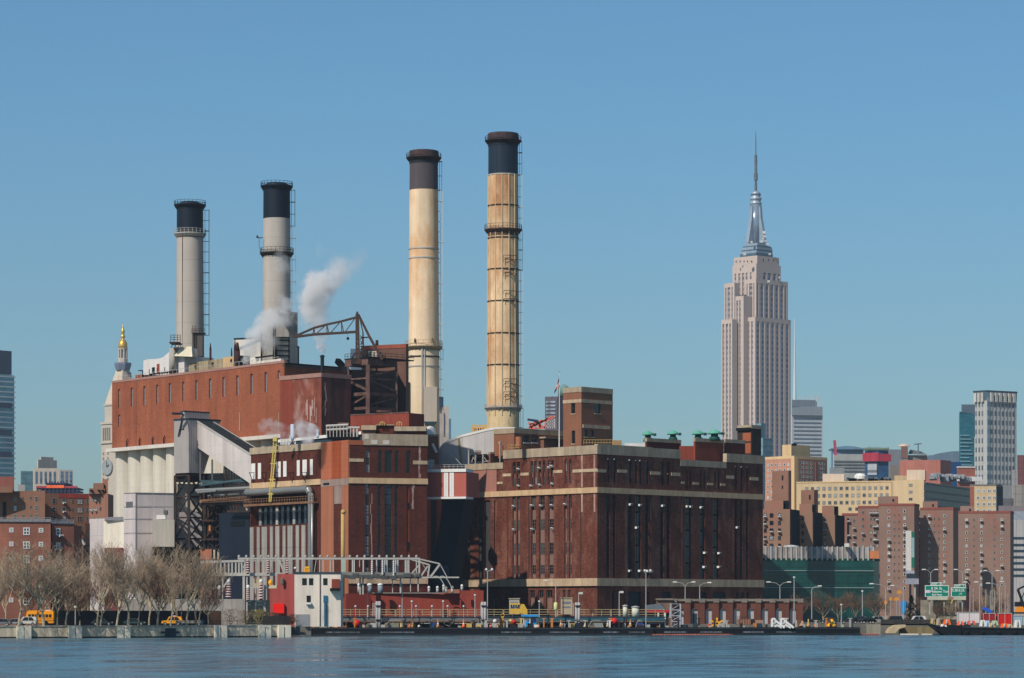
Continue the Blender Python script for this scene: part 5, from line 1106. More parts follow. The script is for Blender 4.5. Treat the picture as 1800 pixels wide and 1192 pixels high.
 mb=MB();mb.prism([G(385,752),G(439,747),G(442,758),G(392,762)],GZ,Z(901,749));mb.build('wall',NAVY,r)
 mb=MB();W=Wall(G(385,752),G(439,747));W.box(mb,405,430,915,925,0,.12);mb.build('window_band',DARK,r)
pale_sheds()
# ================================================================= WHITE AND RED SHORE BUILDING, RED WALL
def shore_building():
 D=642;r=empty('shore_house',P(540,1100,D),'boxy shore building half dull red half off-white with black windows and a bright red panel','building')
 za,zt=GZ-.3,Z(1008.5,D)
 mb=MB();mb.prism([G(487.5,D+3),G(517.6,D+.4),G(518,D+10),G(489,D+10)],za,zt);mb.mi=0;mb.prism([G(474.5,D+4),G(487.6,D+3),G(489,D+10),G(476,D+10)],za,Z(1034,D));mb.build('red_wall',mat('dull_red_render','#93453f',var=.08,streak=.15,fine=.06,lines=[('z',5,.08,.12)]),r)
 A,B=G(517.5,D),G(599,D+.5);W=Wall(A,B)
 ops=[W.op(531,539.5,1016.5,1029),W.op(543,551,1016.5,1029),W.op(568,576,1016.5,1029),W.op(538.8,546.6,1047,1059)]
 mb=MB();W.facade(mb,0,W.L,za,zt,ops,.35);mb.prism([(A.x,A.y+.4),(B.x,B.y+.4),(B.x,B.y+9),(A.x,A.y+9)],za,zt-.01);mb.build('white_wall',mat('dirty_white_render','#dbcdbd',var=.06,streak=.2,fine=.05,col2='#a48f78',c2=(.62,.8),c2s=.5),r)
 mb=MB();W.sbox(mb,-.1,W.L+.1,zt,zt+.35,-9,.15);mb.build('roof',TEALD,r)
 for o in ops:
  mb=MB();mb.quad(W.p(o[0],-.34,o[2]),W.p(o[1],-.34,o[2]),W.p(o[1],-.34,o[3]),W.p(o[0],-.34,o[3]));mb.mi=1;W.sbox(mb,(o[0]+o[1])/2-.04,(o[0]+o[1])/2+.04,o[2],o[3],-.33,-.25);mb.build('window',[GL_D,DARK],r)
 mb=MB();W.box(mb,538,547,1059,1062.5,-.3,.7);mb.build('air_conditioner',WHITE,r)
 mb=MB();W.box(mb,568.5,575.5,1047,1059,0,.25);mb.build('blue_cabinet',mat('petrol_blue','#2b5f78'),r)
 mb=MB();mb.tube(W.p(W.s(562.5),.15,za),W.p(W.s(562.5),.15,zt),.1,n=6);mb.build('downpipe',mat('pipe_brown','#7a5c48'),r)
 mb=MB();s=W.s(572);mb.tube(W.p(s,.3,za),W.p(s,.3,W.z(1060,572)),.28,n=8);mb.build('conduit',mat('petrol_blue','#2b5f78'),r)
 mb=MB();mb.prism([G(480,D+2.6),G(499.5,D+.9),G(499.5,D+2),G(480,D+4)],Z(1078,D),Z(1061,D));mb.build('red_panel',mat('signal_red','#d8190f',var=.02),r)
 mb=MB();W.sbox(mb,W.s(580),W.s(598),W.z(1038.5,590),W.z(1034,590),0,1.5);mb.build('balcony',DARK,r)
 mb=MB();W.sbox(mb,W.s(583),W.s(597),W.z(1034,590),W.z(1018,590),0,1.1);mb.build('red_box',mat('rusty_red','#7d3a2c'),r)
 mb=MB();W.sbox(mb,W.s(520),W.s(545),za,W.z(1080,530),.02,.05);mb.build('stain_band',mat('grey_stain','#8f8f90',var=.15),r)
 mb=MB();mb.lathe((X(495.5,D),D+1.3),[(.3,Z(1028,D)),(.42,Z(1026,D)),(.42,Z(1018,D)),(.3,Z(1016,D))],12);mb.build('oval_vent',mat('olive_grey','#6c6455'),r)
 r2=empty('yellow_hoop',P(540,1007,646),'bright yellow double hoop ladder head on the flat roof of the shore building','hoop');mb=MB()
 for a in (536.5,540,543.5):mb.tube(P(a,1008,646),P(a,998,646),.18,n=6)
 mb.beam(P(536.3,997.5,646),P(543.7,997.5,646),.4);mb.build('hoop',YELB,r2)
 r2=empty('roof_floodlight',P(520,1007,646),'small floodlight on a short post at the left corner of the white roof','floodlight');mb=MB();mb.tube(P(519,1008,646),P(519,1000,646),.1,n=6);mb.build('post',DARK,r2);mb=MB();mb.lathe((X(519,646),646),[(.05,Z(1001,646)),(.3,Z(999.5,646)),(.3,Z(998,646)),(.05,Z(996.5,646))],10);mb.build('lamp',WHITE,r2)
 for px,hh,lab in ((586,1050,'clutter'),):pass
shore_building()
def red_walls():
 r=empty('red_retaining_wall',P(720,1090,705),'long low dark red wall behind the yellow pier railing','wall')
 D=704
 mb=MB();mb.prism([G(598,D),G(608.5,D-2),G(652,D),G(652,D+8),G(598,D+8)],GZ,Z(1043.5,D));mb.build('wall',mat('red_block_wall','#7c3328',var=.08,streak=.12,fine=.08),r)
 mb=MB();mb.prism([G(652.2,D-1),G(840,D+1),G(840,D+10),G(652.2,D+10)],GZ,Z(1043,D));mb.build('wall',mat('red_block_wall2','#8a3c2f',var=.08,streak=.12,fine=.08),r)
 mb=MB();mb.prism([G(808,D-1.2),G(850,D-1),G(850,D+10),G(808,D+10)],GZ,Z(1038,D));mb.build('wall',mat('red_block_wall2','#8a3c2f'),r)
 mb=MB();mb.prism([G(652,D-1.3),G(808,D-.6),G(808,D),G(652,D)],Z(1043,D),Z(1042,D));mb.build('coping',STEEL,r)
 mb=MB();mb.prism([G(780,D-1.6),G(808,D-1.4),G(808,D+3),G(780,D+3)],Z(1043,D),Z(1036,D));mb.build('rusty_tank',mat('rust_pink','#9c6a56'),r)
red_walls()
# ================================================================= SUBSTATION
def substation():
 D=686
 r=empty('substation_frame',P(600,1060,D),'long galvanised steel busbar frame of a substation crossing in front of the turbine hall','substation frame')
 def post(px,y0,y1,w=.28,d=D,nm='post',m=STEEL):mb=MB();mb.beam(P(px,y0,d),P(px,y1,d),w);return mb.build(nm,m,r)
 def rail(a,ya,b,yb,w=.3,d=D,nm='beam',m=STEEL,n=None):mb=MB();mb.beam(P(a,ya,d),P(b,yb,d),w);return mb.build(nm,m,r)
 rail(418,982,738,982,.42);rail(352,988,430,986,.5);rail(352,1010,500,1009.5,.7);rail(352,1010.5,445,1010.5,.4,D+6)
 rail(600,1010.5,738,1012,1.3,D,'lattice_beam',mat('mid_steel','#77756f',var=.2));rail(735,1015,807,1015,.3)
 for i,px in enumerate((353,366,374,381,388,395,402,408,414.5,420,425,430.5)):post(px,1010,987,.34 if i > 3 else .24)
 rail(423,988,430,1010,.22);rail(431,988,424,1010,.22)
 for px in (450,463,472,477,491,505,562,568,580.5,586):post(px,1009,983,.24)
 rail(491,985,500,1008,.4);rail(430,986,500,986,.2);rail(556,983,552,1008,.15)
 for px in (619.5,622.5,638.5,662,676.5,680,695.5,699,712.5,715.5,718.5,732,737.5):post(px,1012,981.5,.3 if px in (676.5,680,695.5,699) else .24,m=mat('pale_steel','#b4b3ae',var=.08) if 600 < px < 720 else STEEL)
 rail(632,984,632,997,.15)
 for k,px in enumerate((427.5,465,426+7,474,445,457)):pass
 for px,y1 in ((428.5,1072),(434,1095),(449,1075),(465.5,1075),(391.5,1065),(379,1060),(365,1058)):post(px,y1,1010,.5 if px in (428.5,465.5) else .3)
 rail(391,1035,404,1016,.4);rail(440,1033,478,1033,.35);rail(430,1012,470,1012,.3);rail(428,1057,470,1057,.3,D,m=mat('teal_steel','#3c5458'));rail(432,1063,470,1063,.25,D,m=mat('teal_steel','#3c5458'))
 # sloping portal at the right end
 rail(718,982,755,993,.3);rail(734,982,773,991,.3);rail(773,991,786,1015,.18);rail(755,993,752,1014,.35);rail(773,992,757,1014,.45);rail(737,993,722,1010,.3);rail(752,995,740,1013,.35);rail(738,984,757,1014,.1);rail(737,982,737,1010,.4)
 post(721.5,1040,1012,.2);post(735,1040,1015,.3);post(704,1042,1015,.35);post(690,1042,1018,.2)
 for px in (633,638):post(px,1045,1012,.35)
 # small fittings along the lower beam
 mb=MB()
 for i in range(26):
  px=604+i*5.2;y=1012+RN.uniform(-1,3.5);c=P(px,y,D-.9);s=RN.uniform(.25,.7);mb.box(c.x-s,c.x+s,c.y-s,c.y+s,c.z-s*.7,c.z+s*.6)
 mb.build('switchgear',mat('gear_dark','#4c4d4b',var=.3),r)
 mb=MB()
 for px in range(420,738,13):c=P(px,981,D);mb.lathe((c.x,c.y),[(.12,c.z),(.28,c.z+.2),(.28,c.z+.5),(.05,c.z+.7)],6)
 mb.build('clamp',STEEL,r)
 # insulator columns: things of their own, alternating pale and red discs
 PK,RD=mat('insulator_pale','#cbb0ac',var=.05),mat('insulator_red','#7c3f3d',var=.1)
 spots=[(435.5,984,1009,.55),(471,985,1009,.55),(505,985,1009,.5),(366.5,1028,1052,.6),(385.5,1037,1052,.5),(402,1026,1052,.85),(459,1026,1055,.75),(436,1036,1056,.5),(311.5,1035,1052,.5)]
 nm=['left of three under the top busbar','middle of three under the top busbar','right of three under the top busbar','standing among the bare branches left of the fat striped one','short one between two taller striped columns','fat striped one beside the slanting strut','palest one, inside the tall portal left of the red shore building','thin one just right of the tall portal leg','leftmost, half hidden by bare trees']
 for (px,y0,y1,w),t in zip(spots,nm):
  o=empty('insulator',P(px,y1,D-1.5),'striped insulator column, '+t,'insulator','ribbed insulators in the substation');n=6;c=P(px,0,D-1.5);zt,zb=Z(y0,D-1.5),Z(y1,D-1.5);h=(zt-zb)/(2*n)
  a=MB();b=MB()
  for i in range(n):
   z=zb+2*h*i;k=1-.35*i/n;b.lathe((c.x,c.y),[(w*k*.7,z+h),(w*k,z+h*1.3),(w*k*.6,z+2*h)],10)
  a.lathe((c.x,c.y),[(w*.55,zb),(w*.36,zt)],10)
  a.build('core',RD,o,True);b.build('shed_disc',PK,o,True)
  if y0 > 1020:e=MB();e.lathe((c.x,c.y),[(.15,zt),(.4,zt+.2),(.4,zt+.8),(.1,zt+1.0)],10);e.build('cap',WHITE,o,True)
 # thin white insulator strings
 st=[(654,985,1013),(672.5,985,1010),(692,985,1012)]
 for (px,y0,y1),t in zip(st,('leftmost','middle','rightmost')):
  mb=MB();
  for i in range(8):z=Z(y1-(y1-y0)*i/8,D-1);mb.lathe((X(px,D-1),D-1),[(.1,z),(.22,z+.05),(.22,z+.3),(.1,z+.35)],8)
  mb.tube(P(px,y1,D-1),P(px,y0-3,D-1),.05,n=5)
  tag(mb.build('insulator_string',WHITE),t+' of three thin white insulator strings hanging before the dark hall windows','insulator','white insulator strings')
 # round bushings with white caps along the red wall
 for k,(px,yt,h,w) in enumerate(((631,1028,14,.35),(649.5,1028,15,.6),(668.5,1028,15,.6),(754,1033,9,.3),(769,1033,9,.3),(780,1030,11,.3),(784.5,1034,8,.25),(795,1033,10,.3),(812,1030,8,.3))):
  o=empty('bushing',P(px,yt+h,D+14),'','bushing','bushings above the red wall');o['label']=ORD[k]+' grey bushing with a white cap from the left, above the low red wall';d=D+14
  mb=MB();mb.lathe((X(px,d),d),[(w,Z(yt+h,d)),(w,Z(yt+2,d))],10);mb.build('tank',mat('bushing_grey','#7f8a90',var=.1) if w > .4 else STEEL,o,True)
  mb=MB();mb.lathe((X(px,d),d),[(w*.9,Z(yt+2,d)),(w*1.15,Z(yt,d)),(w*.8,Z(yt-2,d)),(.02,Z(yt-3,d))],10);mb.build('cap',WHITE,o,True)
 for px,k in ((775,0),(786,1)):
  mb=MB();d=D+13;q=[P(px-14+i*3.2,1015-4*math.sin(i*.5)+i*i*.35,d) for i in range(8)];mb.path(q,.12,6);tag(mb.build('curved_conductor',STEEL),('left' if k == 0 else 'right')+' curved grey conductor arching down to the white capped bushings','conductor','curved conductors')
 # back yard mess: pale wall and dark fence
 mb=MB();mb.prism([G(214,668),G(430,676),G(430,678),G(214,670)],GZ,Z(1053,672));tag(mb.build('yard_wall',mat('yard_wall','#b3a99e',var=.1,streak=.3,ss=.9,fine=.08,lines=[('h',4.2,.08,.2)])),'pale grey concrete yard wall behind the bare trees','wall')
 mb=MB();mb.prism([G(84,626),G(384,655),G(384,655.5),G(84,626.5)],GZ,Z(1073.5,640));tag(mb.build('dark_fence',mat('fence_mesh','#23272c',var=.25,streak=.35,ss=1.5)),'long dark mesh-covered fence behind the street trees','fence')
 mb=MB();mb.prism([G(366,652),G(389,654),G(389,655),G(366,653)],GZ,Z(1074,653));tag(mb.build('rusty_gate',mat('rusty_gate','#7c5a44',var=.25,streak=.3)),'rusty brown gate at the right end of the dark fence','gate')
 mb=MB();mb.prism([G(430,700),G(475,700),G(475,712),G(430,712)],GZ,Z(1055,700));tag(mb.build('transformer_block',mat('transformer_dark','#2c3336',var=.3,streak=.2)),'dark transformer housing inside the tall steel portal','transformer')
 mb=MB();mb.prism([G(445,702),G(460,702),G(460,704),G(445,704)],Z(1033,702),Z(1017,702));tag(mb.build('sand_box',mat('sand_panel','#b3a083')),'sand-coloured box hung under the top of the steel portal','box')
 r4=empty('yellow_platform',P(478,1030,668),'cream platform with a yellow valve beside the dull red wall','platform');mb=MB();mb.box(X(474,662),X(487,662),661,664,Z(1035,662),Z(1029,662));mb.build('slab',mat('cream_slab','#c4b893'),r4);mb=MB();mb.lathe((X(475.5,662),662),[(.3,Z(1029,662)),(.5,Z(1025,662)),(.4,Z(1021,662)),(.1,Z(1019,662))],10);mb.build('valve',YELB,r4)
 # low wall / planting in front
 mb=MB();mb.prism([G(462,634),G(510,638),G(510,640),G(462,636)],GZ,Z(1083,636));tag(mb.build('low_wall',mat('low_dark_wall','#4a443f',var=.2,streak=.2)),'low dark wall in front of the dull red building','wall')
substation()
# ================================================================= PIER, FLOATING DOCK, CLUTTER
def pier():
 D=688;xa,xb=600,1168;zt=Z(1085,D)
 r=empty('pier',P(880,1100,D),'long dark fuel pier with a yellow railing in front of the power station','pier')
 W=Wall(G(xa,D),G(xb,D+4))
 mb=MB();W.sbox(mb,0,W.L,zt-.9,zt,-5.5,0);mb.build('deck',mat('pier_deck','#6d6c6b',var=.15,streak=.2),r)
 mb=MB();W.sbox(mb,W.s(945),W.L,zt-1.0,zt-.1,.01,.1);mb.build('fascia',mat('teal_fascia','#2f5560',var=.15),r)
 n=46
 def railseg(a,b,k):
  mb=MB();m=max(2,int((b-a)/1.75))
  for i in range(m+1):s=a+(b-a)*i/m;mb.beam(W.p(s,-.1,zt),W.p(s,-.1,zt+1.75),.16 if i % 4 == 0 else .1)
  for h in (.6,1.15,1.72):mb.beam(W.p(a,-.1,zt+h),W.p(b,-.1,zt+h),.12)
  mb.build('railing',mat('pier_rail','#a59470',var=.15),r)
 for i in range(6):railseg(W.L*i/6+.1,W.L*(i+1)/6-.1,i)
 for i in range(24):
  s=W.L*(i+.5)/24;mb=MB();mb.tube(W.p(s,-1,-1),W.p(s,-1,zt-.9),.3,n=8)
  if i % 3 == 1:mb.beam(W.p(s,-1,zt-1),W.p(s+2.2,-1,1.2),.2);mb.beam(W.p(s,-1,zt-1),W.p(s-2.2,-1,1.2),.2)
  mb.build('pile',mat('timber_dark','#2b2622',var=.2),r)
 mb=MB();W.sbox(mb,0,W.L,-1,zt-.91,-5.4,-4.6);mb.build('bulkhead',DARK,r)
 # floating black dock sections
 Wd=Wall(G(547,672),G(1150,676));Wd2=Wall(G(1150,678),G(1548,684))
 segs=[(Wd,547,760),(Wd,760.8,858),(Wd,858.8,1047),(Wd,1047.8,1149),(Wd2,1150.5,1290),(Wd2,1290.8,1420),(Wd2,1420.8,1512)]
 for k,(w,a,b) in enumerate(segs):
  o=empty('floating_dock',w.p(w.s(a),0,0),ORD[k]+' black floating dock section from the left, moored along the pier','floating dock','black floating dock sections')
  mb=MB();zt2=1.75;w.sbox(mb,w.s(a),w.s(b),-.5,zt2,-6,0);mb.build('hull',mat('hull_black','#101317',rough=.6,var=.3,streak=.3,fine=.1),o)
  mb=MB();w.sbox(mb,w.s(a),w.s(b),zt2-.35,zt2-.15,.0,.08);w.sbox(mb,w.s(a),w.s(b),.15,.35,0,.06);mb.build('rubbing_strake',mat('strake_grey','#2e3338',var=.3),o)
  if k in (0,2,3,4,5):
   for q in range(2):
    mb=MB();p=a+(b-a)*(.12+.45*q);w.sbox(mb,w.s(p),w.s(p+(b-a)*.28),.55,.85,.0,.04);mb.build('faded_stripe',mat('faded_white','#5b6066',var=.5,vs=.8,streak=.6,ss=2),o)
 # fittings on the docks and under the pier
 rn=random.Random(4);cols=[STEEL,DSTEEL,mat('dark_rust','#3a2522'),WHITE,RUSTP,mat('dull_orange','#c07a3c'),TEALD,mat('dull_yellow','#c5a45a'),CONC,STEEL,DSTEEL]
 docks=[o for o in SC.objects if o.name.startswith('floating_dock')]
 for k,(w,a,b) in enumerate(segs):
  for j in range(int((b-a)/7)):
   px=rn.uniform(a+2,b-2);s=w.s(px);hh=rn.choice((.35,.6,.9,1.4,1.9));ww=rn.uniform(.12,.7) if hh < 1 else rn.uniform(.08,.25);mb=MB();o0=-rn.uniform(.6,4)
   w.sbox(mb,s-ww,s+ww,1.75,1.75+hh,o0-.4,o0)
   if hh > 1:w.sbox(mb,s-.4,s+.5,1.75+hh,1.75+hh+.15,o0-.5,o0)
   mb.build('deck_fitting',rn.choice(cols),docks[k])
 for i in range(34):
  s=W.L*(i+.2+rn.random()*.5)/34;mb=MB();z=rn.uniform(2.2,zt-1.2)
  if i % 3 == 0:mb.beam(W.p(s,-.3,zt-.9),W.p(s,-.3,.5),.14)
  elif i % 3 == 1:mb.path([W.p(s,-.2,zt-.9),W.p(s+.6,-.2,z),W.p(s+1.6,-.2,z-.3),W.p(s+2.2,-.2,zt-1)],.06,5)
  else:mb.beam(W.p(s,-.4,z),W.p(s+3.4,-.4,z),.2)
  mb.build(('hanger','hose','walkway_beam')[i % 3],rn.choice(cols),r)
 for z,m in ((zt-1.05,RUSTP),(zt+.12,TEALD)):
  mb=MB();mb.tube(W.p(0,.15,z),W.p(W.L,.15,z),.1,n=6);mb.build('pipe_line',m,r)
 # pier pile clusters
 for (px,y,k) in ((665.5,1057,'pair of tall white piles left of the pier railing'),(851,1058,'pair of tall white piles beside the double floodlight mast'),(1016,1059,'pair of tall white piles in the middle of the pier')):
  o=empty('pile_cluster',P(px,1117,683),k,'pile','white pile clusters');
  for dx in (-3,1.6):mb=MB();mb.tube(P(px+dx,1118,683),P(px+dx,y,683),.3,n=10);mb.mi=0;mb.build('pile',mat('pile_white','#a5a2a0',var=.15,streak=.2),o,True)
  mb=MB();mb.beam(P(px-5,1065,682.6),P(px+5,1065,682.6),.25);mb.beam(P(px-5,1090,682.6),P(px+5,1090,682.6),.25);mb.build('collar',DARK,o)
 for k,px in enumerate((655,661.5,845,1004)):
  o=empty('pile_ladder',P(px,1083,686),['leftmost grey cage ladder at the pile pair beside the red wall','second grey cage ladder, touching the pile pair beside the red wall','grey cage ladder left of the floodlight mast','grey cage ladder left of the middle pile pair'][k],'ladder','cage ladders on the pier');mb=MB()
  for dx in (0,4):mb.beam(P(px+dx,1083,686),P(px+dx,1060,686),.12)
  for i in range(8):mb.beam(P(px,1061+i*2.8,686),P(px+4,1061+i*2.8,686),.1)
  mb.build('frame',STEEL,o)
 # white round lights on the railing
 for k,px in enumerate((600,625,647,703,731.5,759.5,787,815)):
  o=empty('rail_lamp',P(px,1085,686),ORD[k]+' small white round lamp from the left on the pier railing','lamp','round lamps on the pier railing');c=P(px,0,686)
  mb=MB();mb.tube((c.x,c.y,Z(1085,686)),(c.x,c.y,Z(1068,686)),.06,n=6);mb.build('post',STEEL,o)
  mb=MB();z=Z(1066,686);mb.lathe((c.x,c.y),[(.02,z-.28),(.2,z-.2),(.27,z),(.2,z+.2),(.02,z+.28)],10);mb.build('globe',mat('lamp_white','#bdb9b2',var=0,fine=0,streak=0),o,True)
 # control cabins on the pier
 def cabin(px0,px1,yt,yb,d,m,label,roof=None):
  o=empty('pier_cabin',P((px0+px1)/2,yb,d),label,'cabin');mb=MB();mb.box(X(px0,d),X(px1,d),d,d+3,Z(yb,d),Z(yt,d));mb.build('wall',m,o)
  mb=MB();mb.box(X(px0,d)-.15,X(px1,d)+.15,d-.15,d+3.1,Z(yt,d),Z(yt,d)+.2);mb.build('roof',roof or STONE2,o)
  mb=MB();mb.box(X(px0,d)+.3,X(px1,d)-.3,d-.03,d,Z(yt+(yb-yt)*.35,d),Z(yt+(yb-yt)*.2,d));mb.box(X(px0,d)+.3,X(px1,d)-.3,d-.03,d,Z(yt+(yb-yt)*.6,d),Z(yt+(yb-yt)*.5,d));mb.build('louvre',mat('trim_grey','#77767a'),o);return o
 cabin(986,1006,1052,1080,690,mat('cream_cabin','#b3a083',var=.1),'cream box cabin with dark louvres on the pier left of the middle piles')
 cabin(895,913,1053,1080,690,mat('grey_cabin','#a39f93',var=.1),'pale grey cabin with yellow steps on the pier')
 o=empty('yellow_stairs',P(905,1083,686),'yellow gangway stairs and railings in front of the pale grey pier cabin','stairs');mb=MB();d=687
 mb.poly_extrude([P(914,1062,d),P(921,1062,d),P(927,1072,d),P(927,1081,d),P(914,1078,d)],(0,.8,0));mb.box(X(896,d),X(914,d),d,d+.3,Z(1079,d),Z(1070,d));mb.build('panel',mat('stair_yellow','#d1a644',var=.1),o)
 mb=MB()
 for i in range(4):mb.box(X(898+i*4,d),X(900.5+i*4,d),d-.05,d,Z(1068,d),Z(1062,d))
 mb.build('opening',DARK,o);mb=MB();mb.beam(P(896,1061.5,d),P(914,1061.5,d),.4);mb.build('rail',mat('stair_yellow','#d1a644'),o)
 mb=MB();mb.lathe((X(977,686),686),[(.3,Z(1073,686)),(.45,Z(1071,686)),(.45,Z(1061,686)),(.3,Z(1059,686))],10);tag(mb.build('green_canister',mat('pale_lime','#c9cf8e',var=.03),None,True),'pale lime canister on the lamp post on the pier','canister')
 for k,(px,y) in enumerate(((1099,1066),(1117,1068))):
  o=empty('capstan',P(px,1085,688),('left' if k == 0 else 'right')+' of two cream round bollards with a cap on the right part of the pier','bollard','cream bollards on the pier');mb=MB();mb.lathe((X(px,688),688),[(.55+k*.3,Z(1084,688)),(.5+k*.3,Z(y,688))],12);mb.build('drum',mat('cream_paint','#c9c3ae'),o,True);mb=MB();mb.lathe((X(px,688),688),[(.65+k*.3,Z(y,688)),(.65+k*.3,Z(y-1.5,688)),(.2,Z(y-3,688))],12);mb.build('cap',STEEL,o)
 # blue pier shelter
 o=empty('blue_shelter',P(930,1103,682),'bright blue open shelter with white posts on the floating dock','shelter');d=680;
 mb=MB();mb.box(X(917,d),X(946,d),d-.5,d+3,Z(1084,d),Z(1080.5,d));mb.build('roof',BLUEP,o);mb=MB();mb.box(X(921,d),X(932,d),d,d+2,Z(1102,d),Z(1092,d));mb.box(X(932.3,d),X(943,d),d+.6,d+2,Z(1102,d),Z(1087,d));mb.build('cabinet',BLUEP,o)
 mb=MB()
 for x in (920.5,931.5):mb.beam(P(x,1102,d),P(x,1084,d),.2)
 mb.build('post',WHITE,o)
 # coloured cones, buoys and bits on the dock
 def cone(px,y0,y1,w,m,nm,label,cat,grp=None,d=676):
  o=empty(nm,P(px,y1,d),label,cat,grp);c=(X(px,d),d);a,b=Z(y1,d),Z(y0,d)
  mb=MB();mb.lathe(c,[(w,a),(w*.95,a+(b-a)*.18),(w*.5,a+(b-a)*.35),(w*.35,a+(b-a)*.85),(.05,b)],12);mb.build('body',m,o,True)
  mb=MB();mb.lathe(c,[(w*.5,a+(b-a)*.34),(w*.53,a+(b-a)*.42),(w*.48,a+(b-a)*.52),(w*.3,a+(b-a)*.53)],12);mb.build('collar',WHITE,o);return o
 for px,y0,y1,w,m,lb in ((597,1089,1104,.6,YEL,'yellow mooring buoy at the right foot of the white shore building'),(591,1098,1104,.6,mat('dull_orange','#c07a3c'),'squat orange buoy at the foot of the white shore building'),(726,1088,1103,.4,YELB,'slim yellow buoy with a pale tip under the left part of the pier'),(720,1097,1103,.35,ORNG,'small orange buoy left of the slim yellow buoy'),(770,1088,1103,.4,mat('dull_orange','#c07a3c'),'orange and white buoy under the middle of the red wall'),(815,1088,1103,.42,ORNG,'bright orange buoy left of the floodlight mast'),(705,1094,1103,.35,mat('dull_yellow','#c5a45a'),'dull yellow buoy leaning beside the left piles'),(862,1096,1103,.3,REDP,'small red buoy right of the pile pair'),(912,1096,1103,.3,REDP,'small red buoy left of the blue shelter'),(946,1097,1103,.4,mat('dull_orange','#c07a3c'),'squat orange buoy right of the blue shelter'),(986,1089,1102,.35,mat('dull_orange','#c07a3c'),'orange buoy left of the middle piles'),(1028,1095,1102,.35,mat('dull_yellow','#c5a45a'),'dull yellow buoy right of the middle piles'),(1068,1090,1102,.35,mat('tan_buoy','#b09a72'),'tan buoy left of the big red float'),(1108,1089,1102,.4,mat('dull_orange','#c07a3c'),'orange buoy right of the big red float')):
  cone(px,y0,y1,w,m,'buoy',lb,'buoy','buoys on the floating dock')
 for px,y,rr,m,lb in ((627,1096,.85,REDP,'big red round float with a red pole under the left end of the pier'),(1080,1092,.75,REDP,'big red round float under the right part of the pier'),(903,1093,.5,REDP,'red float beside a yellow one left of the blue shelter'),(897.5,1092,.5,mat('dull_yellow','#c5a45a'),'yellow float beside the red one left of the blue shelter'),(870,1092,.45,WHITE,'white ball float left of the yellow davit'),(736.5,1101,.3,WHITE,'small white ball float on the dock under the pier')):
  d=678;c=P(px,y,d);mb=MB();mb.lathe((c.x,c.y),[(.02,c.z-rr)]+[(rr*math.cos(a),c.z+rr*math.sin(a)) for a in (-1.1,-.6,0,.6,1.1)]+[(.02,c.z+rr)],14);o=empty('float',P(px,y+6,d),lb,'float','round floats on the dock');mb.build('ball',m,o,True)
  mb=MB();mb.tube((c.x,c.y,Z(1104,d)),(c.x,c.y,c.z-rr*.8),.12,n=6)
  if px in (627,1080):mb.tube((c.x-.2,c.y,c.z+rr*.8),(c.x-.6,c.y,Z(1072,d)),.1,n=6)
  mb.build('post',m if px == 627 else DSTEEL,o)
 o=empty('yellow_davit',P(883,1103,678),'tall yellow davit post on the dock under the pier','davit');mb=MB();d=678;mb.beam(P(883,1103,d),P(883,1085,d),.5);mb.beam(P(881,1082,d),P(886,1080,d),.6);mb.beam(P(883,1085,d),P(884,1080,d),.6);mb.build('post',mat('davit_yellow','#dba63c'),o)
 for k,(px,w,m,lb) in enumerate(((650,1.5,STEEL,'grey winch frame on the dock under the left of the pier'),(693,2.4,mat('crate_tan','#7c7866'),'tan skip on the dock under the left of the pier'),(640,1.6,mat('dark_rust','#3a2522'),'dark rust skip near the big red float'),(1047,1.8,mat('shelter_grey','#83877f'),'grey arched cover on the dock right of the middle piles'),(1035,1.3,TEALD,'teal machinery cluster beside the middle piles'),(1020,1.8,NAVY,'navy box on the dock behind the middle piles'),(763,.9,mat('navy_blue','#244a86'),'small navy blue drum under the pier'),(1124,.9,mat('navy_blue','#244a86'),'small blue drum near the floodlight mast'),(877,1.8,CONC,'pale grey pipework beside the white ball float'))):
  o=empty('dock_gear',P(px,1103,679),lb,'dock gear');d=679;c=P(px,1103,d);mb=MB();mb.hexa([(c.x-w,d,c.z),(c.x+w,d,c.z),(c.x+w,d+1.2,c.z),(c.x-w,d+1.2,c.z)],[(c.x-w*.85,d+.1,c.z+1.0),(c.x+w*.85,d+.1,c.z+1.0),(c.x+w*.85,d+1.1,c.z+1.0),(c.x-w*.85,d+1.1,c.z+1.0)]);mb.build('body',m,o);mb=MB();mb.beam((c.x-w*.9,d-.05,c.z+.1),(c.x-w*.4,d-.05,c.z+1.6),.1);mb.beam((c.x-w*.4,d-.05,c.z+1.6),(c.x+w*.6,d-.05,c.z+1.6),.1);mb.build('frame',STEEL if k % 2 else DSTEEL,o)
 # red and white oil boom on the water
 o=empty('oil_boom',P(1340,1116,668),'long floating red and white oil boom on the water along the black dock','boom');d=676;A,B=P(1146,1116,d),P(1546,1116,688);n=90;rm,wm=MB(),MB()
 for i in range(n):
  a=A+(B-A)*(i/n);b=A+(B-A)*((i+.6)/n);c=A+(B-A)*((i+1)/n);a.z=b.z=c.z=.12;rm.tube(a,b,.2,n=6);wm.tube(b,c,.17,n=6)
 rm.build('float_line',mat('boom_red','#b03c2e'),o);wm.build('skirt_line',mat('boom_tan','#a58f7c'),o)
pier()
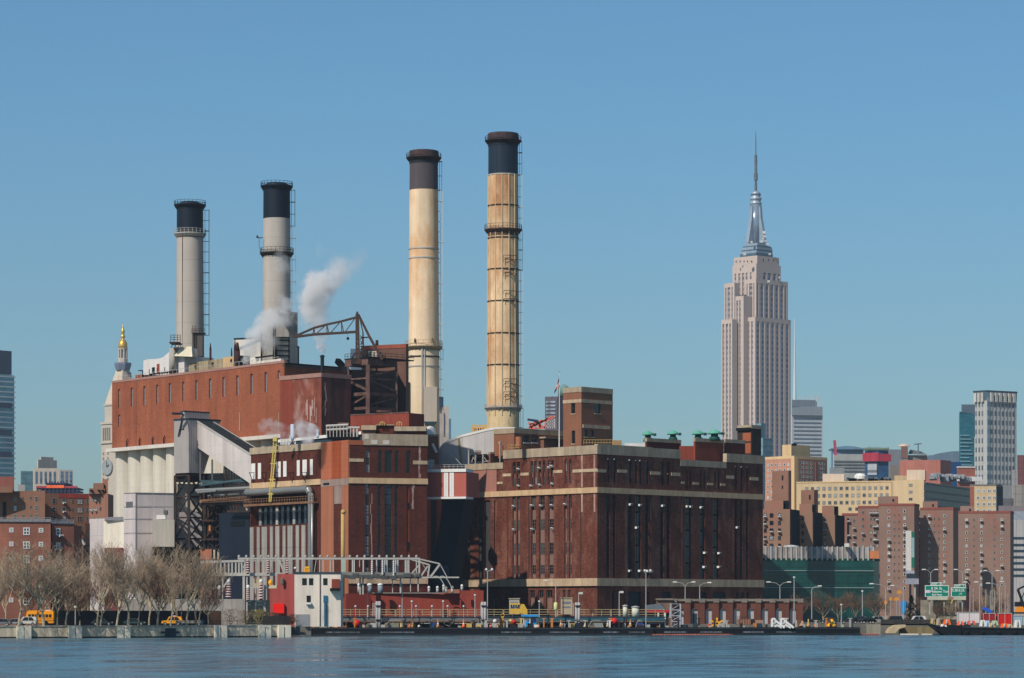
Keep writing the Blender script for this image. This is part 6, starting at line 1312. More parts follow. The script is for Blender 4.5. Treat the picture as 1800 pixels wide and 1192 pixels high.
def colonnade():
 D=706;A,B=G(1184,D),G(1406,D+4);W=Wall(A,B);zt=Z(1057,D);n=9
 r=empty('brick_arcade',(A.x,A.y,GZ),'low brick pier shed with nine brick piers and grey roller doors','shed')
 edges=[A.x+(B.x-A.x)*i/(n) for i in range(n+1)]
 ops=[(W.L*i/n+.9,W.L*(i+1)/n-.9,GZ,W.z(1071,1200)) for i in range(n)]
 mb=MB();W.facade(mb,0,W.L,GZ-.5,zt,ops,.35);mb.prism([(A.x,A.y+.4),(B.x,B.y+.4),(B.x,B.y+9),(A.x,A.y+9)],GZ,zt-.05);mb.build('wall',mat('arcade_brick','#6a4236',var=.15,streak=.25,fine=.15),r)
 mb=MB();W.sbox(mb,-.3,W.L+.3,zt,zt+.55,-9,.35);mb.build('coping',mat('arcade_stone','#7f7468',var=.15,streak=.2),r)
 for i in range(n+1):
  s=W.L*i/n;mb=MB();W.sbox(mb,s-.55,s+.55,GZ-.4,zt-.02,.0,.7);o=mb.build('pier',mat('arcade_pier','#6b4034',var=.15,streak=.2),r);mb=MB();W.sbox(mb,s-.65,s+.65,zt-.3,zt+.6,.36,.85);q=mb.build('capital',mat('arcade_stone','#7f7468'),r);q.parent=o
 for i,o_ in enumerate(ops):
  mb=MB();mb.quad(W.p(o_[0],-.33,o_[2]),W.p(o_[1],-.33,o_[2]),W.p(o_[1],-.33,o_[3]),W.p(o_[0],-.33,o_[3]));mb.build('roller_door',mat('roller_door','#b3aeac',var=.08,streak=.15,lines=[('z',.5,.06,.12)]),r)
  if i == 1:mb=MB();W.sbox(mb,o_[0]+.3,o_[0]+1.3,GZ,GZ+2.4,-.32,-.25);mb.build('side_door',TEALD,r)
 # left annex: round drum structure, red canopy and lattice tower
 o=empty('red_canopy',P(1150,1100,696),'small pier shed with a red canopy edge and a slanting grey roof','shed');d=694
 mb=MB();mb.box(X(1135,d),X(1180,d),d,d+4,Z(1100,d),Z(1077,d));mb.build('wall',mat('shed_shade','#43413e',var=.2),o);mb=MB();mb.box(X(1134,d),X(1179,d),d-.6,d,Z(1077,d),Z(1072.5,d));mb.build('fascia',mat('fascia_red','#b3232a',var=.1),o);mb=MB();mb.hexa([P(1134,1072.4,d-.6),P(1172,1072.4,d-.6),P(1172,1072.4,d+4),P(1134,1072.4,d+4)],[P(1134,1064,d+1),P(1160,1061,d+1),P(1164,1061,d+4),P(1134,1064,d+4)]);mb.build('roof',mat('slate_roof','#50565c',var=.1),o)
 for x in (1157,1169,1178):mb=MB();mb.beam(P(x,1101,d-.4),P(x,1077,d-.4),.35);mb.build('post',WHITE,o)
 o=empty('brick_gatehouse',P(1170,1100,705),'small brown gatehouse with a sagging roof beside the lattice tower','gatehouse');mb=MB();mb.poly_extrude([P(1155,1054,704),P(1182,1054,704),P(1182,1100,704),P(1158,1100,704)],(0,5,0));mb.build('wall',mat('gate_brown','#7c5d4b',var=.2),o);mb=MB();mb.box(X(1154,704),X(1183,704),703.5,709,Z(1055,704),Z(1052,704));mb.build('roof',mat('arcade_stone','#7f7468'),o)
 o=empty('lattice_tower',P(1187,1103,690),'pale grey lattice access tower standing left of the brick arcade','tower');d=690;mb=MB();cs=[(X(1179,d),d),(X(1196,d),d),(X(1196,d),d+2.2),(X(1179,d),d+2.2)];z0,z1=Z(1103,d),Z(1062,d)
 for c in cs:mb.beam((*c,z0),(*c,z1),.3)
 lv=[z0+(z1-z0)*i/4 for i in range(5)]
 for i in range(5):
  for a in range(4):mb.beam((*cs[a],lv[i]),(*cs[(a+1) % 4],lv[i]),.2)
  if i < 4:
   for a in range(4):mb.beam((*cs[a],lv[i]),(*cs[(a+1) % 4],lv[i+1]),.14)
 mb.build('frame',mat('pale_lattice','#a3a2a5',var=.1),o);mb=MB();mb.box(X(1196,d)+.1,X(1201,d),d,d+2,z0,Z(1085,d));mb.build('cabinet',mat('pale_cabinet','#b0aeb2'),o);mb=MB();mb.box(X(1180,d),X(1194,d),d-.1,d+2,Z(1064,d),Z(1062,d));mb.build('platform',DSTEEL,o)
 o=empty('yellow_star_gear',P(1260,1102,684),'yellow star-shaped mooring gear on the dock before the roller doors','dock gear');d=684;mb=MB()
 for a in range(6):an=a*math.pi/3+.5;c=P(1260,1096,d);mb.beam(c,c+Vector((1.5*math.cos(an),0,1.3*math.sin(an))),.35)
 mb.box(X(1253,d),X(1268,d),d,d+.8,Z(1102,d),Z(1099,d));mb.build('frame',YELB,o)
 o=empty('orange_fence',P(1325,1100,688),'peach coloured slatted barrier panel with dark posts on the dock','barrier');d=688;mb=MB();mb.box(X(1296,d),X(1319,d),d,d+.3,Z(1098,d),Z(1088.5,d));mb.build('panel',mat('peach_panel','#cf9275',var=.05,lines=[('h',.5,.1,.3)]),o);mb=MB();mb.box(X(1328,d),X(1342,d),d,d+.3,Z(1098,d),Z(1090,d));mb.build('panel',mat('peach_dim','#a8846f',lines=[('h',.5,.1,.3)]),o);mb=MB()
 for i in range(10):mb.beam(P(1294+i*2.8,1099,d-.1),P(1294+i*2.8,1083,d-.1),.1)
 mb.box(X(1320,d),X(1326,d),d,d+.4,Z(1098,d),Z(1088,d));mb.build('post',DSTEEL,o)
 for k,px in enumerate((1362,1378)):
  o=empty('gangway',P(px,1103,682),('left' if k == 0 else 'right')+' of two white gangways sloping down to the dock','gangway','white gangways');d=681;mb=MB();mb.beam(P(px,1090,d),P(px+17,1103.5,d),.45);mb.beam(P(px-5,1094,d),P(px+12,1104,d),.3);mb.build('ramp',WHITE,o);mb=MB();mb.beam(P(px-5,1102,d),P(px-5,1088,d),.5);mb.beam(P(px+.5,1102,d),P(px+.5,1088,d),.3);mb.beam(P(px-5.5,1088,d),P(px+1,1088,d),.45);mb.build('frame',WHITE,o)
 for px,y0,w,m,nm,lb in ((1462,1088,1.1,YELB,'buoy','large yellow bell-shaped buoy on the dock before the green glass building'),(1435,1090,.6,ORNG,'buoy','orange buoy left of the large yellow bell-shaped buoy'),(1421,1088,.4,YEL,'buoy','thin dark yellow buoy left of the orange one near the glass building'),(1410,1091,.9,mat('peach_dim','#a8846f'),'buoy','peach coloured buoy at the end of the brick arcade'),(1245,1096,.4,REDP,'buoy','small red buoy at the foot of an arcade pier')):
  d=685;o=empty(nm,P(px,1104,d),lb,'buoy','buoys on the floating dock');c=(X(px,d),d);a,b=Z(1103,d),Z(y0,d);mb=MB();mb.lathe(c,[(w,a),(w*.95,a+(b-a)*.3),(w*.45,a+(b-a)*.6),(w*.35,b-.1),(.05,b)],14);mb.build('body',m,o,True);mb=MB();mb.lathe(c,[(w*1.05,a),(w*1.08,a+.2),(w*.9,a+.25)],14);mb.build('base_ring',DSTEEL,o)
colonnade()
# ================================================================= BACKGROUND BUILDINGS
FR_W=mat('frame_white','#c9c9c6',var=.05);FR_D=mat('frame_dark','#30343a',var=.1);FR_G=mat('frame_grey','#7f7f7c',var=.1)
GL_W=glass('glass_white_blind','#a9b4b6',rough=.4);GL_T=glass('glass_teal','#2e5a62',rough=.2)
def grid(root,W,pxs,pys,wpx,hpx,gls,fr,ref,nx=1,nz=2,fw=.12,skip=0,name='window',off=.03,ac=0):
 for px in pxs:
  d=W.D(px)
  for py in pys:
   if RN.random() < skip:continue
   s=W.s(px);cosf=abs(W.d.x-(px-900)/F*W.d.y);w=wpx*d/F/max(cosf,.3);h=hpx*d/F;z=W.z(py,ref)-h/2
   window(root,W,s-w/2,z,w,h,RN.choice(gls),fr,nx,nz,off=off,fw=fw,name=name)
   if ac and RN.random() < ac:acunit(root,W,s-.4,z-.1,off=.1,w=.8)
def steps(a,b,n):return [a+(b-a)*i/(n-1) for i in range(n)] if n > 1 else [a]
def bldg(name,label,cat,pl,pc,pr,D,yt,m,cop=None,ch=.8,yb=None,group=None,dl=DL,dr=DR):
 pts=cb(pl,pc,pr,D,dl,dr);r=empty(name,(pts[1].x,pts[1].y,GZ),label,cat,group);z1=Z(yt,D)
 W0,W1=body(r,pts,GZ,z1,m)
 if cop:coping(r,pts,z1,cop,ch,.1)
 return r,W0,W1,pts
def addbox(r,pl,pc,pr,D,yt,yb,m,nm='penthouse'):
 pts=cb(pl,pc,pr,D);mb=MB();mb.prism([(p.x,p.y) for p in pts],Z(yb,D),Z(yt,D));return mb.build(nm,m,r)
FL=(Vector((-.995,.1)),Vector((.995,.1)))
def left_background():
 # glass tower
 r,W0,W1,pts=bldg('glass_tower','tall teal glass apartment tower with white floor bands at the left edge','tower',-40,-35,25,2500,656,mat('tower_glass_teal','#5f949c',rough=.25,var=.2,vs=.02,streak=0,fine=.3,fs=.12),yb=1000)
 for y in list(range(659,842,9)):
  mb=MB();z=Z(y,2500);W1.sbox(mb,-1,W1.L+1,z-.55,z+.55,-.2,.5);mb.build('balcony_band',mat('band_white','#c9cfcd',var=.03),r)
 for y in (710,758,797):mb=MB();z=Z(y,2500);W1.sbox(mb,-1,W1.L*.9,z-2.2,z+2.2,.0,1.4);mb.build('mechanical_band',mat('band_navy','#2a3c52'),r)
 addbox(r,-42,-37,20.5,2510,613,655,mat('crown_navy','#24384f',rough=.3,var=.15),'crown')
 # pale cluster
 r,W0,W1,pts=bldg('pale_tower','pale stone tower with a stepped crown and glass wings behind the brick apartments','tower',58,60,104,2100,823,mat('pale_stone_far','#b3a696',var=.04,fine=.05),dl=FL[0],dr=FL[1])
 for k,px in enumerate((64,72,80,88,96)):mb=MB();W1.box(mb,px-1.8,px+1.8,829,850,-.1,.3,ref=80);mb.build('window_column',strip_mat('win_far_%d' % k,'#3b5468','#4d6172',3.4),r)
 addbox(r,65,67,100,2110,808,823,mat('pale_stone_far','#b3a696'));addbox(r,70,72,94,2112,803,808,mat('pale_stone_far','#b3a696'))
 r,W0,W1,pts=bldg('glass_wing','blue-green glass wing left of the pale stepped tower','building',36.5,38,58,2120,828,mat('far_teal','#4c6a75',rough=.3,var=.15,vs=.02,fs=.15,fine=.25,lines=[('z',7,1,.25)]),dl=FL[0],dr=FL[1])
 r,W0,W1,pts=bldg('glass_wing','blue-grey windowed wing right of the pale stepped tower','building',104,105,128,2120,826,mat('pale_stone_far2','#98938d',var=.04),dl=FL[0],dr=FL[1])
 for k,px in enumerate((109,117,124.5)):mb=MB();W1.box(mb,px-2,px+2,829,856,-.1,.3,ref=115);mb.build('window_column',strip_mat('win_far_b%d' % k,'#3b5468','#5d7182',3.4),r)
 r,W0,W1,pts=bldg('pale_block','tiny pale block with two white frames left of the pale tower','building',31,32,44,1500,852,mat('pale_stone_far2','#98938d'),dl=FL[0],dr=FL[1])
 # construction site with red netting
 r=empty('construction_frame',P(100,870,1400),'unfinished building with orange-red netting and dark frame before the pale tower','building');D=1400
 mb=MB();
 for y in (858,863,850):mb.box(X(64 if y > 852 else 80,D),X(136 if y > 852 else 117,D),D,D+20,Z(y,D)-.4,Z(y,D)+.3)
 for x in range(66,137,7):mb.beam(P(x,872,D),P(x,858,D),.7)
 for x in range(82,116,5):mb.beam(P(x,858,D),P(x,846,D),.5)
 mb.build('frame',mat('far_navy','#2b3550'),r);mb=MB();mb.box(X(64,D),X(136,D),D-.5,D,Z(858,D),Z(854.5,D));mb.build('netting',mat('netting_red','#a13f4a'),r);mb=MB();mb.box(X(82,D),X(113,D),D-.8,D-.5,Z(858,D),Z(853,D));mb.build('netting',mat('netting_orange','#ee6a3c'),r)
 # brick apartments (upper, behind)
 D=900;A,B,C2,E2=G(-40,905),G(5,900),G(79,895),G(157,905)
 r=empty('brick_apartments',(B.x,B.y,GZ),'long brown brick apartment block with dark windows behind the low brick house','apartment block')
 mb=MB();Wa,Wb,Wc=Wall(A,Vector((X(79,895),895))),Wall(G(79,899),E2),None
 Wa.facade(mb,0,Wa.L,GZ,Z(863,897),[]);Wb.facade(mb,0,Wb.L,GZ,Z(867,900),[]);mb.prism([(A.x,A.y+.1),(E2.x,E2.y+.1),(E2.x,E2.y+15),(A.x,A.y+15)],GZ,Z(868,900));mb.build('wall',B_apt,r)
 mb=MB();mb.prism([G(-40,899),G(25,897),G(25,908),G(-40,908)],Z(864,898),Z(838,898));mb.build('penthouse',mat('red_brown_brick','#7d4a40',var=.1),r);mb=MB();mb.prism([G(-40,896),G(22,894),G(22,896),G(-40,898)],Z(866,895),Z(855,895));mb.build('penthouse',B_apt,r)
 mb=MB();Wb.sbox(mb,Wb.s(104),Wb.L,Z(875,900),Z(867,900),0,.1);mb.build('red_band',mat('red_band','#8e3a30',var=.1),r)
 mb=MB();Wa.box(mb,5,11,882,935,.0,.15,ref=8);mb.build('recess_shade_strip',DARK,r)  # flat dark strip paints the shade of a recess
 grid(r,Wa,(27,64.5),(878,893.5,908.5),5.5,9,[GL_D,GL_W,GL_G],FR_G,40,1,2);grid(r,Wa,(41,54.5),(876,891.5,907),3,5,[GL_D,GL_G],FR_G,40,1,1,.06)
 grid(r,Wb,(95,112.5),(881,896.5,912),7,9,[GL_D,GL_W,GL_G],FR_G,120,1,2,ac=.3);grid(r,Wb,(127.5,),(881,896,911),2.5,6,[GL_D],FR_G,120,1,1,.06);grid(r,Wb,(140,),(881.5,896.5,912,928),9,9,[GL_D,GL_W,GL_G],FR_G,120,2,2,ac=.4);grid(r,Wb,(153.5,),(881,896,911),5,8,[GL_G],FR_G,120,1,2)
 r=empty('brick_apartments',P(172,1090,890),'orange-brown brick apartment tower standing right against the pale silos','apartment block')
 Wd=Wall(G(156.5,900),G(190,890));mb=MB();Wd.facade(mb,0,Wd.L,GZ,Z(867,890),[]);mb.prism([(Wd.A.x,Wd.A.y+.1),(Wd.B.x,Wd.B.y+.1),(Wd.B.x,Wd.B.y+12),(Wd.A.x,Wd.A.y+12)],GZ,Z(868,890));mb.build('wall',mat('orange_apartment','#8d6350',var=.08),r)
 for a,b,yt in ((156.5,184,858),(164,182,849),(180,190,842)):mb=MB();mb.prism([G(a,894),G(b,892),G(b,900),G(a,900)],Z(868,892),Z(yt,892));mb.build('penthouse',mat('orange_apartment','#8d6350') if a > 170 else B_apt,r)
 for a in (159.5,173,179.5):mb=MB();mb.box(X(a-1.5,891),X(a+1.5,891),891,893.8,Z(864,892),Z(861,892));mb.build('dark_opening',DARK,r)
 grid(r,Wd,(163,170.5,177),(878,895,912),3.4,6,[GL_L,GL_D],FR_G,170,1,2,.08,ac=.8)
 # low brick house, near
 D=655;A,B,C2=G(-30,653),G(89,655),G(130,659);r=empty('brick_house',P(60,1095,D),'six storey red-brown brick apartment house with white framed windows behind the school bus','apartment house')
 Wa,Wb=Wall(A,B),Wall(G(89,656.5),C2)
 mb=MB();z1,z2=Z(919,654),Z(922,657);Wa.facade(mb,0,Wa.L,GZ,z1,[]);Wb.facade(mb,0,Wb.L,GZ,z2,[]);mb.quad((B.x,B.y,GZ),(B.x,B.y+1.6,GZ),(B.x,B.y+1.6,z1),(B.x,B.y,z1));mb.prism([(A.x,A.y+.1),(B.x,B.y+.1),(B.x,B.y+14),(A.x,A.y+14)],GZ,z1-.02);mb.prism([(B.x+.01,B.y+1.6),(C2.x,C2.y+.1),(C2.x,C2.y+12),(B.x+.01,B.y+12)],GZ,z2-.02);mb.build('wall',mat('brick_house','#845545',var=.12,streak=.1,fine=.12,col2='#9a6250',c2=(.5,.65),c2s=.15,lines=[('z',4.6,.1,.1)]),r)
 mb=MB();Wa.sbox(mb,-.1,Wa.L+.1,z1,z1+.25,-.6,.15);Wb.sbox(mb,0,Wb.L+.1,z2,z2+.25,-.6,.15);mb.build('coping',mat('dark_coping','#40383a'),r)
 for W,zz in ((Wa,z1),(Wb,z2)):
  mb=MB();k=int(W.L/1.2)
  for i in range(k+1):mb.beam(W.p(W.L*i/k,-.3,zz+.2),W.p(W.L*i/k,-.3,zz+1.15),.07)
  for h in (.7,1.15):mb.beam(W.p(0,-.3,zz+h),W.p(W.L,-.3,zz+h),.07)
  W.sbox(mb,0,W.L,zz+.26,zz+.85,-.36,-.33);mb.build('roof_railing',mat('rail_grey','#8e8d90',var=.1),r)
 ys=(932,956.5,981,1006,1030,1055)
 for i,y in enumerate(ys):
  for px,w,h,nx in ((20,7.5,8,1),(46.5,11.5,13,2),(72,8,8.5,1)):grid(r,Wa,(px-.06*i,),(y+(2 if px == 46.5 else 0),),w,h,[GL_D,GL_G],FR_W,46,nx,2,.22,off=.02)
 for y in (935,960,984,1009):grid(r,Wb,(102,),(y,),7.5,12,[GL_L,GL_D],FR_W,102,1,2,.22,off=.02)
 W=Wb;acunit(r,W,W.s(102.5),Z(944,657),off=.1,w=.9)
 # steel mess behind trees
 r=empty('fire_stair',P(145,1090,700),'dark steel stair and slide frame between the brick house and the pale clad building','stair');mb=MB();D=700
 for i in range(4):mb.beam(P(130+i*6,1000,D),P(130+i*6,945-i*3,D),.25);mb.beam(P(129,950+i*12,D),P(153,946+i*12,D),.2);mb.beam(P(129,962+i*12,D),P(153,946+i*12,D),.18)
 mb.prism([G(150,702),G(158,702),G(158,712),G(150,712)],GZ,Z(920,702));mb.build('frame',DSTEEL,r);mb=MB();mb.beam(P(138,941,699),P(149,958,699),.5);mb.beam(P(142,942,699),P(141,1010,699),.25);mb.build('mast',STEEL,r)
left_background()
def clock_tower():
 D=2700;r=empty('clock_tower',P(205,870,D),'pale stone campanile with a clock face and gilded cupola behind the coal house','tower')
 pts=cb(178,214,254,D,Vector((-.72,.69)),Vector((.72,.69)));L,C,Rr,B=pts;m=mat('pale_campanile','#b5a898',var=.04,vs=.03,streak=.04,fine=.06,fs=.3);W0,W1=body(r,pts,GZ,Z(742,D),m);
 cx,cy=(L.x+Rr.x)/2,(L.y+Rr.y)/2;dx=(X(214.5,D)-cx)
 k=1;C0=X(216,D)
 def ring(f,z):return [(cx+(p.x-cx)*f,cy+(p.y-cy)*f,z) for p in pts]
 mb=MB();mb.hexa(ring(1.07,Z(744,D)),ring(1.07,Z(740,D)));mb.hexa(ring(.84,Z(740,D)),ring(.84,Z(709,D)));mb.hexa(ring(.9,Z(711,D)),ring(.9,Z(708,D)));mb.build('upper_stage',m,r)
 mb=MB();mb.hexa(ring(.84,Z(708,D)),ring(.30,Z(646,D)));o=mb.build('pyramid_roof',mat('pyramid_stone','#c0b09b',var=.04,fine=.05,fs=.3),r)
 c=(cx,cy);px=214.5
 mb=MB();mb.lathe(c,[(6.2,Z(648,D)),(7.2,Z(642,D)),(7.8,Z(638,D)),(7.8,Z(635,D)),(4.5,Z(634.9,D))],8,.4);mb.build('gallery',mat('gallery_blue','#6b7486',var=.1),r)
 mb=MB();mb.lathe(c,[(4.4,Z(636,D)),(4.4,Z(628,D)),(4.1,Z(627,D)),(2.4,Z(626.5,D)),(2.4,Z(612,D)),(4.2,Z(611.5,D)),(4.4,Z(609,D)),(3.7,Z(608.8,D))],8,.4);
 for i in range(8):a=.4+i*.785;mb.tube((c[0]+3.6*math.cos(a),c[1]+3.6*math.sin(a),Z(627,D)),(c[0]+3.6*math.cos(a),c[1]+3.6*math.sin(a),Z(611,D)),.65,n=6)
 mb.build('lantern',m,r)
 gold=mat('gilding','#dcae4c',rough=.35,metal=.6,var=.1,streak=.1,fine=.05)
 mb=MB();mb.lathe(c,[(4,Z(608.8,D)),(4.1,Z(605,D)),(3.8,Z(600,D)),(2.8,Z(596,D)),(1.5,Z(593.5,D)),(1.1,Z(592,D)),(2.4,Z(589.5,D)),(1.8,Z(587,D)),(1.2,Z(583,D)),(1.9,Z(581,D)),(1.4,Z(577,D)),(.6,Z(573,D)),(.5,Z(570,D)),(.2,Z(566,D))],12);mb.build('cupola',gold,r,True)
 for px,y in ((196,655),(220,654),(221,667),(199,667),(193,693)):pass
 mb=MB()
 for x,y in ((220.5,654),(221.5,666)):q=P(x,y,D-20);mb.box(q.x-1,q.x+1,cy-16,cy-4,q.z-1.6,q.z+1.6)
 mb.build('dormer',mat('win_dark_far','#3c3a3c'),r)
 for i in range(4):mb=MB();W0.box(mb,181+i*3.6,183+i*3.6,752,774,-.1,.5,ref=186);mb.build('loggia_opening',mat('win_shadow_far','#7b746c'),r)
 for i in range(6):
  for k in range(2):mb=MB();W0.box(mb,181+k*8,183+k*8,795+i*9,799+i*9,-.1,.4,ref=186);mb.build('window',mat('win_shadow_far','#7b746c'),r)
 mb=MB();W0.sbox(mb,-1,W0.L+1,Z(778,D),Z(776,D),0,1.2);W1.sbox(mb,0,W1.L,Z(778,D),Z(776,D),0,1.1);mb.build('cornice',m,r)
 mb=MB();s=W0.s(190);cc=W0.p(s,.5,Z(820,D));n=20;v=W0.d
 ptsf=[cc+Vector((v.x*7*math.cos(6.283*i/n),v.y*7*math.cos(6.283*i/n),7*math.sin(6.283*i/n))) for i in range(n)];mb.poly_extrude(ptsf,(W0.n.x*1.0,W0.n.y*1.0,0));o=mb.build('clock_face',mat('clock_grey','#8f9392',var=.03),r);mb=MB();c2=cc+Vector((W0.n.x*1.1,W0.n.y*1.1,0));mb.beam(c2,c2+Vector((0,0,5)),.7);mb.beam(c2,c2+Vector((v.x*3.2,v.y*3.2,2)),.8);q=mb.build('hands',mat('win_dark_far','#3c3a3c'),r);q.parent=o
 mb=MB();k=[cc+Vector((v.x*9*a,v.y*9*a,9*b)) for a,b in ((-1,-1),(1,-1),(1,1),(-1,1))];mb.poly_extrude(k,(W0.n.x*.3,W0.n.y*.3,0));mb.build('clock_surround',m,r) if False else None
clock_tower()
def skyscraper():
 D=2900;dl,dr=Vector((-.72,.69)),Vector((.74,.67))
 r=empty('skyscraper',P(1329,1000,D),'very tall pale limestone art deco skyscraper with stepped setbacks and a needle mast','skyscraper')
 st=mat('pale_limestone_far','#bca99d',var=.03,vs=.01,streak=.03,fine=.04,fs=.3)  # stone kept pale so its colour carries some distance haze
 gl=strip_mat('deco_windows','#5f646d','#989290',5.2,.5);gl2=strip_mat('deco_windows_side','#5a6f84','#93949a',5.2,.55)  # haze painted in: glass and spandrels paled, bluer copy for the right face
 def tier(pl,pc,pr,yt,yb,strL,strR,z_in=4,D=D):
  pts=cb(pl,pc,pr,D,dl,dr);L,C,Rr,B=pts;z0,z1=Z(yb,D),Z(yt,D);W0,W1=Wall(L,C),Wall(C,Rr)
  hL=[(W0.s(a),W0.s(b),z0,z1-z_in) for a,b in strL];hR=[(W1.s(a),W1.s(b),z0,z1-z_in) for a,b in strR]
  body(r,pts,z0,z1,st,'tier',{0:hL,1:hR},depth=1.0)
  for W,hs,g in ((W0,hL,gl),(W1,hR,gl2)):
   for o in hs:mb=MB();mb.quad(W.p(o[0],-.95,o[2]),W.p(o[1],-.95,o[2]),W.p(o[1],-.95,o[3]),W.p(o[0],-.95,o[3]));mb.build('window_strip',g,r)
  return W0,W1,pts
 # left face: two wings with a recess between; right face: seven bays
 L1=[(1269.8,1273.2),(1276.2,1280),(1283,1285.6)]
 tier(1268,1287,1296,561,900,[(1270,1273),(1276,1279.6),(1282.2,1284.6)],[])
 D2=D+14
 tier(1284,1307,1330,520,900,[(1289.5,1292),(1294.5,1297.5),(1299.5,1302)],[],D=D+2)
 tier(1304,1327.5,1390,557,900,[(1307,1310),(1313,1317.5),(1320.5,1323.5)],[(1330.2+i*8.6,1335.2+i*8.6) for i in range(7)])
 tier(1273,1291,1300,497,562,[(1275,1277),(1279,1283.5),(1286,1288)],[],D=D+8)
 tier(1310,1329,1385,490,558,[(1312.5,1314),(1317,1322.5),(1324.5,1326)],[(1330.8,1333.2)]+[(1337+i*8.7,1342.3+i*8.7) for i in range(5)]+[(1380,1382.3)],D=D+6)
 tier(1287.5,1329.5,1372.5,463,600,[(1291.5,1294),(1298,1301.5),(1304.5,1308),(1311,1314),(1318.5,1321)],[(1341.5,1347),(1350,1355.5),(1359,1364.5),(1368,1370.5)],8,D=D+12)
 tier(1290,1331,1369.5,449,463.5,[],[],D=D+16)
 mb=MB();
 for x in (1342,1351,1360):mb.beam(P(x,460,D+14),P(x,455,D+14),1.1)
 for x in (1294,1301,1308,1314,1321):mb.beam(P(x,462-(x-1294)*.05,D+20),P(x,458,D+20),.9)
 mb.split('slot_window',mat('win_dark_far','#3c3a3c'),r)
 # observation tiers and mast
 met=mat('mast_metal','#99a5b0',rough=.4,metal=.3,var=.1,fine=.05,fs=.3);md=mat('mast_dark','#46606f',rough=.3,var=.1)
 for k,(pl,pr,yt,yb,m) in enumerate(((1301,1358.5,444,449.5,md),(1301,1358,440,444,met),(1303,1358,437.5,440,md),(1304,1357.5,433,437.5,met),(1306,1356,431,433,md),(1309,1351,427,431,met))):
  pts=cb(pl,1329.5+k*.3,pr,D+26,dl,dr);mb=MB();mb.prism([(p.x,p.y) for p in pts],Z(yb,D+26),Z(yt,D+26));mb.build('observation_tier',m,r)
 cx,cy=X(1328.5,D+50),D+50;Dm=D+50
 mb=MB();mb.lathe((cx,cy),[(6.2,Z(428,Dm)),(5.6,Z(358,Dm))],16);mb.build('mast_shaft',mat('mast_glass','#7d8d9b',rough=.25,metal=.3,var=.15,streak=.3,ss=.3),r,True)
 for a in (-2.36,-.78,.78,2.36):
  mb=MB();u=Vector((math.cos(a),math.sin(a),0));t=Vector((-u.y,u.x,0));c0=Vector((cx,cy,0));z0,z1,z2=Z(428,Dm),Z(385,Dm),Z(364,Dm)
  mb.hexa([c0+u*5-t*1.6+Vector((0,0,z0)),c0+u*12.5-t*1.6+Vector((0,0,z0)),c0+u*12.5+t*1.6+Vector((0,0,z0)),c0+u*5+t*1.6+Vector((0,0,z0))],[c0+u*5-t*1.6+Vector((0,0,z1)),c0+u*7.5-t*1.6+Vector((0,0,z1)),c0+u*7.5+t*1.6+Vector((0,0,z1)),c0+u*5+t*1.6+Vector((0,0,z1))])
  mb.hexa([c0+u*5-t*1.6+Vector((0,0,z1)),c0+u*7.4-t*1.6+Vector((0,0,z1)),c0+u*7.4+t*1.6+Vector((0,0,z1)),c0+u*5+t*1.6+Vector((0,0,z1))],[c0+u*4-t*1.4+Vector((0,0,z2)),c0+u*6.6-t*1.4+Vector((0,0,z2)),c0+u*6.6+t*1.4+Vector((0,0,z2)),c0+u*4+t*1.4+Vector((0,0,z2))]);mb.build('wing_buttress',met,r)
 mb=MB();mb.lathe((cx,cy),[(5.6,Z(360,Dm)),(6,Z(357,Dm)),(4.9,Z(356.5,Dm)),(4.9,Z(352,Dm)),(5.8,Z(351,Dm)),(5.5,Z(348,Dm)),(4.4,Z(347,Dm)),(4.6,Z(342.5,Dm)),(5,Z(342,Dm)),(3.6,Z(338,Dm)),(1.6,Z(335.5,Dm))],20);mb.build('drum',met,r,True)
 mb=MB();mb.lathe((cx,cy),[(4.9,Z(343.6,Dm)),(5.1,Z(342,Dm))],20);mb.build('drum_window',md,r)
 mb=MB();mb.lathe((cx,cy),[(1.5,Z(336,Dm)),(1.0,Z(318,Dm)),(1.9,Z(317.5,Dm)),(1.9,Z(305,Dm)),(1.3,Z(304,Dm)),(1.4,Z(274,Dm)),(1.7,Z(273.5,Dm)),(.6,Z(272.5,Dm)),(.45,Z(245,Dm)),(.15,Z(230,Dm))],8);mb.build('antenna',mat('antenna_grey','#5d666e',var=.2,fine=.3,fs=.4),r)
 mb=MB()
 for i,(dx,y) in enumerate(((-8,426),(9,425),(12,420),(15,416),(14,409),(17,424),(20,430),(-20,447),(24,447),(-38,495),(-34,493),(22,495),(41,488))):c=P(1329+dx,y,D+(24 if y < 440 else 4));s=RN.uniform(.7,1.5);mb.box(c.x-s,c.x+s,c.y-1,c.y+1,c.z-s*.8,c.z+s)
 mb.split('antenna_mount',mat('antenna_white','#c3bfb8',var=.2),r)
skyscraper()
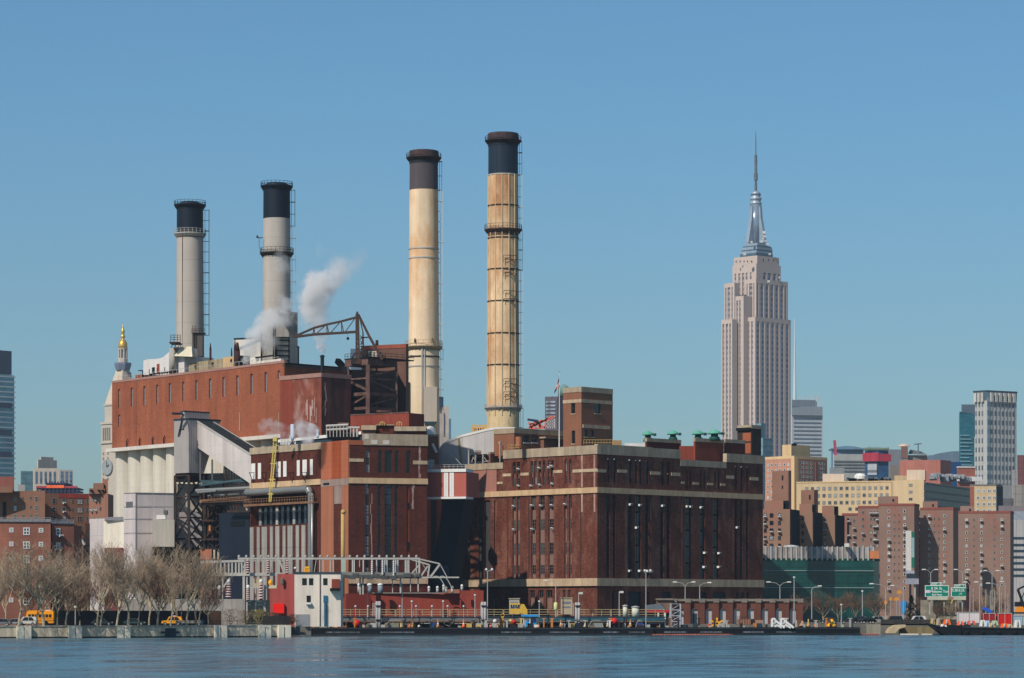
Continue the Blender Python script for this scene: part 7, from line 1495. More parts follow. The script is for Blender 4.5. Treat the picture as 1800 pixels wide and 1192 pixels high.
def right_background():
 # bank tower with white spire
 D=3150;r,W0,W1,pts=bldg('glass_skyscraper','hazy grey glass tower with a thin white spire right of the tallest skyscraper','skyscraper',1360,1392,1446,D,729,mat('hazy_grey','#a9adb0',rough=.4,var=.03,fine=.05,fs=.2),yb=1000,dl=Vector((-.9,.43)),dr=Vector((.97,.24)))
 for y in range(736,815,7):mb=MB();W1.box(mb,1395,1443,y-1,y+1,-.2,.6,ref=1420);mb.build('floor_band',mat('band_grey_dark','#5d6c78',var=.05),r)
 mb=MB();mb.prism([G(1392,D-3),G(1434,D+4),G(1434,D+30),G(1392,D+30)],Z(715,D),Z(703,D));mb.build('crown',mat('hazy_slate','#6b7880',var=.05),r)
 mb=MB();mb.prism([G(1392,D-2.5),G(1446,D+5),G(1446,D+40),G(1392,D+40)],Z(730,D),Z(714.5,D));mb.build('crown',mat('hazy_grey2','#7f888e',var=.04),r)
 mb=MB()
 for i in range(14):x=1400+i*3.2;mb.beam(P(x,718,D+6),P(x,701-i*.5,D+6),.7)
 for y in (697,703,709):mb.beam(P(1402,y,D+6),P(1443,y-1,D+6),.5)
 mb.build('screen_frame',mat('screen_white','#a9b2b6',var=.03),r)
 mb=MB();mb.tube(P(1397,705,D+10),P(1397,560,D+10),1.7,.3,8);mb.build('spire',mat('spire_white','#c5cbca',var=.02),r)
 # slim teal glass slab before skyscraper
 D=1700;r,W0,W1,pts=bldg('glass_slab','slim pale teal glass slab right of the soot-dark shaft of the power station','building',1330,1341,1357.5,D,770,mat('slab_teal','#6d8d96',rough=.3,var=.15,vs=.05,fine=.2,fs=.2,lines=[('z',3.5,.4,.2)]),yb=1000)
 addbox(r,1328,1338,1346,D+20,744,771,mat('slab_teal','#6d8d96'))
 # peach apartment tower
 D=1330;r,W0,W1,pts=bldg('peach_tower','peach and cream apartment tower with a square rooftop box beside the power station','apartment tower',1345,1396,1454,D,806,mat('peach_brick','#b5826a',var=.06,vs=.03,fine=.08),mat('cream_stone','#cfae82',var=.04),1.2)
 addbox(r,1375,1391,1424,D+12,781.5,806,mat('cream_stone','#cfae82'));mb=MB();mb.lathe((X(1399,D),D+8),[(.8,Z(782,D)),(1.4,Z(779,D)),(.2,Z(777,D))],8);mb.build('roof_vent',DARK,r)
 for a,b,W in ((1392.5,1399.5,None),):pass
 mb=MB();W0.sbox(mb,W0.s(1391),W0.L+.1,GZ,Z(806,D),0,.2);W1.sbox(mb,0,W1.s(1403),GZ,Z(806,D),0,.19);mb.build('corner_strip',mat('cream_stone','#cfae82'),r)
 grid(r,W0,(1350,1357,1364,1371,1379,1386),[817+i*9.5 for i in range(8)],3,5,[GL_W,GL_D,GL_L],FR_W,1370,1,1,.15)
 grid(r,W1,(1407,1413.5,1420,1427,1441,1447),[814+i*8 for i in range(6)],3.6,5,[GL_D,GL_B,GL_L],FR_W,1420,1,1,.15)
 mb=MB();W1.box(mb,1433,1437,812,880,0,.2,ref=1420);mb.build('red_strip',mat('rosy_strip','#96584a'),r)
 # brown shafts in front of it
 D=1120
 for pl,pc,pr,yt,lb in ((1357,1386,1391,827,'plain brown brick lift shaft in front of the peach apartment tower'),(1408,1431,1438,861,'plain brown brick lift shaft with a small window left of the yellow hospital block')):
  r,W0,W1,pts=bldg('lift_shaft',lb,'shaft',pl,pc,pr,D,yt,mat('shaft_brown','#85604f',var=.08),group='brown lift shafts on the apartment blocks')
  mb=MB();x=(pl+pc)/2+4;W0.box(mb,x-1,x+1.5,yt+9,yt+17,0,.15,ref=x);W0.box(mb,x-1,x+1,yt+27,yt+32,0,.15,ref=x);mb.build('window',DARK,r)
 # yellow hospital
 yel=mat('yellow_brick','#c4aa84',var=.05,vs=.04,fine=.06);D=1290  # brick paled to put distance haze into its colour
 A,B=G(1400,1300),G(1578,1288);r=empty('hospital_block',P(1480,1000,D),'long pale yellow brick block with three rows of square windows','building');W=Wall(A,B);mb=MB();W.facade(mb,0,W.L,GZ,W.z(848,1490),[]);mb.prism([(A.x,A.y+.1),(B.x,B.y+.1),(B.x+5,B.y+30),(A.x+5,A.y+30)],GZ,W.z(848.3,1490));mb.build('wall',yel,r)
 mb=MB();W.sbox(mb,0,W.L,W.z(848,1490),W.z(846,1490),-.5,.2);mb.build('coping',mat('cream_stone','#cfae82'),r)
 grid(r,W,[1418+i*10.1 for i in range(16)],(858.5,871,883.5),5.6,6.2,[GL_L,GL_D,GL_L,GL_W,GL_D],FR_G,1490,2,1,.2);grid(r,W,(1494,1506),(895,),5.6,6.2,[GL_D,GL_L],FR_G,1490,2,1,.2)
 for a,b,yt,m in ((1446,1484,833,mat('cream_roof_box','#d6c0a8',var=.04)),(1502,1536,841,yel),(1572,1602,836,yel)):mb=MB();mb.prism([G(a,1300),G(b,1300),G(b+1,1310),G(a+1,1310)],Z(849,1300),Z(yt,1300));mb.build('penthouse',m,r)
 mb=MB()
 for i in range(22):c=P(RN.uniform(1486,1568),RN.uniform(838,846),1298);s=RN.uniform(.4,1.3);mb.box(c.x-s,c.x+s,c.y-1,c.y+1,c.z-s,c.z+s*.6)
 mb.build('roof_machinery',mat('roof_mach','#5d6468',var=.5,vs=.8),r);mb=MB();mb.lathe((X(1512,1299),1299),[(2.6,Z(842,1299)),(2.6,Z(837,1299)),(1.6,Z(833,1299)),(.1,Z(832,1299))],14);mb.build('roof_dome',WHITE,r)
 D=1262;C=G(1624,D);A=G(1570,1272);r=empty('hospital_wing',(C.x,C.y,GZ),'pale yellow hospital corner with a dark glass banded wing running off to the right','building');Rr=G(1707,1325);W0,W1=Wall(A,C),Wall(C,Rr)
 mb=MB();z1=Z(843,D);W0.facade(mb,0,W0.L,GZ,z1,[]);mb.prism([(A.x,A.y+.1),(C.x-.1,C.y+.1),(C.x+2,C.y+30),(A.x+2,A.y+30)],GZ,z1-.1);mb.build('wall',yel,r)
 mb=MB();W1.facade(mb,0,W1.L,GZ,z1-1,[]);mb.prism([(C.x+.1,C.y+.1),(Rr.x,Rr.y+.1),(Rr.x,Rr.y+20),(C.x+.1,C.y+30)],GZ,z1-1.1);mb.build('glass_wing',mat('dark_glass_wing','#20262e',rough=.25,var=.3,vs=.1,fine=.3,fs=.3,lines=[('h',3,.2,.4)]),r)
 for y in (849,862,874,887):mb=MB();W1.sbox(mb,0,W1.L,Z(y+2.4,D),Z(y,D),0,.3);mb.build('band',mat('wing_band','#7d7873',var=.08),r)
 grid(r,W0,(1601,),(853,865,877.5),6.5,5,[GL_D,GL_L],FR_G,1601,2,1,.2)
 mb=MB();mb.prism([G(1594,1275),G(1626,1275),G(1628,1285),G(1596,1285)],Z(844,1275),Z(826,1275));mb.build('penthouse',mat('cream_roof_box','#d6c0a8'),r)
 mb=MB()
 for i in range(26):t=RN.random();c=P(1632+t*72,836+t*5+RN.uniform(-4,3),1290+t*25);s=RN.uniform(.5,1.5);mb.box(c.x-s*1.5,c.x+s,c.y-1,c.y+1,c.z-s,c.z+s*.4)
 mb.build('roof_machinery',mat('roof_mach_pale','#8f9294',var=.5,vs=.6),r)
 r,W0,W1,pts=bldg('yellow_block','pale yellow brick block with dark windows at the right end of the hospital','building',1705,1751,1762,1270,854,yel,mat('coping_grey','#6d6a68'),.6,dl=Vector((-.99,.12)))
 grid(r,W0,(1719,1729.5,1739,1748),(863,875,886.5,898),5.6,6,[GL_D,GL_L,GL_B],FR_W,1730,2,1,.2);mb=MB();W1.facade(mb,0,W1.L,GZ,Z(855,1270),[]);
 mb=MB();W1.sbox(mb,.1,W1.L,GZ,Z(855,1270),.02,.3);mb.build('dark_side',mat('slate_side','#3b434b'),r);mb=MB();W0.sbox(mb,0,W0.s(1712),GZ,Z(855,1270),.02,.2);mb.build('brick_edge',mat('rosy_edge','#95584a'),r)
 # far row between
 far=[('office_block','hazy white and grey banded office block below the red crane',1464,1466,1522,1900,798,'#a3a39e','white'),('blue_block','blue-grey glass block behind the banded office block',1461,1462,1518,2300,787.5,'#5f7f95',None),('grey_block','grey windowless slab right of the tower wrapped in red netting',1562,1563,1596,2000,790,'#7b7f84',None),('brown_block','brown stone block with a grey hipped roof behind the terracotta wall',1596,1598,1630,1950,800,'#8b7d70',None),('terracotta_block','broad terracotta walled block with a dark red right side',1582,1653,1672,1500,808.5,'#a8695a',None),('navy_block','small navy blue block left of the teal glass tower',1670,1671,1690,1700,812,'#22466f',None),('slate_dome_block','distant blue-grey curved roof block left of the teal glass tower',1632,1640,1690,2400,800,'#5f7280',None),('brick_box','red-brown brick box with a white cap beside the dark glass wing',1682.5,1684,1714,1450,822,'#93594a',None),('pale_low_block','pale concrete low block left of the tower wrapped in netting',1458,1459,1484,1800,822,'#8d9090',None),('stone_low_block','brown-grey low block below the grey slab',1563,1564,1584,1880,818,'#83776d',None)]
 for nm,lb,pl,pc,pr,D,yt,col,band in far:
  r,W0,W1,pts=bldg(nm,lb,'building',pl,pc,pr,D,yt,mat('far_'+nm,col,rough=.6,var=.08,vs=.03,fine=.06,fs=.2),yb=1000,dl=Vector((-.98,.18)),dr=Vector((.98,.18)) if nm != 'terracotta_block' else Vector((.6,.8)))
  if band:
   for y in (811,816.5,822,828):mb=MB();W1.box(mb,pc,pr,y-1.2,y+1.2,0,.5,ref=(pc+pr)/2);mb.build('window_band',mat('far_band','#62676a',var=.1),r)
  if nm == 'brick_box':mb=MB();W1.sbox(mb,0,W1.L,Z(822,D),Z(820,D),-2,.3);W1.sbox(mb,-.5,W1.L+3,Z(846,D),Z(838,D),-2,1.5);mb.build('white_cap',WHITE,r)
  if nm == 'blue_block':mb=MB();c=Vector((pts[1].x+pts[2].x,pts[1].y+pts[2].y))/2;n=8;mb.poly_extrude([P(1461+57*i/n,788-4*math.sin(math.pi*i/n),D-1) for i in range(n+1)]+[P(1518,790,D-1),P(1461,790,D-1)],(0,20,0));mb.build('curved_roof',mat('far_blue_block','#5f7f95'),r)
  if nm == 'slate_dome_block':mb=MB();mb.poly_extrude([P(1632,802,D-1),P(1650,797,D-1),P(1672,793.5,D-1),P(1690,793,D-1),P(1690,812,D-1),P(1632,812,D-1)],(0,20,0));mb.build('curved_roof',mat('far_slate_dome_block','#5f7280'),r)
  if nm == 'brown_block':
   mb=MB();mb.hexa([P(1596,798,D-1),P(1631,800,D-1),P(1631,800,D+15),P(1596,798,D+15)],[P(1600,790,D+4),P(1620,794,D+4),P(1620,794,D+8),P(1600,790,D+8)]);mb.build('hip_roof',mat('far_roof','#5e6163'),r);mb=MB();mb.prism([G(1584,D-4),G(1596,D-4),G(1596,D+3),G(1584,D+3)],Z(806,D),Z(785,D));mb.build('turret',mat('far_turret','#7a5a50'),r);mb=MB();mb.lathe((X(1589,D),D),[(4,Z(785,D)),(3,Z(782,D)),(1,Z(780,D))],8);mb.build('turret_cap',mat('far_cap','#c7ad98'),r);mb=MB();mb.beam(P(1614,793,D),P(1614,780,D),.5);mb.beam(P(1607,781,D),P(1620,780,D),.5);mb.build('aerial',DSTEEL,r)
 r=empty('tower_crane',P(1469,798,1880),'hazy red luffing crane jib rising over the banded office block','crane');mb=MB();mb.beam(P(1469,800,1880),P(1467,774,1880),1.6);mb.build('jib',mat('crane_red','#a3485a'),r)
 D=1800;r,W0,W1,pts=bldg('netted_tower','blue glass tower under construction wrapped in red netting at the top','building',1520,1542,1562,D,788,mat('netted_blue','#2c4f70',rough=.3,var=.2,vs=.06,fine=.2,fs=.2),yb=1000,dl=Vector((-.95,.3)),dr=Vector((.95,.3)))
 mb=MB();W0.sbox(mb,-1,W0.L+1,Z(811,D),Z(796,D),0,1.5);W1.sbox(mb,-1,W1.L+1,Z(811,D),Z(798,D),0,1.4);mb.build('netting',mat('net_crimson','#a83446',var=.15,vs=.1,streak=.2),r);mb=MB();W0.sbox(mb,W0.s(1525),W0.L,Z(835,D),Z(815,D),0,.5);mb.build('pale_front',mat('pale_grid','#a9adb0',lines=[('h',5,1.0,.6),('z',5,1.0,.6)]),r);mb=MB()
 for i in range(12):x=1519+i*3.9;mb.beam(P(x,792,D),P(x,785+RN.uniform(0,3),D),.6)
 mb.beam(P(1519,789,D),P(1563,789,D),.8);mb.build('scaffold',mat('scaffold_green','#6f7d6c'),r)
 # tall pale tower + teal tower
 D=2200;r,W0,W1,pts=bldg('pale_tower','tall pale concrete tower with vertical fins and a dark flared crown near the right edge','tower',1712,1735,1787,D,704,mat('pale_concrete_far','#aaa8a2',rough=.7,var=.03,fine=.05,fs=.2),yb=1000,dl=Vector((-.72,.69)),dr=Vector((.85,.52)))
 for k,px in enumerate((1716,1721.5,1727)):mb=MB();W0.box(mb,px-1.2,px+1.2,709,850,-.1,.3,ref=1722);mb.build('window_column',strip_mat('pt_l%d' % k,'#535c63','#a3a29e',6.5,.55),r)
 for k,px in enumerate((1743,1749.5,1756,1762.5,1769,1775,1781)):mb=MB();W1.box(mb,px-1.3,px+1.3,709,850,-.1,.3,ref=1755);mb.build('window_column',strip_mat('pt_r%d' % k,'#535c63','#a3a29e',6.5,.55),r)
 mb=MB();W1.sbox(mb,0,W1.s(1739.5),Z(850,D),Z(690,D),.05,.5);mb.build('glass_corner',strip_mat('pt_c','#55707f','#7f919b',6.5,.6),r)
 L,C,Rr,B=pts;cc=(L+Rr)/2;mb=MB();z0,z1=Z(704,D),Z(689,D)
 mb.hexa([(p.x,p.y,z0) for p in pts],[(cc.x+(p.x-cc.x)*1.02,cc.y+(p.y-cc.y)*1.02,z1) for p in pts]);mb.build('crown',mat('crown_slate','#4a5b68',var=.1),r);mb=MB();mb.hexa([(cc.x+(p.x-cc.x)*1.02,cc.y+(p.y-cc.y)*1.02,z1) for p in pts],[(cc.x+(p.x-cc.x)*1.06,cc.y+(p.y-cc.y)*1.06,Z(686,D)) for p in pts]);mb.build('crown_rim',mat('rim_slate','#3c4a55'),r)
 for px in (1716,1722,1728,1742,1750,1757,1765,1773,1781):W=W0 if px < 1735 else W1;mb=MB();W.sbox(mb,W.s(px)-1.1,W.s(px)+1.1,Z(706,D),Z(690,D),.2,1.6);mb.build('crown_fin',mat('fin_pale','#b5b0a6'),r)
 D=2000;r,W0,W1,pts=bldg('teal_tower','teal glass tower with a slanted top left of the pale finned tower','tower',1686,1687,1713,D,728,mat('teal_tower_glass','#2c6b78',rough=.25,var=.12,vs=.05,streak=0,fine=.2,fs=.3),yb=1000,dl=Vector((-.98,.18)),dr=Vector((.95,.3)))
 mb=MB();mb.hexa([P(1686.5,728,D),P(1712,728,D+8),P(1712,728,D+18),P(1686.5,728,D+10)],[P(1686.5,723.5,D),P(1712,727.8,D+8),P(1712,727.8,D+18),P(1686.5,723.5,D+10)]);mb.build('slanted_top',mat('teal_tower_glass','#2c6b78'),r);mb=MB();mb.prism([G(1690,D+30),G(1714,D+30),G(1714,D+50),G(1690,D+50)],Z(760,D),Z(711,D+30));mb.build('grey_core',mat('core_slate','#4f5f6b'),r)
 for i in range(9):y=765+i*6.5;mb=MB();W1.box(mb,1688,1703+(i % 3)*3,y,y+1.4,0,.6,ref=1699);mb.build('balcony_band',mat('band_pale_teal','#8fb0b4'),r)
 # right edge fillers
 for nm,lb,pl,pc,pr,D,yt,col in (('maroon_block','hazy maroon block at the right edge beside the pale finned tower',1788,1789,1830,2000,800,'#7a4d4a'),('narrow_tower','narrow pale block in front of the hazy maroon block',1779,1784,1789,1700,826,'#9a9796'),('stone_block','pale stone block low at the right edge behind the grey roofed building',1780,1784,1830,1600,852,'#9b938a'),('dull_block','grey shaded block under the pale finned tower',1762,1764,1782,1500,876,'#6d6a6c')):
  r,W0,W1,pts=bldg(nm,lb,'building',pl,pc,pr,D,yt,mat('edge_'+nm,col,var=.06,lines=[('h',5,.8,.25),('z',4,.6,.12)]),yb=1000,dl=Vector((-.9,.43)),dr=Vector((.98,.18)))
 D=1050;r,W0,W1,pts=bldg('white_panel_building','white panelled building with rows of dark square openings at the right edge','building',1774,1775.5,1830,D,914,mat('white_panels','#b5b0ab',var=.03,lines=[('h',1.3,.15,.25)]),dl=Vector((-.99,.1)),dr=Vector((.99,.14)))
 for y in (946,958,968.5,979.5,990,1001,1012):mb=MB();W1.box(mb,1776,1829,y-2,y+2,0,.12,ref=1790);mb.build('window_band',mat('band_win','#2f4350',var=.3,vs=.8),r)
 mb=MB();mb.hexa([(p.x,p.y,Z(914,D)) for p in pts],[(p.x,p.y+4,Z(898,D)) for p in pts]);mb.build('metal_roof',mat('grey_metal_roof','#80868c',lines=[('h',3,.2,.2)]),r)
 r,W0,W1,pts=bldg('low_stone_building','brown-grey low building behind the white panelled building','building',1755,1756,1830,1150,889,mat('low_grey','#83797a',var=.1),dl=FL[0],dr=FL[1])
 # stuyvesant style brick slabs
 def slab(lb,pl,pc,pr,D,yt,m,wins0=None,wins1=None,ph=None,cop=True,dl=Vector((-.99,.14)),dr=Vector((.6,.8))):
  r,W0,W1,pts=bldg('brick_slab',lb,'apartment block',pl,pc,pr,D,yt,m,mat('red_coping','#8c4f44',var=.05) if cop else None,.7,group='brick apartment slabs on the right',dl=dl,dr=dr)
  if ph:
   mb=MB();W0.sbox(mb,W0.s(ph[0]),W0.s(ph[1]),Z(yt,D),Z(ph[2],D),-8,-1);o=mb.build('penthouse',m,r);mb=MB();x=(ph[0]+ph[1])/2+5;W0.sbox(mb,W0.s(x-1.5),W0.s(x+1.5),Z(ph[2]+9,D),Z(ph[2]+5,D),-1.0,-.9);q=mb.build('window',DARK,r);q.parent=o
  return r,W0,W1
 gw=[GL_D,GL_G,GL_W,GL_B]
 # left comb of wings
 D=905
 for k,(pl,pc,pr,yt,cols,lb) in enumerate(((1340,1388.5,1404,895,(1345,1356,1370),'orange-brown brick wing with three window columns touching the power station'),(1402,1428.5,1444,900,(1411,),'second orange-brown brick wing from the power station, one window column'),(1442,1467.5,1483,905,(1450,),'third orange-brown brick wing from the power station, one window column'))):
  r,W0,W1=slab(lb,pl,pc,pr,D+k*10,yt,B_apt2,cop=False,dr=Vector((.35,.94)));ys=[yt+11+i*13.3 for i in range(5)]
  for c in cols:grid(r,W0,(c,),ys,6.5 if c == 1356 else 4.5,7,[GL_W,GL_D,GL_G,GL_D],FR_D,c,1,2,.12,ac=.5)
  mb=MB();W1.sbox(mb,.2,W1.L,GZ,Z(yt+.5,D+k*10),.02,.3);mb.build('dark_side',mat('painted_shade_side','#1d2026',var=.2),r)  # unlit side of the wing: its shade is painted as a dark sheet
  mb=MB();W0.sbox(mb,W0.s(pl+2),W0.s(pc-13 if k == 0 else pc-2),Z(yt,D+k*10),Z((879,885,888)[k],D+k*10),-12,-4);mb.build('penthouse',B_apt2,r)
  mb=MB();W0.sbox(mb,W0.s(pc-12 if k == 0 else pc-1.5),W0.s(pc-5 if k == 0 else pc+4),Z(yt,D+k*10),Z((879,886,889)[k],D+k*10),-11,-5);mb.build('dark_housing',DARK,r)
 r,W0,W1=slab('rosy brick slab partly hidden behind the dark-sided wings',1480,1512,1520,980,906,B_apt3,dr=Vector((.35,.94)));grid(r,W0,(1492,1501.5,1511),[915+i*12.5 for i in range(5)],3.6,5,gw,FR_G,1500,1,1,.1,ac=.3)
 mb=MB();W0.box(mb,1489,1492,911,953,0,.2,ref=1490);mb.build('recess_shade_strip',DARK,r)  # recess shade laid on the wall as a dark strip
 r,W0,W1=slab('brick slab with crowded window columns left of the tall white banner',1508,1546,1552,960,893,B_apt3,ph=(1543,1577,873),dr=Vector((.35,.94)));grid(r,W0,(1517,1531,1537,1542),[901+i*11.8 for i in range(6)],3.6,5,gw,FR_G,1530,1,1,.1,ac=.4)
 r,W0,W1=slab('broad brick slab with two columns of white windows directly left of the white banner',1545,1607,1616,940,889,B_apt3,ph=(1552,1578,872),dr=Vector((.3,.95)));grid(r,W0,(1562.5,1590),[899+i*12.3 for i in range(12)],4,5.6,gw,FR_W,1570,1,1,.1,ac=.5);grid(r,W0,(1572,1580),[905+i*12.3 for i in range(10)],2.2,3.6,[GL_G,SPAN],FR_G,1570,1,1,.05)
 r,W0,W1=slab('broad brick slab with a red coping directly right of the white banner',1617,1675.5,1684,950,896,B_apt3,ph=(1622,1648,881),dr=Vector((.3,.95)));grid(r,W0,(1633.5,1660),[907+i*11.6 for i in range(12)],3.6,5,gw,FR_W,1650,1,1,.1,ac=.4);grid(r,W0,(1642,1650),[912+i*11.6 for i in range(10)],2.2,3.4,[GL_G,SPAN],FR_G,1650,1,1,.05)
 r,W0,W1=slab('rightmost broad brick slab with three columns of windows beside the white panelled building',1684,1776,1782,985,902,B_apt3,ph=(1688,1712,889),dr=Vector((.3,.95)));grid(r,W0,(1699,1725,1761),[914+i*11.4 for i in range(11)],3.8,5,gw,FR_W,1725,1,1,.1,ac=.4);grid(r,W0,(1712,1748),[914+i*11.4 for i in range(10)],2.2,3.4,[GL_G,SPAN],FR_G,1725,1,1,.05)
 for k,(a,b,dd) in enumerate(((1607.5,1617.5,958),(1675.5,1684.5,968))):
  r=empty('recessed_link',P(a,1090,dd),('left' if k == 0 else 'right')+' dark red recessed link with balconies between two broad brick slabs','building');W=Wall(G(a,dd),G(b,dd));mb=MB();W.sbox(mb,0,W.L,GZ,W.z(897,a),-4,0);mb.build('wall',mat('link_maroon','#5c3531',var=.15),r)
  for i in range(11):mb=MB();W.sbox(mb,.2,W.L-.2,W.z(909+i*11.8,a),W.z(907+i*11.8,a),0,.9);mb.build('balcony',mat('balcony_pale','#a89d98',var=.2),r)
 # white banner tower sign
 r=empty('banner_pylon',P(1600,1090,905),'tall narrow white and green vertical banner standing before the brick slabs','banner');D=905;mb=MB();mb.box(X(1592.5,D),X(1602,D),D,D+.8,Z(1003,D),Z(933,D));mb.build('banner',mat('banner_white','#cfc9c0',var=.03,fine=.12,fs=1.2),r)
 mb=MB();mb.box(X(1602.1,D),X(1607.5,D),D+.1,D+.9,Z(998,D),Z(935,D));mb.mi=0;mb.build('green_stripe',mat('banner_green','#23705f',var=.2,vs=.3),r);mb=MB();mb.box(X(1602.3,D),X(1607.2,D),D,D+.05,Z(980,D),Z(945,D));mb.build('pale_patch',mat('banner_pale','#8fa8a5'),r);mb=MB();mb.box(X(1592.5,D),X(1607.5,D),D,D+.9,Z(1008,D),Z(1003.2,D));mb.build('base',mat('banner_base','#a8abb8'),r);mb=MB();mb.beam(P(1600,1092,D+.5),P(1600,1008,D+.5),.6);mb.build('pole',DSTEEL,r)
 r=empty('blue_banner_frame',P(1600,1090,880),'pale grey board on a dark frame below the tall white banner','sign');D=880;mb=MB();mb.box(X(1591,D),X(1615,D),D,D+.5,Z(1027,D),Z(1017,D));mb.build('board',mat('board_grey','#9b9aa3',var=.1),r);mb=MB();mb.box(X(1594,D),X(1610,D),D+.1,D+.6,Z(1016.5,D),Z(1009,D));mb.build('awning',TEALD,r);mb=MB();mb.beam(P(1608,1095,D+1),P(1608,1025,D+1),.5);mb.build('pole',STEEL,r)
 # behind the stacks
 D=2300
 r,W0,W1,pts=bldg('blue_top_tower','distant tan tower with a bright blue top just right of the third smokestack','tower',767,769,780,D,716,mat('tan_far','#a99a8e'),dl=FL[0],dr=FL[1]);addbox(r,767.5,769.5,779.5,D-3,697,718,mat('blue_far','#2f5f92',var=.2,vs=.1,lines=[('h',5,.8,.4),('z',6,.8,.4)]),'blue_top')
 r,W0,W1,pts=bldg('blue_striped_tower','distant tan tower with blue glass stripes right of the blue topped tower','tower',776,778,789,D+20,714,mat('tan_far2','#b5a596'),dl=FL[0],dr=FL[1]);mb=MB();W1.box(mb,778,780.5,725,765,0,1,ref=780);mb.build('glass_stripe',mat('blue_far2','#3f6f96'),r)
 r,W0,W1,pts=bldg('blue_narrow_tower','narrow distant blue tower at the right of the blue striped tower','tower',787,788,793,D+30,736,mat('blue_far3','#4e7894'),dl=FL[0],dr=FL[1])
 r,W0,W1,pts=bldg('dark_far_tower','distant dark purple-grey tower with window rows behind the flagpole','tower',958,980,992,1750,697,mat('purple_far','#5c545c',var=.05),yb=900,dl=Vector((-.97,.25)),dr=Vector((.7,.7)))
 for y in (705,711.5,718,724.5,731):mb=MB();W0.box(mb,960,976.5,y,y+3.2,0,.4,ref=970);mb.build('window_band',mat('purple_win','#8b95a0',var=.3,vs=.3,lines=[('h',4,.8,.5)]),r)
 mb=MB();mb.prism([G(981,1760),G(987,1760),G(987,1770),G(981,1770)],Z(700,1760),Z(681,1760));mb.build('red_core',mat('purple_red','#6d3a46'),r)
 r=empty('lattice_billboard',P(950,752,1150),'orange-red and white steel crane parts and scaffolding before the dark purple tower','crane');D=1150;o=mat('coral_steel','#e06a50',var=.1);mb=MB()
 for a in ((929,751,974,731),(930,747,952,739),(928,743,954,751),(933,752,963,736),(936,739,958,752),(930,752,974,733),(931,745,935,753),(938,744,943,753),(946,741,950,753),(953,738,948,753),(960,736,957,753),(930,753,958,753)):mb.beam(P(a[0],a[1],D),P(a[2],a[3],D),.5)
 mb.build('jib',o,r);mb=MB()
 for x in range(959,976,4):mb.beam(P(x,753,D),P(x,736,D),.4)
 for y in (738,743,748):mb.beam(P(959,y,D),P(974,y,D),.4)
 mb.build('scaffold',mat('scaffold_white','#b5aaa8'),r);mb=MB();mb.beam(P(927,737.5,D),P(946,740,D),.8);mb.build('boom',mat('far_navy','#2b3550'),r)
 # green glass building behind the arcade
 D=815;r=empty('glass_pavilion',P(1440,1095,D),'dark green glass building with a pale slatted screen round its roof','building')
 A,B=G(1338,D),G(1536,D+6);E=G(1547,D+14);W=Wall(A,B);zt=Z(986,D)
 gm=mat('green_glass','#104742',rough=.12,var=.35,vs=.12,streak=0,fine=.2,fs=.4,spec=.6,lines=[('h',3.2,.15,.35),('z',2.1,.15,.3)])
 ptsf=[(A.x,A.y),(B.x,B.y),((B.x+E.x)/2+.4,(B.y+E.y)/2-1.0),(E.x,E.y),(E.x+2,E.y+20),(A.x,A.y+24)]
 mb=MB();mb.prism(ptsf,GZ,zt);mb.build('glass_wall',gm,r)
 mb=MB();mb.prism(ptsf,zt+.01,zt+.7);mb.build('roof_edge',GREEND,r)
 for y in (1003,1033):mb=MB();W.sbox(mb,0,W.L,Z(y+.6,D),Z(y-.6,D),0,.25);mb.build('mullion_band',mat('pale_band_glass','#8fa39c'),r)
 mb=MB();W.sbox(mb,0,W.L,zt+.7,Z(961,D),-.5,-.1);mb.build('screen',mat('screen_slats','#a39a93',rough=.7,var=.25,vs=.4,streak=.3,ss=1.2,col2='#7f868d',c2=(.5,.6),c2s=.5,lines=[('h',1.4,.2,.4)]),r)
 for px in range(1346,1540,9):mb=MB();s=W.s(px);W.sbox(mb,s-.18,s+.18,zt+.2,Z(960,D),-.08,.15);mb.build('screen_post',mat('screen_post','#b8b0a8'),r)
 mb=MB();W.sbox(mb,W.s(1529),W.L+1.2,zt+.7,Z(968,D),-.08,.4);mb.build('orange_corner',mat('orange_panel','#cf7f50',var=.1),r)
 mb=MB();mb.box(X(1487,D),X(1494,D),D+2,D+4,Z(961,D),Z(955,D));mb.build('roof_box',WHITE,r);mb=MB();mb.lathe((X(1391,D+6),D+6),[(2.2,Z(962,D)),(1.9,Z(958.5,D)),(.1,Z(957,D))],14);mb.build('roof_dome',mat('dome_pale','#b9bcbc'),r)
right_background()
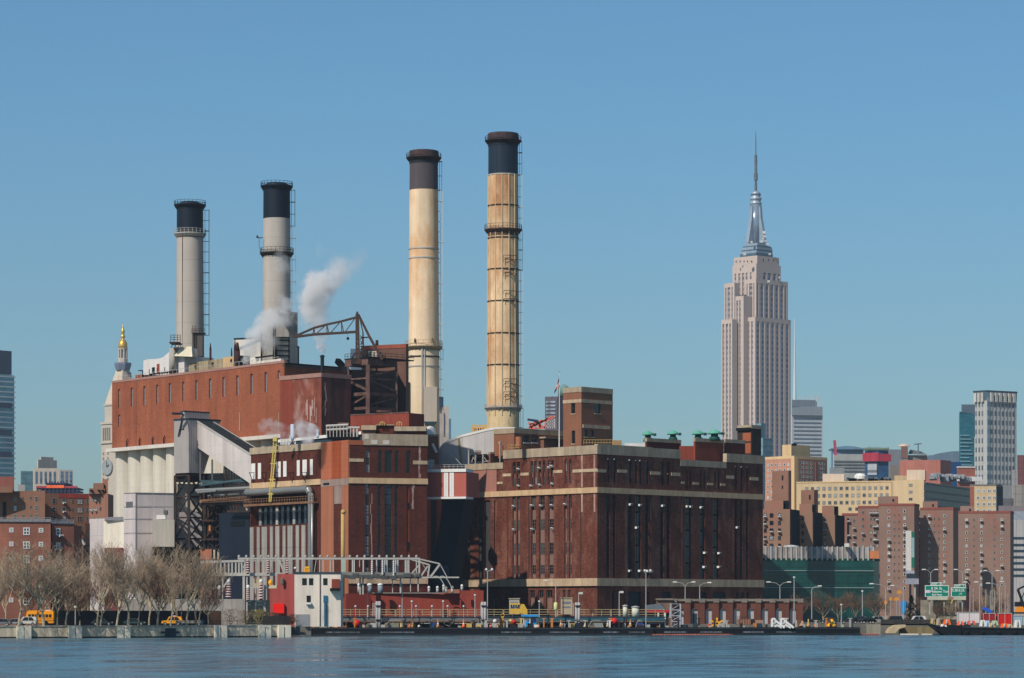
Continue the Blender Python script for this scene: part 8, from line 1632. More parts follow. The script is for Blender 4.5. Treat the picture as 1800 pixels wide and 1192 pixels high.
# ================================================================= SHORE CLUTTER RIGHT, LAMPS, SIGNS, BARGE
LAMPM=mat('lamp_pole','#a09d99',var=.08)
def lamp(px,yt,yb,D,kind,label,arm=14,w=.13):
 r=empty('street_lamp',P(px,yb,D),label,'street lamp','lamps along the waterfront');c=P(px,yb,D)
 mb=MB();mb.tube(P(px,yb,D),P(px,yt,D),w,w*.7,8);mb.build('pole',LAMPM,r)
 def head(x,y,dx):m=MB();q=P(x,y,D);m.hexa([q+Vector((-.5*abs(dx)-.1,-.2,-.12)),q+Vector((.5,-.2,-.12)),q+Vector((.5,.2,-.12)),q+Vector((-.5*abs(dx)-.1,.2,-.12))],[q+Vector((-.4,-.12,.12)),q+Vector((.4,-.12,.12)),q+Vector((.4,.12,.12)),q+Vector((-.4,.12,.12))]);m.build('lamp_head',mat('lamp_head_pale','#c4c0b8',var=.05),r)
 def armto(x,y):
  m=MB();mid=(px+(x-px)*.35,yt+(y-yt)*.72);m.path([P(px,yt,D),P(*mid,D),P(x,y,D)],w*.55,6);m.build('arm',LAMPM,r);head(x,y,1)
 if kind == 'L':armto(px-arm,yt-7)
 elif kind == 'R':armto(px+arm,yt-6)
 elif kind == 'LR':armto(px-arm,yt-7);armto(px+arm*.8,yt-7)
 elif kind == 'T':
  m=MB();m.beam(P(px-3,yt,D),P(px+9,yt-1.5,D),.14);m.build('arm',LAMPM,r)
  for x in (px-2,px+8):m=MB();q=P(x,yt-2,D);m.lathe((q.x,q.y),[(.05,q.z-.2),(.3,q.z),(.2,q.z+.35),(.02,q.z+.4)],8);m.build('floodlight',WHITE,r)
 elif kind == 'H':
  m=MB();q=P(px+2,yt+1,D);m.box(q.x-.2,q.x+.7,D-.2,D+.2,q.z-.2,q.z+.25);m.build('lamp_head',mat('lamp_head_pale','#c4c0b8'),r)
 elif kind == 'S':
  m=MB();q=P(px,yt,D);m.lathe((q.x,q.y),[(.05,q.z-.2),(.28,q.z),(.2,q.z+.3),(.02,q.z+.35)],8);m.build('lamp_head',mat('lamp_head_pale','#c4c0b8'),r)
 return r
for a in ((857,1004,1103,683,'T','tall white mast with two floodlights right of the white pile pair'),(1135.5,1006,1103,686,'T','tall white mast with two floodlights at the right end of the pier'),(707,1026,1085,688,'L','street lamp with a left arm in front of the low red wall',15),(646,1033,1085,688,'S','thin lamp on the pier before the left end of the red wall'),(724,1058,1085,687,'S','short lamp standing before the middle of the red wall'),(779,1058,1085,687,'S','short lamp before the right half of the red wall'),(835,1047,1085,687,'S','short lamp left of the white pile pair and floodlight mast'),(977,1027,1085,688,'L','street lamp with a left arm above the pale lime canister',18),(948,1058,1085,688,'S','short lamp between the pale grey cabin and the lime canister'),(1017,1042,1083,688,'H','lamp with a boxy head above the middle pile pair'),(1088.5,1040,1083,690,'H','lamp with a boxy head before the shaded base of the power station'),(1204.5,1030,1055,720,'LR','two armed street lamp rising behind the left end of the brick arcade',18),(1230,1030,1055,720,'R','street lamp with a right arm behind the brick arcade',17),(1371,1030,1056,725,'LR','two armed street lamp behind the right half of the brick arcade',20),(1396,1016,1103,692,'S','tall white mast standing at the right end of the brick arcade'),(1427,1036,1090,715,'R','street lamp with a right arm before the green glass building',14),(1479,1064,1103,694,'S','short white lamp on the dock right of the big yellow buoy'),(1516,1040,1095,720,'S','plain pole before the right part of the green glass building'),(1557,1033,1090,715,'L','big arching street lamp at the corner of the green glass building',25),(1588,1036,1090,722,'L','arching street lamp left of the evergreen tree',20),(1636,1008,1070,760,'LR','two armed street lamp above the left green road sign',12),(1692,1008,1070,780,'LR','two armed street lamp above the right green road sign',12),(1744,1010,1070,790,'LR','two armed street lamp right of the dark brown post',12),(1705,1030,1078,740,'L','thin lamp directly right of the dark brown post',8),(1757,1032,1078,745,'L','thin lamp at the centre of the cluster of pale poles',20),(1767,1029,1078,748,'L','thin lamp on the right of the cluster of pale poles',6),(1722,1030,1078,742,'L','thin lamp on the left of the cluster of pale poles',6)):
 lamp(*a)
for k,px in enumerate((1711,1733,1741,1748,1760,1772)):
 mb=MB();mb.tube(P(px,1080,742+k),P(px,1034+k*2,742+k),.1,.08,6);tag(mb.build('thin_pole',LAMPM),ORD[k]+' bare thin pale pole from the left behind the container barge','pole','bare thin poles')
lamp(132.5,1068,1098,615,'S','dark park lamp on the promenade near the middle of the bare trees');lamp(319,1022,1098,640,'R','street lamp with a small hood right of the taxi among bare trees',9)
def text_obj(txt,size,loc,m,parent,rz=0):
 cu=bpy.data.curves.new('lettering','FONT');cu.body=txt;cu.size=size;cu.align_x='CENTER';cu.align_y='CENTER';cu.extrude=.01;cu.offset=size*.012
 tmp=bpy.data.objects.new('tmp',cu);SC.collection.objects.link(tmp);dg=bpy.context.evaluated_depsgraph_get();dg.update();me=bpy.data.meshes.new_from_object(tmp.evaluated_get(dg));bpy.data.objects.remove(tmp)
 me.materials.clear();me.materials.append(m);o=bpy.data.objects.new('lettering',me);SC.collection.objects.link(o);o.parent=parent;o.location=Vector(loc)-origin_of(parent);o.rotation_euler=(rad(90),0,rz);return o
def signs():
 D=745;g=mat('sign_green','#0d7a62',rough=.5,var=.03,streak=0,fine=.02);w=mat('sign_white','#e6e6e0',var=0,streak=0,fine=0)
 def sgn(a,b,yt,yb,ta,tb,tyt,label,tab,lines,arrow=None):
  r=empty('road_sign',P((a+b)/2,1075,D),label,'road sign');mb=MB();mb.box(X(a,D),X(b,D),D,D+.15,Z(yb,D),Z(yt,D));mb.build('border',w,r);mb=MB();mb.box(X(a,D)+.12,X(b,D)-.12,D-.03,D-.01,Z(yb,D)+.12,Z(yt,D)-.12);mb.build('face',g,r)
  mb=MB();mb.box(X(ta,D),X(tb,D),D,D+.15,Z(yt,D)+.01,Z(tyt,D));mb.build('border',w,r);mb=MB();mb.box(X(ta,D)+.1,X(tb,D)-.1,D-.03,D-.01,Z(yt,D)+.11,Z(tyt,D)-.1);mb.build('face',g,r);text_obj(tab,.62,(X((ta+tb)/2,D),D-.05,Z((yt+tyt)/2,D)),w,r)
  for t,s,x,y in lines:text_obj(t,s,(X(x,D),D-.05,Z(y,D)),w,r)
  mb=MB();mb.box(X(a+4,D),X(b-2,D),D-.2,D+.3,Z(yb+5.5,D),Z(yb+.6,D));mb.build('walkway',mat('sign_catwalk','#b9b6a0'),r)
  for x in (a+8,b-8):mb=MB();mb.beam(P(x,1080,D+.4),P(x,yt,D+.4),.3);mb.build('post',STEEL,r)
  return r
 r=sgn(1626,1667.5,1029,1049,1637,1656,1024,'left one of two green road signs, reading E 34. St. Midtown Tun','EXIT   8',[('E 34. St.',.85,1647,1034.5),('Midtown Tun',.8,1651,1040),('Exit Next',.62,1647,1045.5)])
 mb=MB();mb.box(X(1626.6,D),X(1634.5,D),D-.06,D-.035,Z(1042.3,D),Z(1037.3,D));mb.build('route_shield',mat('shield_pale','#d3c2cc'),r)
 r=sgn(1672,1699.5,1033,1049,1677,1697,1027.5,'right one of two green road signs, reading E.20-E.23. with an arrow','EXIT   7',[('E.20-E.23.',.78,1685,1038)])
 mb=MB();mb.beam(P(1685,1046.5,D-.05),P(1690,1042.5,D-.05),.18,.05);mb.beam(P(1690,1042.5,D-.05),P(1686.5,1042.8,D-.05),.16,.05);mb.beam(P(1690,1042.5,D-.05),P(1689.6,1045.4,D-.05),.16,.05);mb.build('arrow',w,r)
 D=742;mb=MB();mb.beam(P(1702,1080,D),P(1702,1022.5,D),.85);tag(mb.build('brown_post',mat('post_brown','#3f2426',var=.1)),'thick dark brown post right of the green road signs','post')
signs()
def traffic_bits():
 D=740
 for k,(px,y,w,lb) in enumerate(((1566,1053,6,'yellow-orange signal box on the arching lamp'),(1566+10,1053-0,9,'orange lamp cluster on a thin pole'),(1581,1041,9,'higher amber warning panel'),(1557,1059,6,'round yellow warning light'))):
  o=empty('warning_light',P(px,1090,D),lb+' left of the evergreen tree','warning light');m=MB();c=P(px,y,D);h=w*D/F/2;m.hexa([c+Vector((-h,0,-.35)),c+Vector((h,0,-.35)),c+Vector((h,.3,-.35)),c+Vector((-h,.3,-.35))],[c+Vector((-h*.7,0,.4)),c+Vector((h*.7,0,.4)),c+Vector((h*.7,.3,.4)),c+Vector((-h*.7,.3,.4))]);m.build('housing',mat('amber','#d98c33',var=.1),o);m=MB();m.tube(P(px,1092,D),P(px,y+2,D),.08,n=6);m.build('pole',LAMPM,o)
 o=empty('blue_tarp',P(1590,1095,738),'bright blue and pale folded tarp against the left of the evergreen tree','tarp');D=738;m=MB();m.hexa([P(1584,1078,D),P(1592,1080,D),P(1592,1080,D+1),P(1584,1078,D+1)],[P(1583,1057,D),P(1593,1056,D),P(1595,1060,D+1),P(1585,1058,D+1)]);m.build('cloth',BLUEP,o);m=MB();m.hexa([P(1585,1090,D),P(1590,1090,D),P(1590,1090,D+1),P(1585,1090,D+1)],[P(1584,1079,D),P(1590,1078,D),P(1590,1078,D+1),P(1584,1079,D+1)]);m.build('fold',mat('pale_blue_tarp','#8fa9c0'),o)
 # low grey ruin wall below signs
 m=MB();m.prism([G(1618,748),G(1702,748),G(1702,752),G(1618,752)],GZ,Z(1055,748));tag(m.build('concrete_wall',mat('ramp_concrete','#8b8273',var=.35,vs=.4,streak=.3,fine=.2)),'mottled concrete ramp wall below the green road signs','wall')
 m=MB();c=P(1664,1058,746);m.hexa([c+Vector((-1.6,0,-.5)),c+Vector((1.3,0,-.4)),c+Vector((1.3,.5,-.4)),c+Vector((-1.6,.5,-.5))],[c+Vector((-1.2,0,.3)),c+Vector((1.6,0,.6)),c+Vector((1.6,.5,.6)),c+Vector((-1.2,.5,.3))]);tag(m.build('yellow_machine',mat('dull_yellow','#c5a45a')),'dull yellow machine body under the gap between the two green signs','machine')
 # pale abutments by the water at the right
 m=MB();m.prism([G(1523,690),G(1548,690),G(1548,700),G(1523,700)],-.5,Z(1098,690));tag(m.build('stone_abutment',mat('abutment','#8d8574',var=.2,streak=.3)),'blocky weathered stone abutment at the right end of the oil boom','abutment')
 m=MB();m.poly_extrude([P(1560,1113,692),P(1566,1104,692),P(1576,1099,692),P(1592,1098,692),P(1592,1102,692),P(1580,1106,692),P(1574,1113,692)],(0,6,0));tag(m.build('culvert_arch',mat('abutment_pale','#b59f7f',var=.15,streak=.2)),'pale stone culvert arch at the waterline left of the barge','culvert')
 m=MB();m.prism([G(1580,698),G(1642,698),G(1642,704),G(1580,704)],-.5,Z(1102,698));tag(m.build('river_wall',mat('river_wall','#7d6c4c',var=.2,streak=.35)),'ochre stained river wall between culvert and barge','wall')
 m=MB();m.prism([G(1548,706),G(1700,706),G(1700,707),G(1548,707)],GZ-.3,Z(1089,706));tag(m.build('dark_fence',mat('fence_right','#3d3a36',var=.3,streak=.4,ss=1.5)),'dark riverside fence behind the parked cars left of the barge','fence')
 for k,(a,b) in enumerate(((1582,1614),(1620,1665))):m=MB();d=688;m.tube(P(a,1116.5,d),P(b,1116.5,d),.35,n=8);tag(m.build('float_log',mat('pale_log','#b5aa9c')),('left' if k == 0 else 'right')+' of two pale floating logs at the foot of the ochre river wall','float','pale floating logs')
traffic_bits()
# ---- vehicles
def car(px,D,label,col,L=4.5,face=1,kind='car'):
 c=P(px,0,D);m=mat('car_'+col.strip('#'),col,rough=.35,var=.03,streak=0,fine=0,spec=.5);z=GZ+.01
 r=empty('parked_car',(c.x,c.y,z),label,'car','cars on the riverside road');x0,x1=c.x-L/2,c.x+L/2;W=1.8;h=.78 if kind == 'car' else .95;H=1.42 if kind == 'car' else 1.8
 f=lambda t:c.x+face*(t-.5)*L
 pr=[(0,.35),(0,h*.85),(.05,h),(.28,h*1.02),(.42,H),(.78,H),(.93,h*1.08),(1,h),(1,.35)]
 if kind == 'suv':pr=[(0,.4),(0,h*.85),(.05,h),(.25,h*1.04),(.36,H),(.93,H),(.99,h*1.1),(1,h),(1,.4)]
 mb=MB();mb.poly_extrude([(f(a),D-W/2,z+b) for a,b in pr],(0,W,0));mb.build('body',m,r)
 mb=MB();g=[(.3,h*1.08),(.43,H*.95),(.6,H*.95),(.6,h*1.08)];g2=[(.62,h*1.08),(.62,H*.95),(.77,H*.95),(.88,h*1.1)]
 for q in (g,g2):mb.poly_extrude([(f(a),D-W/2-.03,z+b) for a,b in q],(0,.02,0))
 mb.build('side_window',GL_D,r)
 for t in (.18,.8):
  mb=MB();mb.tube((f(t),D-W/2-.04,z+.33),(f(t),D-W/2+.2,z+.33),.33,n=14);o=mb.build('wheel',mat('tyre','#141414',rough=.9),r);mb=MB();mb.tube((f(t),D-W/2-.06,z+.33),(f(t),D-W/2-.04,z+.33),.18,n=10);q=mb.build('rim',STEEL,r);q.parent=o
 mb=MB();mb.box(min(f(0),f(.02)),max(f(0),f(.02)),D-W/2-.02,D-W/2+.3,z+.55,z+.68);mb.build('headlight',mat('headlight','#d8d8d0'),r)
 return r
def vehicles():
 # school bus
 D=622;x0,x1=X(36,D),X(95.5,D);z=GZ;r=empty('school_bus',((x0+x1)/2,D,z),'yellow-orange school bus parked behind bare tree trunks at the far left','bus');m=mat('bus_yellow','#f09818',rough=.4,var=.04,streak=.04,fine=.02);W=2.4;xb=x0+1.2
 mb=MB();pr=[(x0-.1,.5),(x0-.1,1.15),(x0+.15,1.3),(xb,1.45),(xb+.15,2.2),(xb+.25,2.85),(xb+.7,3.05),(x1-.3,3.05),(x1,2.75),(x1,.5)];mb.poly_extrude([(a,D-W/2,z+b) for a,b in pr],(0,W,0));mb.build('body',m,r)
 n=7
 for i in range(n):a=xb+.55+(x1-xb-.8)*i/n;mb=MB();mb.box(a,a+(x1-xb-.8)/n-.14,D-W/2-.03,D-W/2-.005,z+1.65,z+2.3);mb.build('window',GL_D,r)
 mb=MB();mb.box(xb,x1,D-W/2-.04,D-W/2-.005,z+1.35,z+1.42);mb.box(xb,x1,D-W/2-.04,D-W/2-.005,z+.95,z+1.0);mb.build('rub_rail',BLACK,r)
 mb=MB();mb.prism([(x1-2.3,D-W/2+.2),(x1-.6,D-W/2+.2),(x1-.6,D+W/2-.2),(x1-2.3,D+W/2-.2)],z+3.05,z+3.17);mb.build('roof_hatch',WHITE,r)
 for t in (x0+.75,x1-1.5):mb=MB();mb.tube((t,D-W/2-.05,z+.48),(t,D-W/2+.3,z+.48),.48,n=14);mb.build('wheel',mat('tyre','#141414'),r)
 car(47,612,'white van-like SUV parked before the yellow school bus','#c9c5bf',4.4,1,'suv');car(24,611,'small white and dark car left of the white SUV at the far left','#8a8c92',3.4,1);car(4,610,'grey car at the left edge of the road','#6d7078',3.6,1)
 r=car(303,636,'yellow taxi with a roof board behind a bare tree trunk','#f0a018',4.3,1,'suv');r['category']='taxi';mb=MB();mb.box(X(302,628),X(309,628),627.8,628.2,GZ+1.82,GZ+2.1);mb.build('roof_board',mat('taxi_board','#b58ca0'),r)
 car(180,628,'dark teal car behind the bare trees before the dark fence','#26343a',4.4,-1);car(237,632,'dark green car right of the middle of the bare trees','#2f4646',4.4,-1)
 mb=MB();a,b=P(309,0,629),P(355,0,632)
 r=empty('road_barrier',(a.x,a.y,GZ),'low pale striped barrier rail right of the taxi','barrier');mb.beam((a.x,a.y,GZ+.7),(b.x,b.y,GZ+.7),.3,.6);mb.build('rail',mat('pale_barrier','#b5ada4',lines=[('h',1.4,.3,.5)]),r);mb=MB()
 for i in range(7):p=a+(b-a)*i/6;mb.beam((p.x,p.y+.2,GZ),(p.x,p.y+.2,GZ+.8),.2)
 mb.build('post',DSTEEL,r)
 mb=MB();D=626;mb.lathe((X(356,D),D),[(.4,GZ),(.42,GZ+1.0),(.45,GZ+1.05),(.3,GZ+1.15)],12);tag(mb.build('litter_bin',mat('bin_blue','#24405e')),'dark blue litter bin at the end of the pale striped barrier','bin')
 for px,D,col,lb,k in ((1493,716,'#22262e','dark car left of the short white lamp behind the dock','car'),(1508,716,'#39414a','slate car with a bright windscreen before the green glass building','suv'),(1524,716,'#20242c','dark car at the right corner of the green glass building','car'),(1540,716,'#8b8a84','pale grey car at the foot of the big arching lamp','suv'),(1570,714,'#1f2228','dark car left of the evergreen tree','suv'),(1611,714,'#c9c7c2','white van right of the evergreen tree','suv'),(1456,718,'#2c3038','dark car behind the big yellow buoy','car')):car(px,D,lb,col,4.4,1,k)
vehicles()
def barge():
 D=680;r=empty('work_barge',P(1720,1117,D),'black work barge moored at the right edge, loaded with containers and gear','barge');mb=MB();pts=[P(1633,1094,D),P(1640,1100,D),P(1652,1108,D),P(1665,1117.5,D),P(1830,1117.5,D),P(1830,1105,D),P(1745,1105,D),P(1705,1108,D),P(1665,1102,D),P(1640,1095,D)]
 mb.poly_extrude([P(1634,1096,D),P(1662,1117.5,D),P(1690,1117.5,D),P(1690,1103,D),P(1650,1101,D)],(0,7,0));mb.mi=0;mb.poly_extrude([P(1690.3,1102,D-1),P(1694,1117.5,D-1),P(1835,1117.5,D-1),P(1835,1105,D-1),P(1720,1104,D-1)],(0,9,0));mb.build('hull',mat('hull_black','#101317'),r)
 mb=MB();mb.tube(P(1691,1103,D-1.1),P(1835,1105.6,D-1.1),.16,n=6);mb.tube(P(1634,1096.4,D-.1),P(1652,1101.5,D-.1),.16,n=6);mb.build('gunwale',mat('strake_grey','#2e3338'),r)
 mb=MB()
 for i in range(5):mb.lathe((X(1700+i*28,D-1.3),D-1.3),[(.25,.2),(.42,.6),(.25,1.0)],10)
 mb.build('fender_tyre',mat('tyre','#141414'),r)
 def cont(a,b,yt,yb,m,lb,d=D+2.5,nm='container'):
  o=empty(nm,P((a+b)/2,yb,d),lb,nm.replace('_',' '));mb=MB();mb.box(X(a,d),X(b,d),d,d+2.4,Z(yb,d),Z(yt,d));mb.build('body',m,o);mb=MB()
  for x in (a+.4,(a+b)/2,b-.4):mb.beam(P(x,yb,d-.04),P(x,yt,d-.04),.12)
  mb.beam(P(a,yt+.3,d-.04),P(b,yt+.3,d-.04),.14);mb.build('frame',STEEL,o);return o
 cont(1684.5,1722,1076,1095,mat('container_white','#d2c8c4',rough=.6,var=.04,lines=[('h',.6,.1,.12)]),'white container on the barge deck')
 cont(1728,1750,1078,1092,mat('container_dark_red','#93282c',lines=[('h',.6,.1,.12)]),'dark red container right of the white one on the barge')
 cont(1754,1779,1078,1098,mat('container_red','#c81e18',lines=[('h',.6,.1,.12)]),'bright red container towards the right of the barge')
 cont(1781,1812,1082,1099,mat('container_pale_blue','#9ab0ba'),'pale blue and white container at the right end of the barge')
 D2=D+1.2
 def lump(px,y0,y1,w,m,lb,nm='deck_gear'):
  o=empty(nm,P(px,y1,D2),lb,'deck gear','small gear on the barge deck');c=P(px,y1,D2);h=Z(y0,D2)-c.z;mb=MB();mb.hexa([c+Vector((-w,-.4,0)),c+Vector((w,-.4,0)),c+Vector((w,.5,0)),c+Vector((-w,.5,0))],[c+Vector((-w*.6,-.2,h)),c+Vector((w*.7,-.2,h)),c+Vector((w*.7,.3,h)),c+Vector((-w*.6,.3,h))]);mb.build('body',m,o);mb=MB();mb.lathe((c.x,c.y-.45),[(.05,c.z),(.3*w,c.z+h*.3),(.25*w,c.z+h*.7),(.05,c.z+h)],8);mb.build('coil',STEEL,o)
 for px,y0,y1,w,m,lb in ((1639,1087,1098,.5,YEL,'yellow post gear at the bow of the barge'),(1649,1087,1099,.5,mat('tan_buoy','#b09a72'),'tan crate near the bow of the barge'),(1664,1089,1098,.9,ORNG,'orange bundle near the bow of the barge'),(1658,1097,1102,.8,WHITE,'white coil beside the orange bundle on the bow'),(1688,1092,1099,.8,mat('salmon_red','#e0604a'),'salmon bundle in front of the white container'),(1707,1091,1098,1.1,mat('pink_red','#c9584e'),'pinkish red bundle before the right half of the white container'),(1699,1093,1098,.6,TEALD,'dark teal drum between two red bundles on the barge'),(1727,1090,1101,.7,WHITE,'white tank right of the white container'),(1735,1091,1101,.6,mat('pale_sky','#a9c6de'),'pale sky blue tank next to the white tank'),(1743,1095,1102,.8,YEL,'yellow block before the dark red container'),(1748,1091,1099,.8,mat('sage','#9db38c'),'sage green bundle before the dark red container'),(1765,1096,1104,.9,ORNG,'orange bundle below the bright red container'),(1774,1097,1104,.8,mat('tan_buoy','#b09a72'),'tan bundle below the bright red container'),(1788,1090,1103,.8,WHITE,'white bundle before the pale blue container')):lump(px,y0,y1,w,m,lb)
 o=empty('blue_scoop',P(1735,1078,D+4),'bright blue tilted chute resting on the dark red container','chute');mb=MB();mb.beam(P(1728,1069,D+4),P(1743,1076,D+4),.9,.7);mb.build('chute',mat('cobalt','#2358b8',var=.05),o)
 o=empty('orange_excavator',P(1795,1082,D+6),'orange and black excavator with a dark jib at the right edge above the barge','excavator');d=D+6;mb=MB();mb.hexa([P(1784,1076,d),P(1830,1076,d),P(1830,1076,d+2.5),P(1784,1076,d+2.5)],[P(1787,1066.5,d),P(1830,1066.5,d),P(1830,1066.5,d+2.5),P(1787,1066.5,d+2.5)]);mb.build('body',mat('excavator_orange','#ea8a1c'),o);mb=MB();mb.box(X(1783,d),X(1832,d),d-.2,d+2.7,Z(1079,d),Z(1076.1,d));mb.box(X(1786,d),X(1812,d),d+.1,d+2.2,Z(1066.4,d),Z(1058,d));mb.build('cab',BLACK,o);mb=MB();mb.beam(P(1800,1066,d),P(1789,1036,d),.5);mb.beam(P(1789,1036,d),P(1802,1030,d),.4);mb.beam(P(1792,1060,d),P(1803,1036,d),.2);mb.build('jib',BLACK,o)
barge()
# ================================================================= TREES
BARK=mat('plane_bark','#a8987c',var=.3,vs=.8,streak=.1,fine=.25,fs=2);TWIG=mat('bare_twigs','#9c866e',var=.2,vs=.3,streak=0,fine=.2);TWIG2=mat('bare_twigs_reddish','#6d5140',var=.25,vs=.3,streak=0,fine=.2)
def make_tree(seed,H,spread,label,twig=TWIG,nlimb=5,dens=1.0,tr=.24):
 rn=random.Random(seed);r=empty('bare_tree',(0,0,0),label,'tree','bare trees along the promenade');tk,tw=MB(),MB()
 def seg(mb,p,d,L,r0,r1,n,wob):
  k=3;pts=[p]
  for i in range(k):d=(d+Vector((rn.uniform(-wob,wob),rn.uniform(-wob,wob),rn.uniform(-wob*.4,wob*.6)))).normalized();p=p+d*(L/k);pts.append(p)
  for i in range(k):mb.tube(pts[i],pts[i+1],r0+(r1-r0)*i/k,r0+(r1-r0)*(i+1)/k,n)
  return pts,d
 def branch(p,d,L,rr,lvl):
  mb,n=(tk,6) if lvl <= 1 else (tw,3)
  pts,d2=seg(mb,p,d,L,rr,rr*.62,n,.16+.05*lvl)
  if lvl >= 5:return
  kids={0:nlimb,1:5,2:4,3:4,4:2}[lvl]*(dens if lvl > 1 else 1)
  kids=int(kids+rn.random()*.99)
  for i in range(kids):
   q=pts[rn.choice((1,2,3,3))] if lvl else (pts[3] if i else pts[2])
   ax=Vector((rn.uniform(-1,1),rn.uniform(-1,1),rn.uniform(-.1,.55)))
   nd=(d2*(1.0 if lvl else .8)+ax.normalized()*(spread if lvl < 2 else .75)+Vector((0,0,.22))).normalized()
   branch(q,nd,L*rn.uniform(.52,.78) if lvl else H*rn.uniform(.27,.4),max(rr*rn.uniform(.42,.6),.024),lvl+1)
 branch(Vector((0,0,0)),Vector((rn.uniform(-.08,.08),0,1)),H*.27,tr,0)
 tk.build('trunk',BARK,r);tw.build('crown',twig,r);return r
def trees():
 protos=[make_tree(3,13.5,.75,''),make_tree(8,12.5,.8,''),make_tree(21,14,.65,''),make_tree(34,11,.9,'',TWIG2)]
 info=[(-16,562,.95,0),(33,566,1.0,1),(64,572,.9,2),(77,570,1.05,0),(101,580,.95,3),(116,584,.9,1),(171,588,1.0,2),(177,594,.85,3),(205,590,1.0,1),(226,598,.95,0),(243,602,.9,2),(277,606,1.0,3),(300,606,1.0,1),(328,612,1.0,2),(345,620,.9,0),(140,612,.9,3),(262,625,.95,1),(366,625,.75,3),(10,600,1.0,2),(88,606,1.0,0),(190,622,1.0,2),(313,634,1.0,0),(50,612,1.0,3),(126,618,1.0,2),(156,620,1.0,0),(214,630,.95,0),(250,636,1.0,0),(288,640,.95,2),(350,642,.9,2),(-2,590,1.0,1)]
 where=['half outside the left edge','leaning before the front of the school bus','thin one crossing the middle of the school bus','thick one crossing the school bus near its rear window','just right of the school bus','second right of the school bus','forked pair, left trunk, before the dark fence','forked pair, right trunk, before the dark fence','between the forked pair and the teal parked car','left of the dark green parked car','right of the dark green parked car','slim one before the pale yard wall','rising directly in front of the yellow taxi','right of the taxi, with pale peeling bark','small one near the blue litter bin','set back behind the dark park lamp','set back between two trunks near the yard wall','last small one on the right by the rusty gate','set back near the grey car at the left edge','set back behind the rear of the school bus','set back behind the forked pair','set back just right of the taxi','set back behind the middle of the school bus','set back left of the park lamp top','set back left of the forked pair','set back left of the dark green parked car','set back above the dark green parked car','set back left of the taxi','set back above the pale striped barrier','cut by the left edge above the grey car']
 for i,(px,D,s,k) in enumerate(info):
  D=D+(367-px)*.085 if px < 366 else D
  o=protos[i] if i < 4 and False else copy_tree(protos[k]);o.location=(X(px,D),D,GZ-.02);v=(.86,1.12,.98,1.2,.9,1.05)[i % 6];o.scale=(s*v,s*v,s*(1.02,1.1,.93,1.0,1.08)[i % 5]);o.rotation_euler=(0,0,i*1.7+.4);o['label']='leafless street tree, '+where[i]
 for i,(px,D,s,k) in enumerate([(1407,742,.62,3),(1448,745,.72,3),(1473,748,.66,3),(1503,750,.7,3),(1541,745,.68,3),(1561,760,.6,1),(1625,765,.6,3),(1655,744,.45,3),(1675,742,.42,1),(1715,770,.6,3),(1738,775,.62,0),(1752,780,.6,3),(1690,738,.4,3)]):
  o=copy_tree(protos[k]);o.location=(X(px,D),D,GZ-.02);o.scale=(s*1.1,s*1.1,s*.95);o.rotation_euler=(0,0,i*2.1);o['group']='bare trees on the right shore'
  o['label']='leafless brown tree, '+['at the left end before the green glass building','before the green glass building behind the yellow buoy','middle one before the green glass building','wide one before the green glass building','at the corner of the green glass building','between the glass building corner and the arching lamps','behind the concrete ramp wall left of the green signs','low bush-like one under the left green sign','low bush-like one under the gap of the green signs','right of the dark brown post','centre of the pale pole cluster','right of the pale pole cluster','low bush-like one left of the dark brown post'][i]
 for p in protos:
  for ch in list(p.children):bpy.data.objects.remove(ch)
  bpy.data.objects.remove(p)
 # shrub near shore house
 rn=random.Random(5)
 for k,(px,D,h,col,lb) in enumerate(((455,636,3.2,'#8a7a3c','yellowish budding shrub by the low dark wall'),(480,637,2.6,'#5d4a3a','brown twiggy shrub before the dull red building'),(405,640,3.4,'#6e5a46','brown twiggy shrub before the rusty gate'),(432,640,3.0,'#6e5a46','brown twiggy shrub at the foot of the steel portal'),(513,640,2.2,'#5d4a3a','dry shrub at the left corner of the white shore building'),(150,650,4.6,'#6f6a3a','olive shrub between the brick house and the pale clad building'))):
  r=empty('shrub',P(px,0,D),lb,'shrub','shrubs on the left bank');r.location.z=GZ;mb=MB();c=Vector((X(px,D),D,GZ));st=MB()
  for i in range(9):a=rn.uniform(0,6.28);e=c+Vector((math.cos(a)*h*.4,math.sin(a)*h*.3,h*rn.uniform(.5,.9)));st.tube(c,e,.05,.025,4)
  for i in range(420):
   p=c+Vector((rn.gauss(0,h*.27),rn.gauss(0,h*.2),h*rn.uniform(.08,1)**.8));d=Vector((rn.uniform(-1,1),rn.uniform(-1,1),rn.uniform(-.2,1))).normalized()*rn.uniform(.2,.5);mb.tube(p,p+d,.03,.015,3)
  st.build('stem',BARK,r);mb.build('foliage',mat('shrub_'+col.strip('#'),col,var=.3,vs=1.0,streak=0),r)
 # evergreen
 D=736;r=empty('evergreen_tree',P(1602,0,D),'dark green conical evergreen tree left of the green road signs','tree');r.location.z=GZ;c=Vector((X(1602,D),D,GZ));H=Z(1046,D)-GZ;mb=MB();mb.tube(c,c+Vector((0,0,H)),.2,.04,8);mb.build('trunk',BARK,r);mb=MB();rn=random.Random(9)
 for i in range(3600):
  t=rn.random()**1.25;z=.12*H+.88*H*t;R_=(1-t)*3.2*(.75+.35*math.sin(t*23)) * rn.uniform(.35,1.05);a=rn.uniform(0,6.28);p=c+Vector((math.cos(a)*R_,math.sin(a)*R_,z-R_*.25));u=Vector((math.cos(a),math.sin(a),rn.uniform(-.5,.3)))*rn.uniform(.18,.42);v=Vector((-math.sin(a),math.cos(a),rn.uniform(-.4,.4)))*rn.uniform(.08,.16);mb.quad(p-v,p+u,p+v)
 mb.build('foliage',mat('conifer','#1d3325',var=.3,vs=1.2,streak=0,fine=.3),r)
trees()
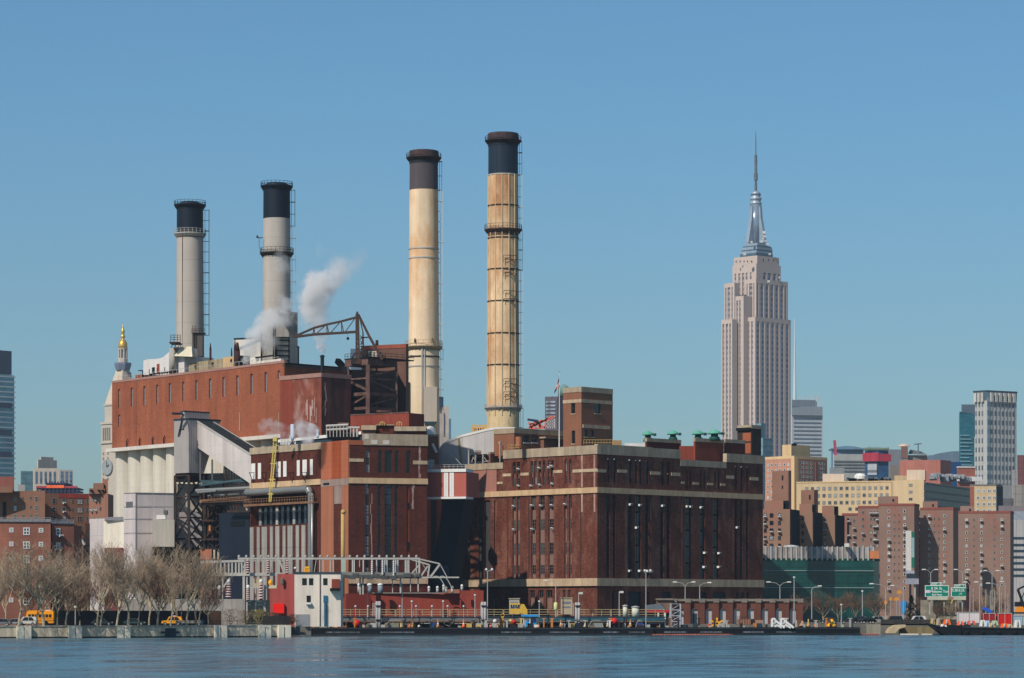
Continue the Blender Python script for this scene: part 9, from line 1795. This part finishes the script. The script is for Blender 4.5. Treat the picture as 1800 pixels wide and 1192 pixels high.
# ================================================================= STEAM
def steam(label,blobs,D,dens,seed,thin=.0):
 """one closed hull round a chain of puffs; density falls off from each puff's centre, broken up by noise"""
 cs=[(Vector((X(px,D),D+dy,Z(py,D))),rr*D/F) for px,py,rr,k,dy in blobs]
 mn=Vector([min(c[i]-r*1.48 for c,r in cs) for i in range(3)]);mx=Vector([max(c[i]+r*1.48 for c,r in cs) for i in range(3)])
 # hull: rings stacked by height following the puffs
 loc=Vector((cs[0][0].x,cs[0][0].y,cs[0][0].z));mb=MB();n,m=20,26;k0=0
 for j in range(m+1):
  z=mn.z+(mx.z-mn.z)*j/m;x0=1e9;x1=-1e9;y0=1e9;y1=-1e9
  for c,r in cs:
   q=(r*1.45)**2-(z-c.z)**2
   if q > 0:q=math.sqrt(q);x0=min(x0,c.x-q);x1=max(x1,c.x+q);y0=min(y0,c.y-q);y1=max(y1,c.y+q)
  if x1 < x0:c=cs[0 if j < m/2 else -1][0];x0=c.x-.05;x1=c.x+.05;y0=c.y-.05;y1=c.y+.05
  for i in range(n):a=6.28318*i/n;mb.v.append(((x0+x1)/2+(x1-x0)/2*math.cos(a),(y0+y1)/2+(y1-y0)/2*math.sin(a),z))
 for j in range(m):
  for i in range(n):i2=(i+1) % n;mb.f.append((j*n+i,j*n+i2,(j+1)*n+i2,(j+1)*n+i));mb.m.append(0)
 mb.f.append(tuple(range(n-1,-1,-1)));mb.f.append(tuple(m*n+i for i in range(n)));mb.m += [0,0]
 mt=bpy.data.materials.new('steam');mt.use_nodes=True;t=mt.node_tree;N=t.nodes;L=t.links;N.remove(N['Principled BSDF'])
 pv=N.new('ShaderNodeVolumePrincipled');L.new(pv.outputs[0],N['Material Output'].inputs['Volume']);pv.inputs['Color'].default_value=(1,.99,.98,1);pv.inputs['Anisotropy'].default_value=.2
 tc=N.new('ShaderNodeTexCoord');nz=N.new('ShaderNodeTexNoise');nz.inputs['Scale'].default_value=.17;nz.inputs['Detail'].default_value=7;nz.inputs['Roughness'].default_value=.7
 mp=N.new('ShaderNodeMapping');mp.inputs['Location'].default_value=(seed*7.1,seed*3.3,0);L.new(tc.outputs['Object'],mp.inputs[0]);L.new(mp.outputs[0],nz.inputs['Vector'])
 # warp the lookup so that the puffs have ragged edges
 sub=N.new('ShaderNodeVectorMath');sub.operation='SUBTRACT';L.new(nz.outputs['Color'],sub.inputs[0]);sub.inputs[1].default_value=(.5,.5,.5)
 scl=N.new('ShaderNodeVectorMath');scl.operation='SCALE';scl.inputs['Scale'].default_value=10;L.new(sub.outputs[0],scl.inputs[0])
 add=N.new('ShaderNodeVectorMath');add.operation='ADD';L.new(tc.outputs['Object'],add.inputs[0]);L.new(scl.outputs[0],add.inputs[1])
 cur=None
 for (c,r),bl in zip(cs,blobs):
  ds=N.new('ShaderNodeVectorMath');ds.operation='DISTANCE';L.new(add.outputs[0],ds.inputs[0]);ds.inputs[1].default_value=c-loc
  mr=N.new('ShaderNodeMapRange');mr.interpolation_type='SMOOTHSTEP';mr.inputs[1].default_value=r*1.3;mr.inputs[2].default_value=r*.6;mr.inputs[3].default_value=0;mr.inputs[4].default_value=bl[3];L.new(ds.outputs['Value'],mr.inputs[0])
  if cur is None:cur=mr.outputs[0]
  else:mxn=N.new('ShaderNodeMath');mxn.operation='MAXIMUM';L.new(cur,mxn.inputs[0]);L.new(mr.outputs[0],mxn.inputs[1]);cur=mxn.outputs[0]
 nm=N.new('ShaderNodeMapRange');nm.inputs[1].default_value=.35;nm.inputs[2].default_value=.62;nm.inputs[3].default_value=.0;nm.inputs[4].default_value=1.7;L.new(nz.outputs['Fac'],nm.inputs[0])
 ml=N.new('ShaderNodeMath');ml.operation='MULTIPLY';L.new(cur,ml.inputs[0]);L.new(nm.outputs[0],ml.inputs[1]);m2=N.new('ShaderNodeMath');m2.operation='MULTIPLY';m2.inputs[1].default_value=dens;L.new(ml.outputs[0],m2.inputs[0]);L.new(m2.outputs[0],pv.inputs['Density'])
 mt.volume_intersection_method='ACCURATE' if hasattr(mt,'volume_intersection_method') else None
 o=mb.build('steam_plume',mt,None,True,loc=loc);tag(o,label,'steam');return o
steam('tall white steam plume rising from the black stub between the second and third smokestacks',[(567,620,5,1.6,0),(566,606,9,1.3,0),(562,588,14,1,0),(556,568,19,1,0),(548,545,25,1,0),(552,522,28,1,0),(564,502,27,.95,1),(580,490,24,.8,1),(600,482,18,.35,1),(594,466,20,.3,2),(618,462,20,.12,2),(630,446,18,.07,2),(566,437,12,.06,2),(525,560,14,.25,0)],756,.65,1)
steam('white steam cloud drifting left across the foot of the second smokestack',[(434,630,9,.9,0),(440,612,14,1,0),(450,592,18,1,0),(464,572,20,1,0),(478,560,17,.9,0),(492,545,13,.7,0),(503,560,12,.4,0),(470,600,18,.45,0),(492,524,13,.3,0),(510,540,12,.3,-6),(520,555,12,.3,-10),(498,470,14,.16,0),(494,450,12,.14,0)],778,.6,2)
steam('thin low steam wisps in front of the stained brick block',[(546,764,14,.7,0),(530,757,14,.5,0),(522,745,12,.3,0),(505,762,12,.3,0),(485,752,13,.3,0),(470,742,11,.28,0),(462,752,9,.2,0)],712,.9,3)
# ================================================================= HAZE
def haze():
 mb=MB();mb.box(-2700,2700,-500,4900,-3,520);mt=bpy.data.materials.new('haze');mt.use_nodes=True;t=mt.node_tree;N=t.nodes;N.remove(N['Principled BSDF']);pv=N.new('ShaderNodeVolumePrincipled');t.links.new(pv.outputs[0],N['Material Output'].inputs['Volume']);pv.inputs['Color'].default_value=(.80,.88,.96,1);pv.inputs['Density'].default_value=HAZE_D;pv.inputs['Anisotropy'].default_value=.3
 tag(mb.build('haze',mt),'thin pale blue haze filling the air over the river and city',kind='stuff')
HAZE_D=.00005
haze()
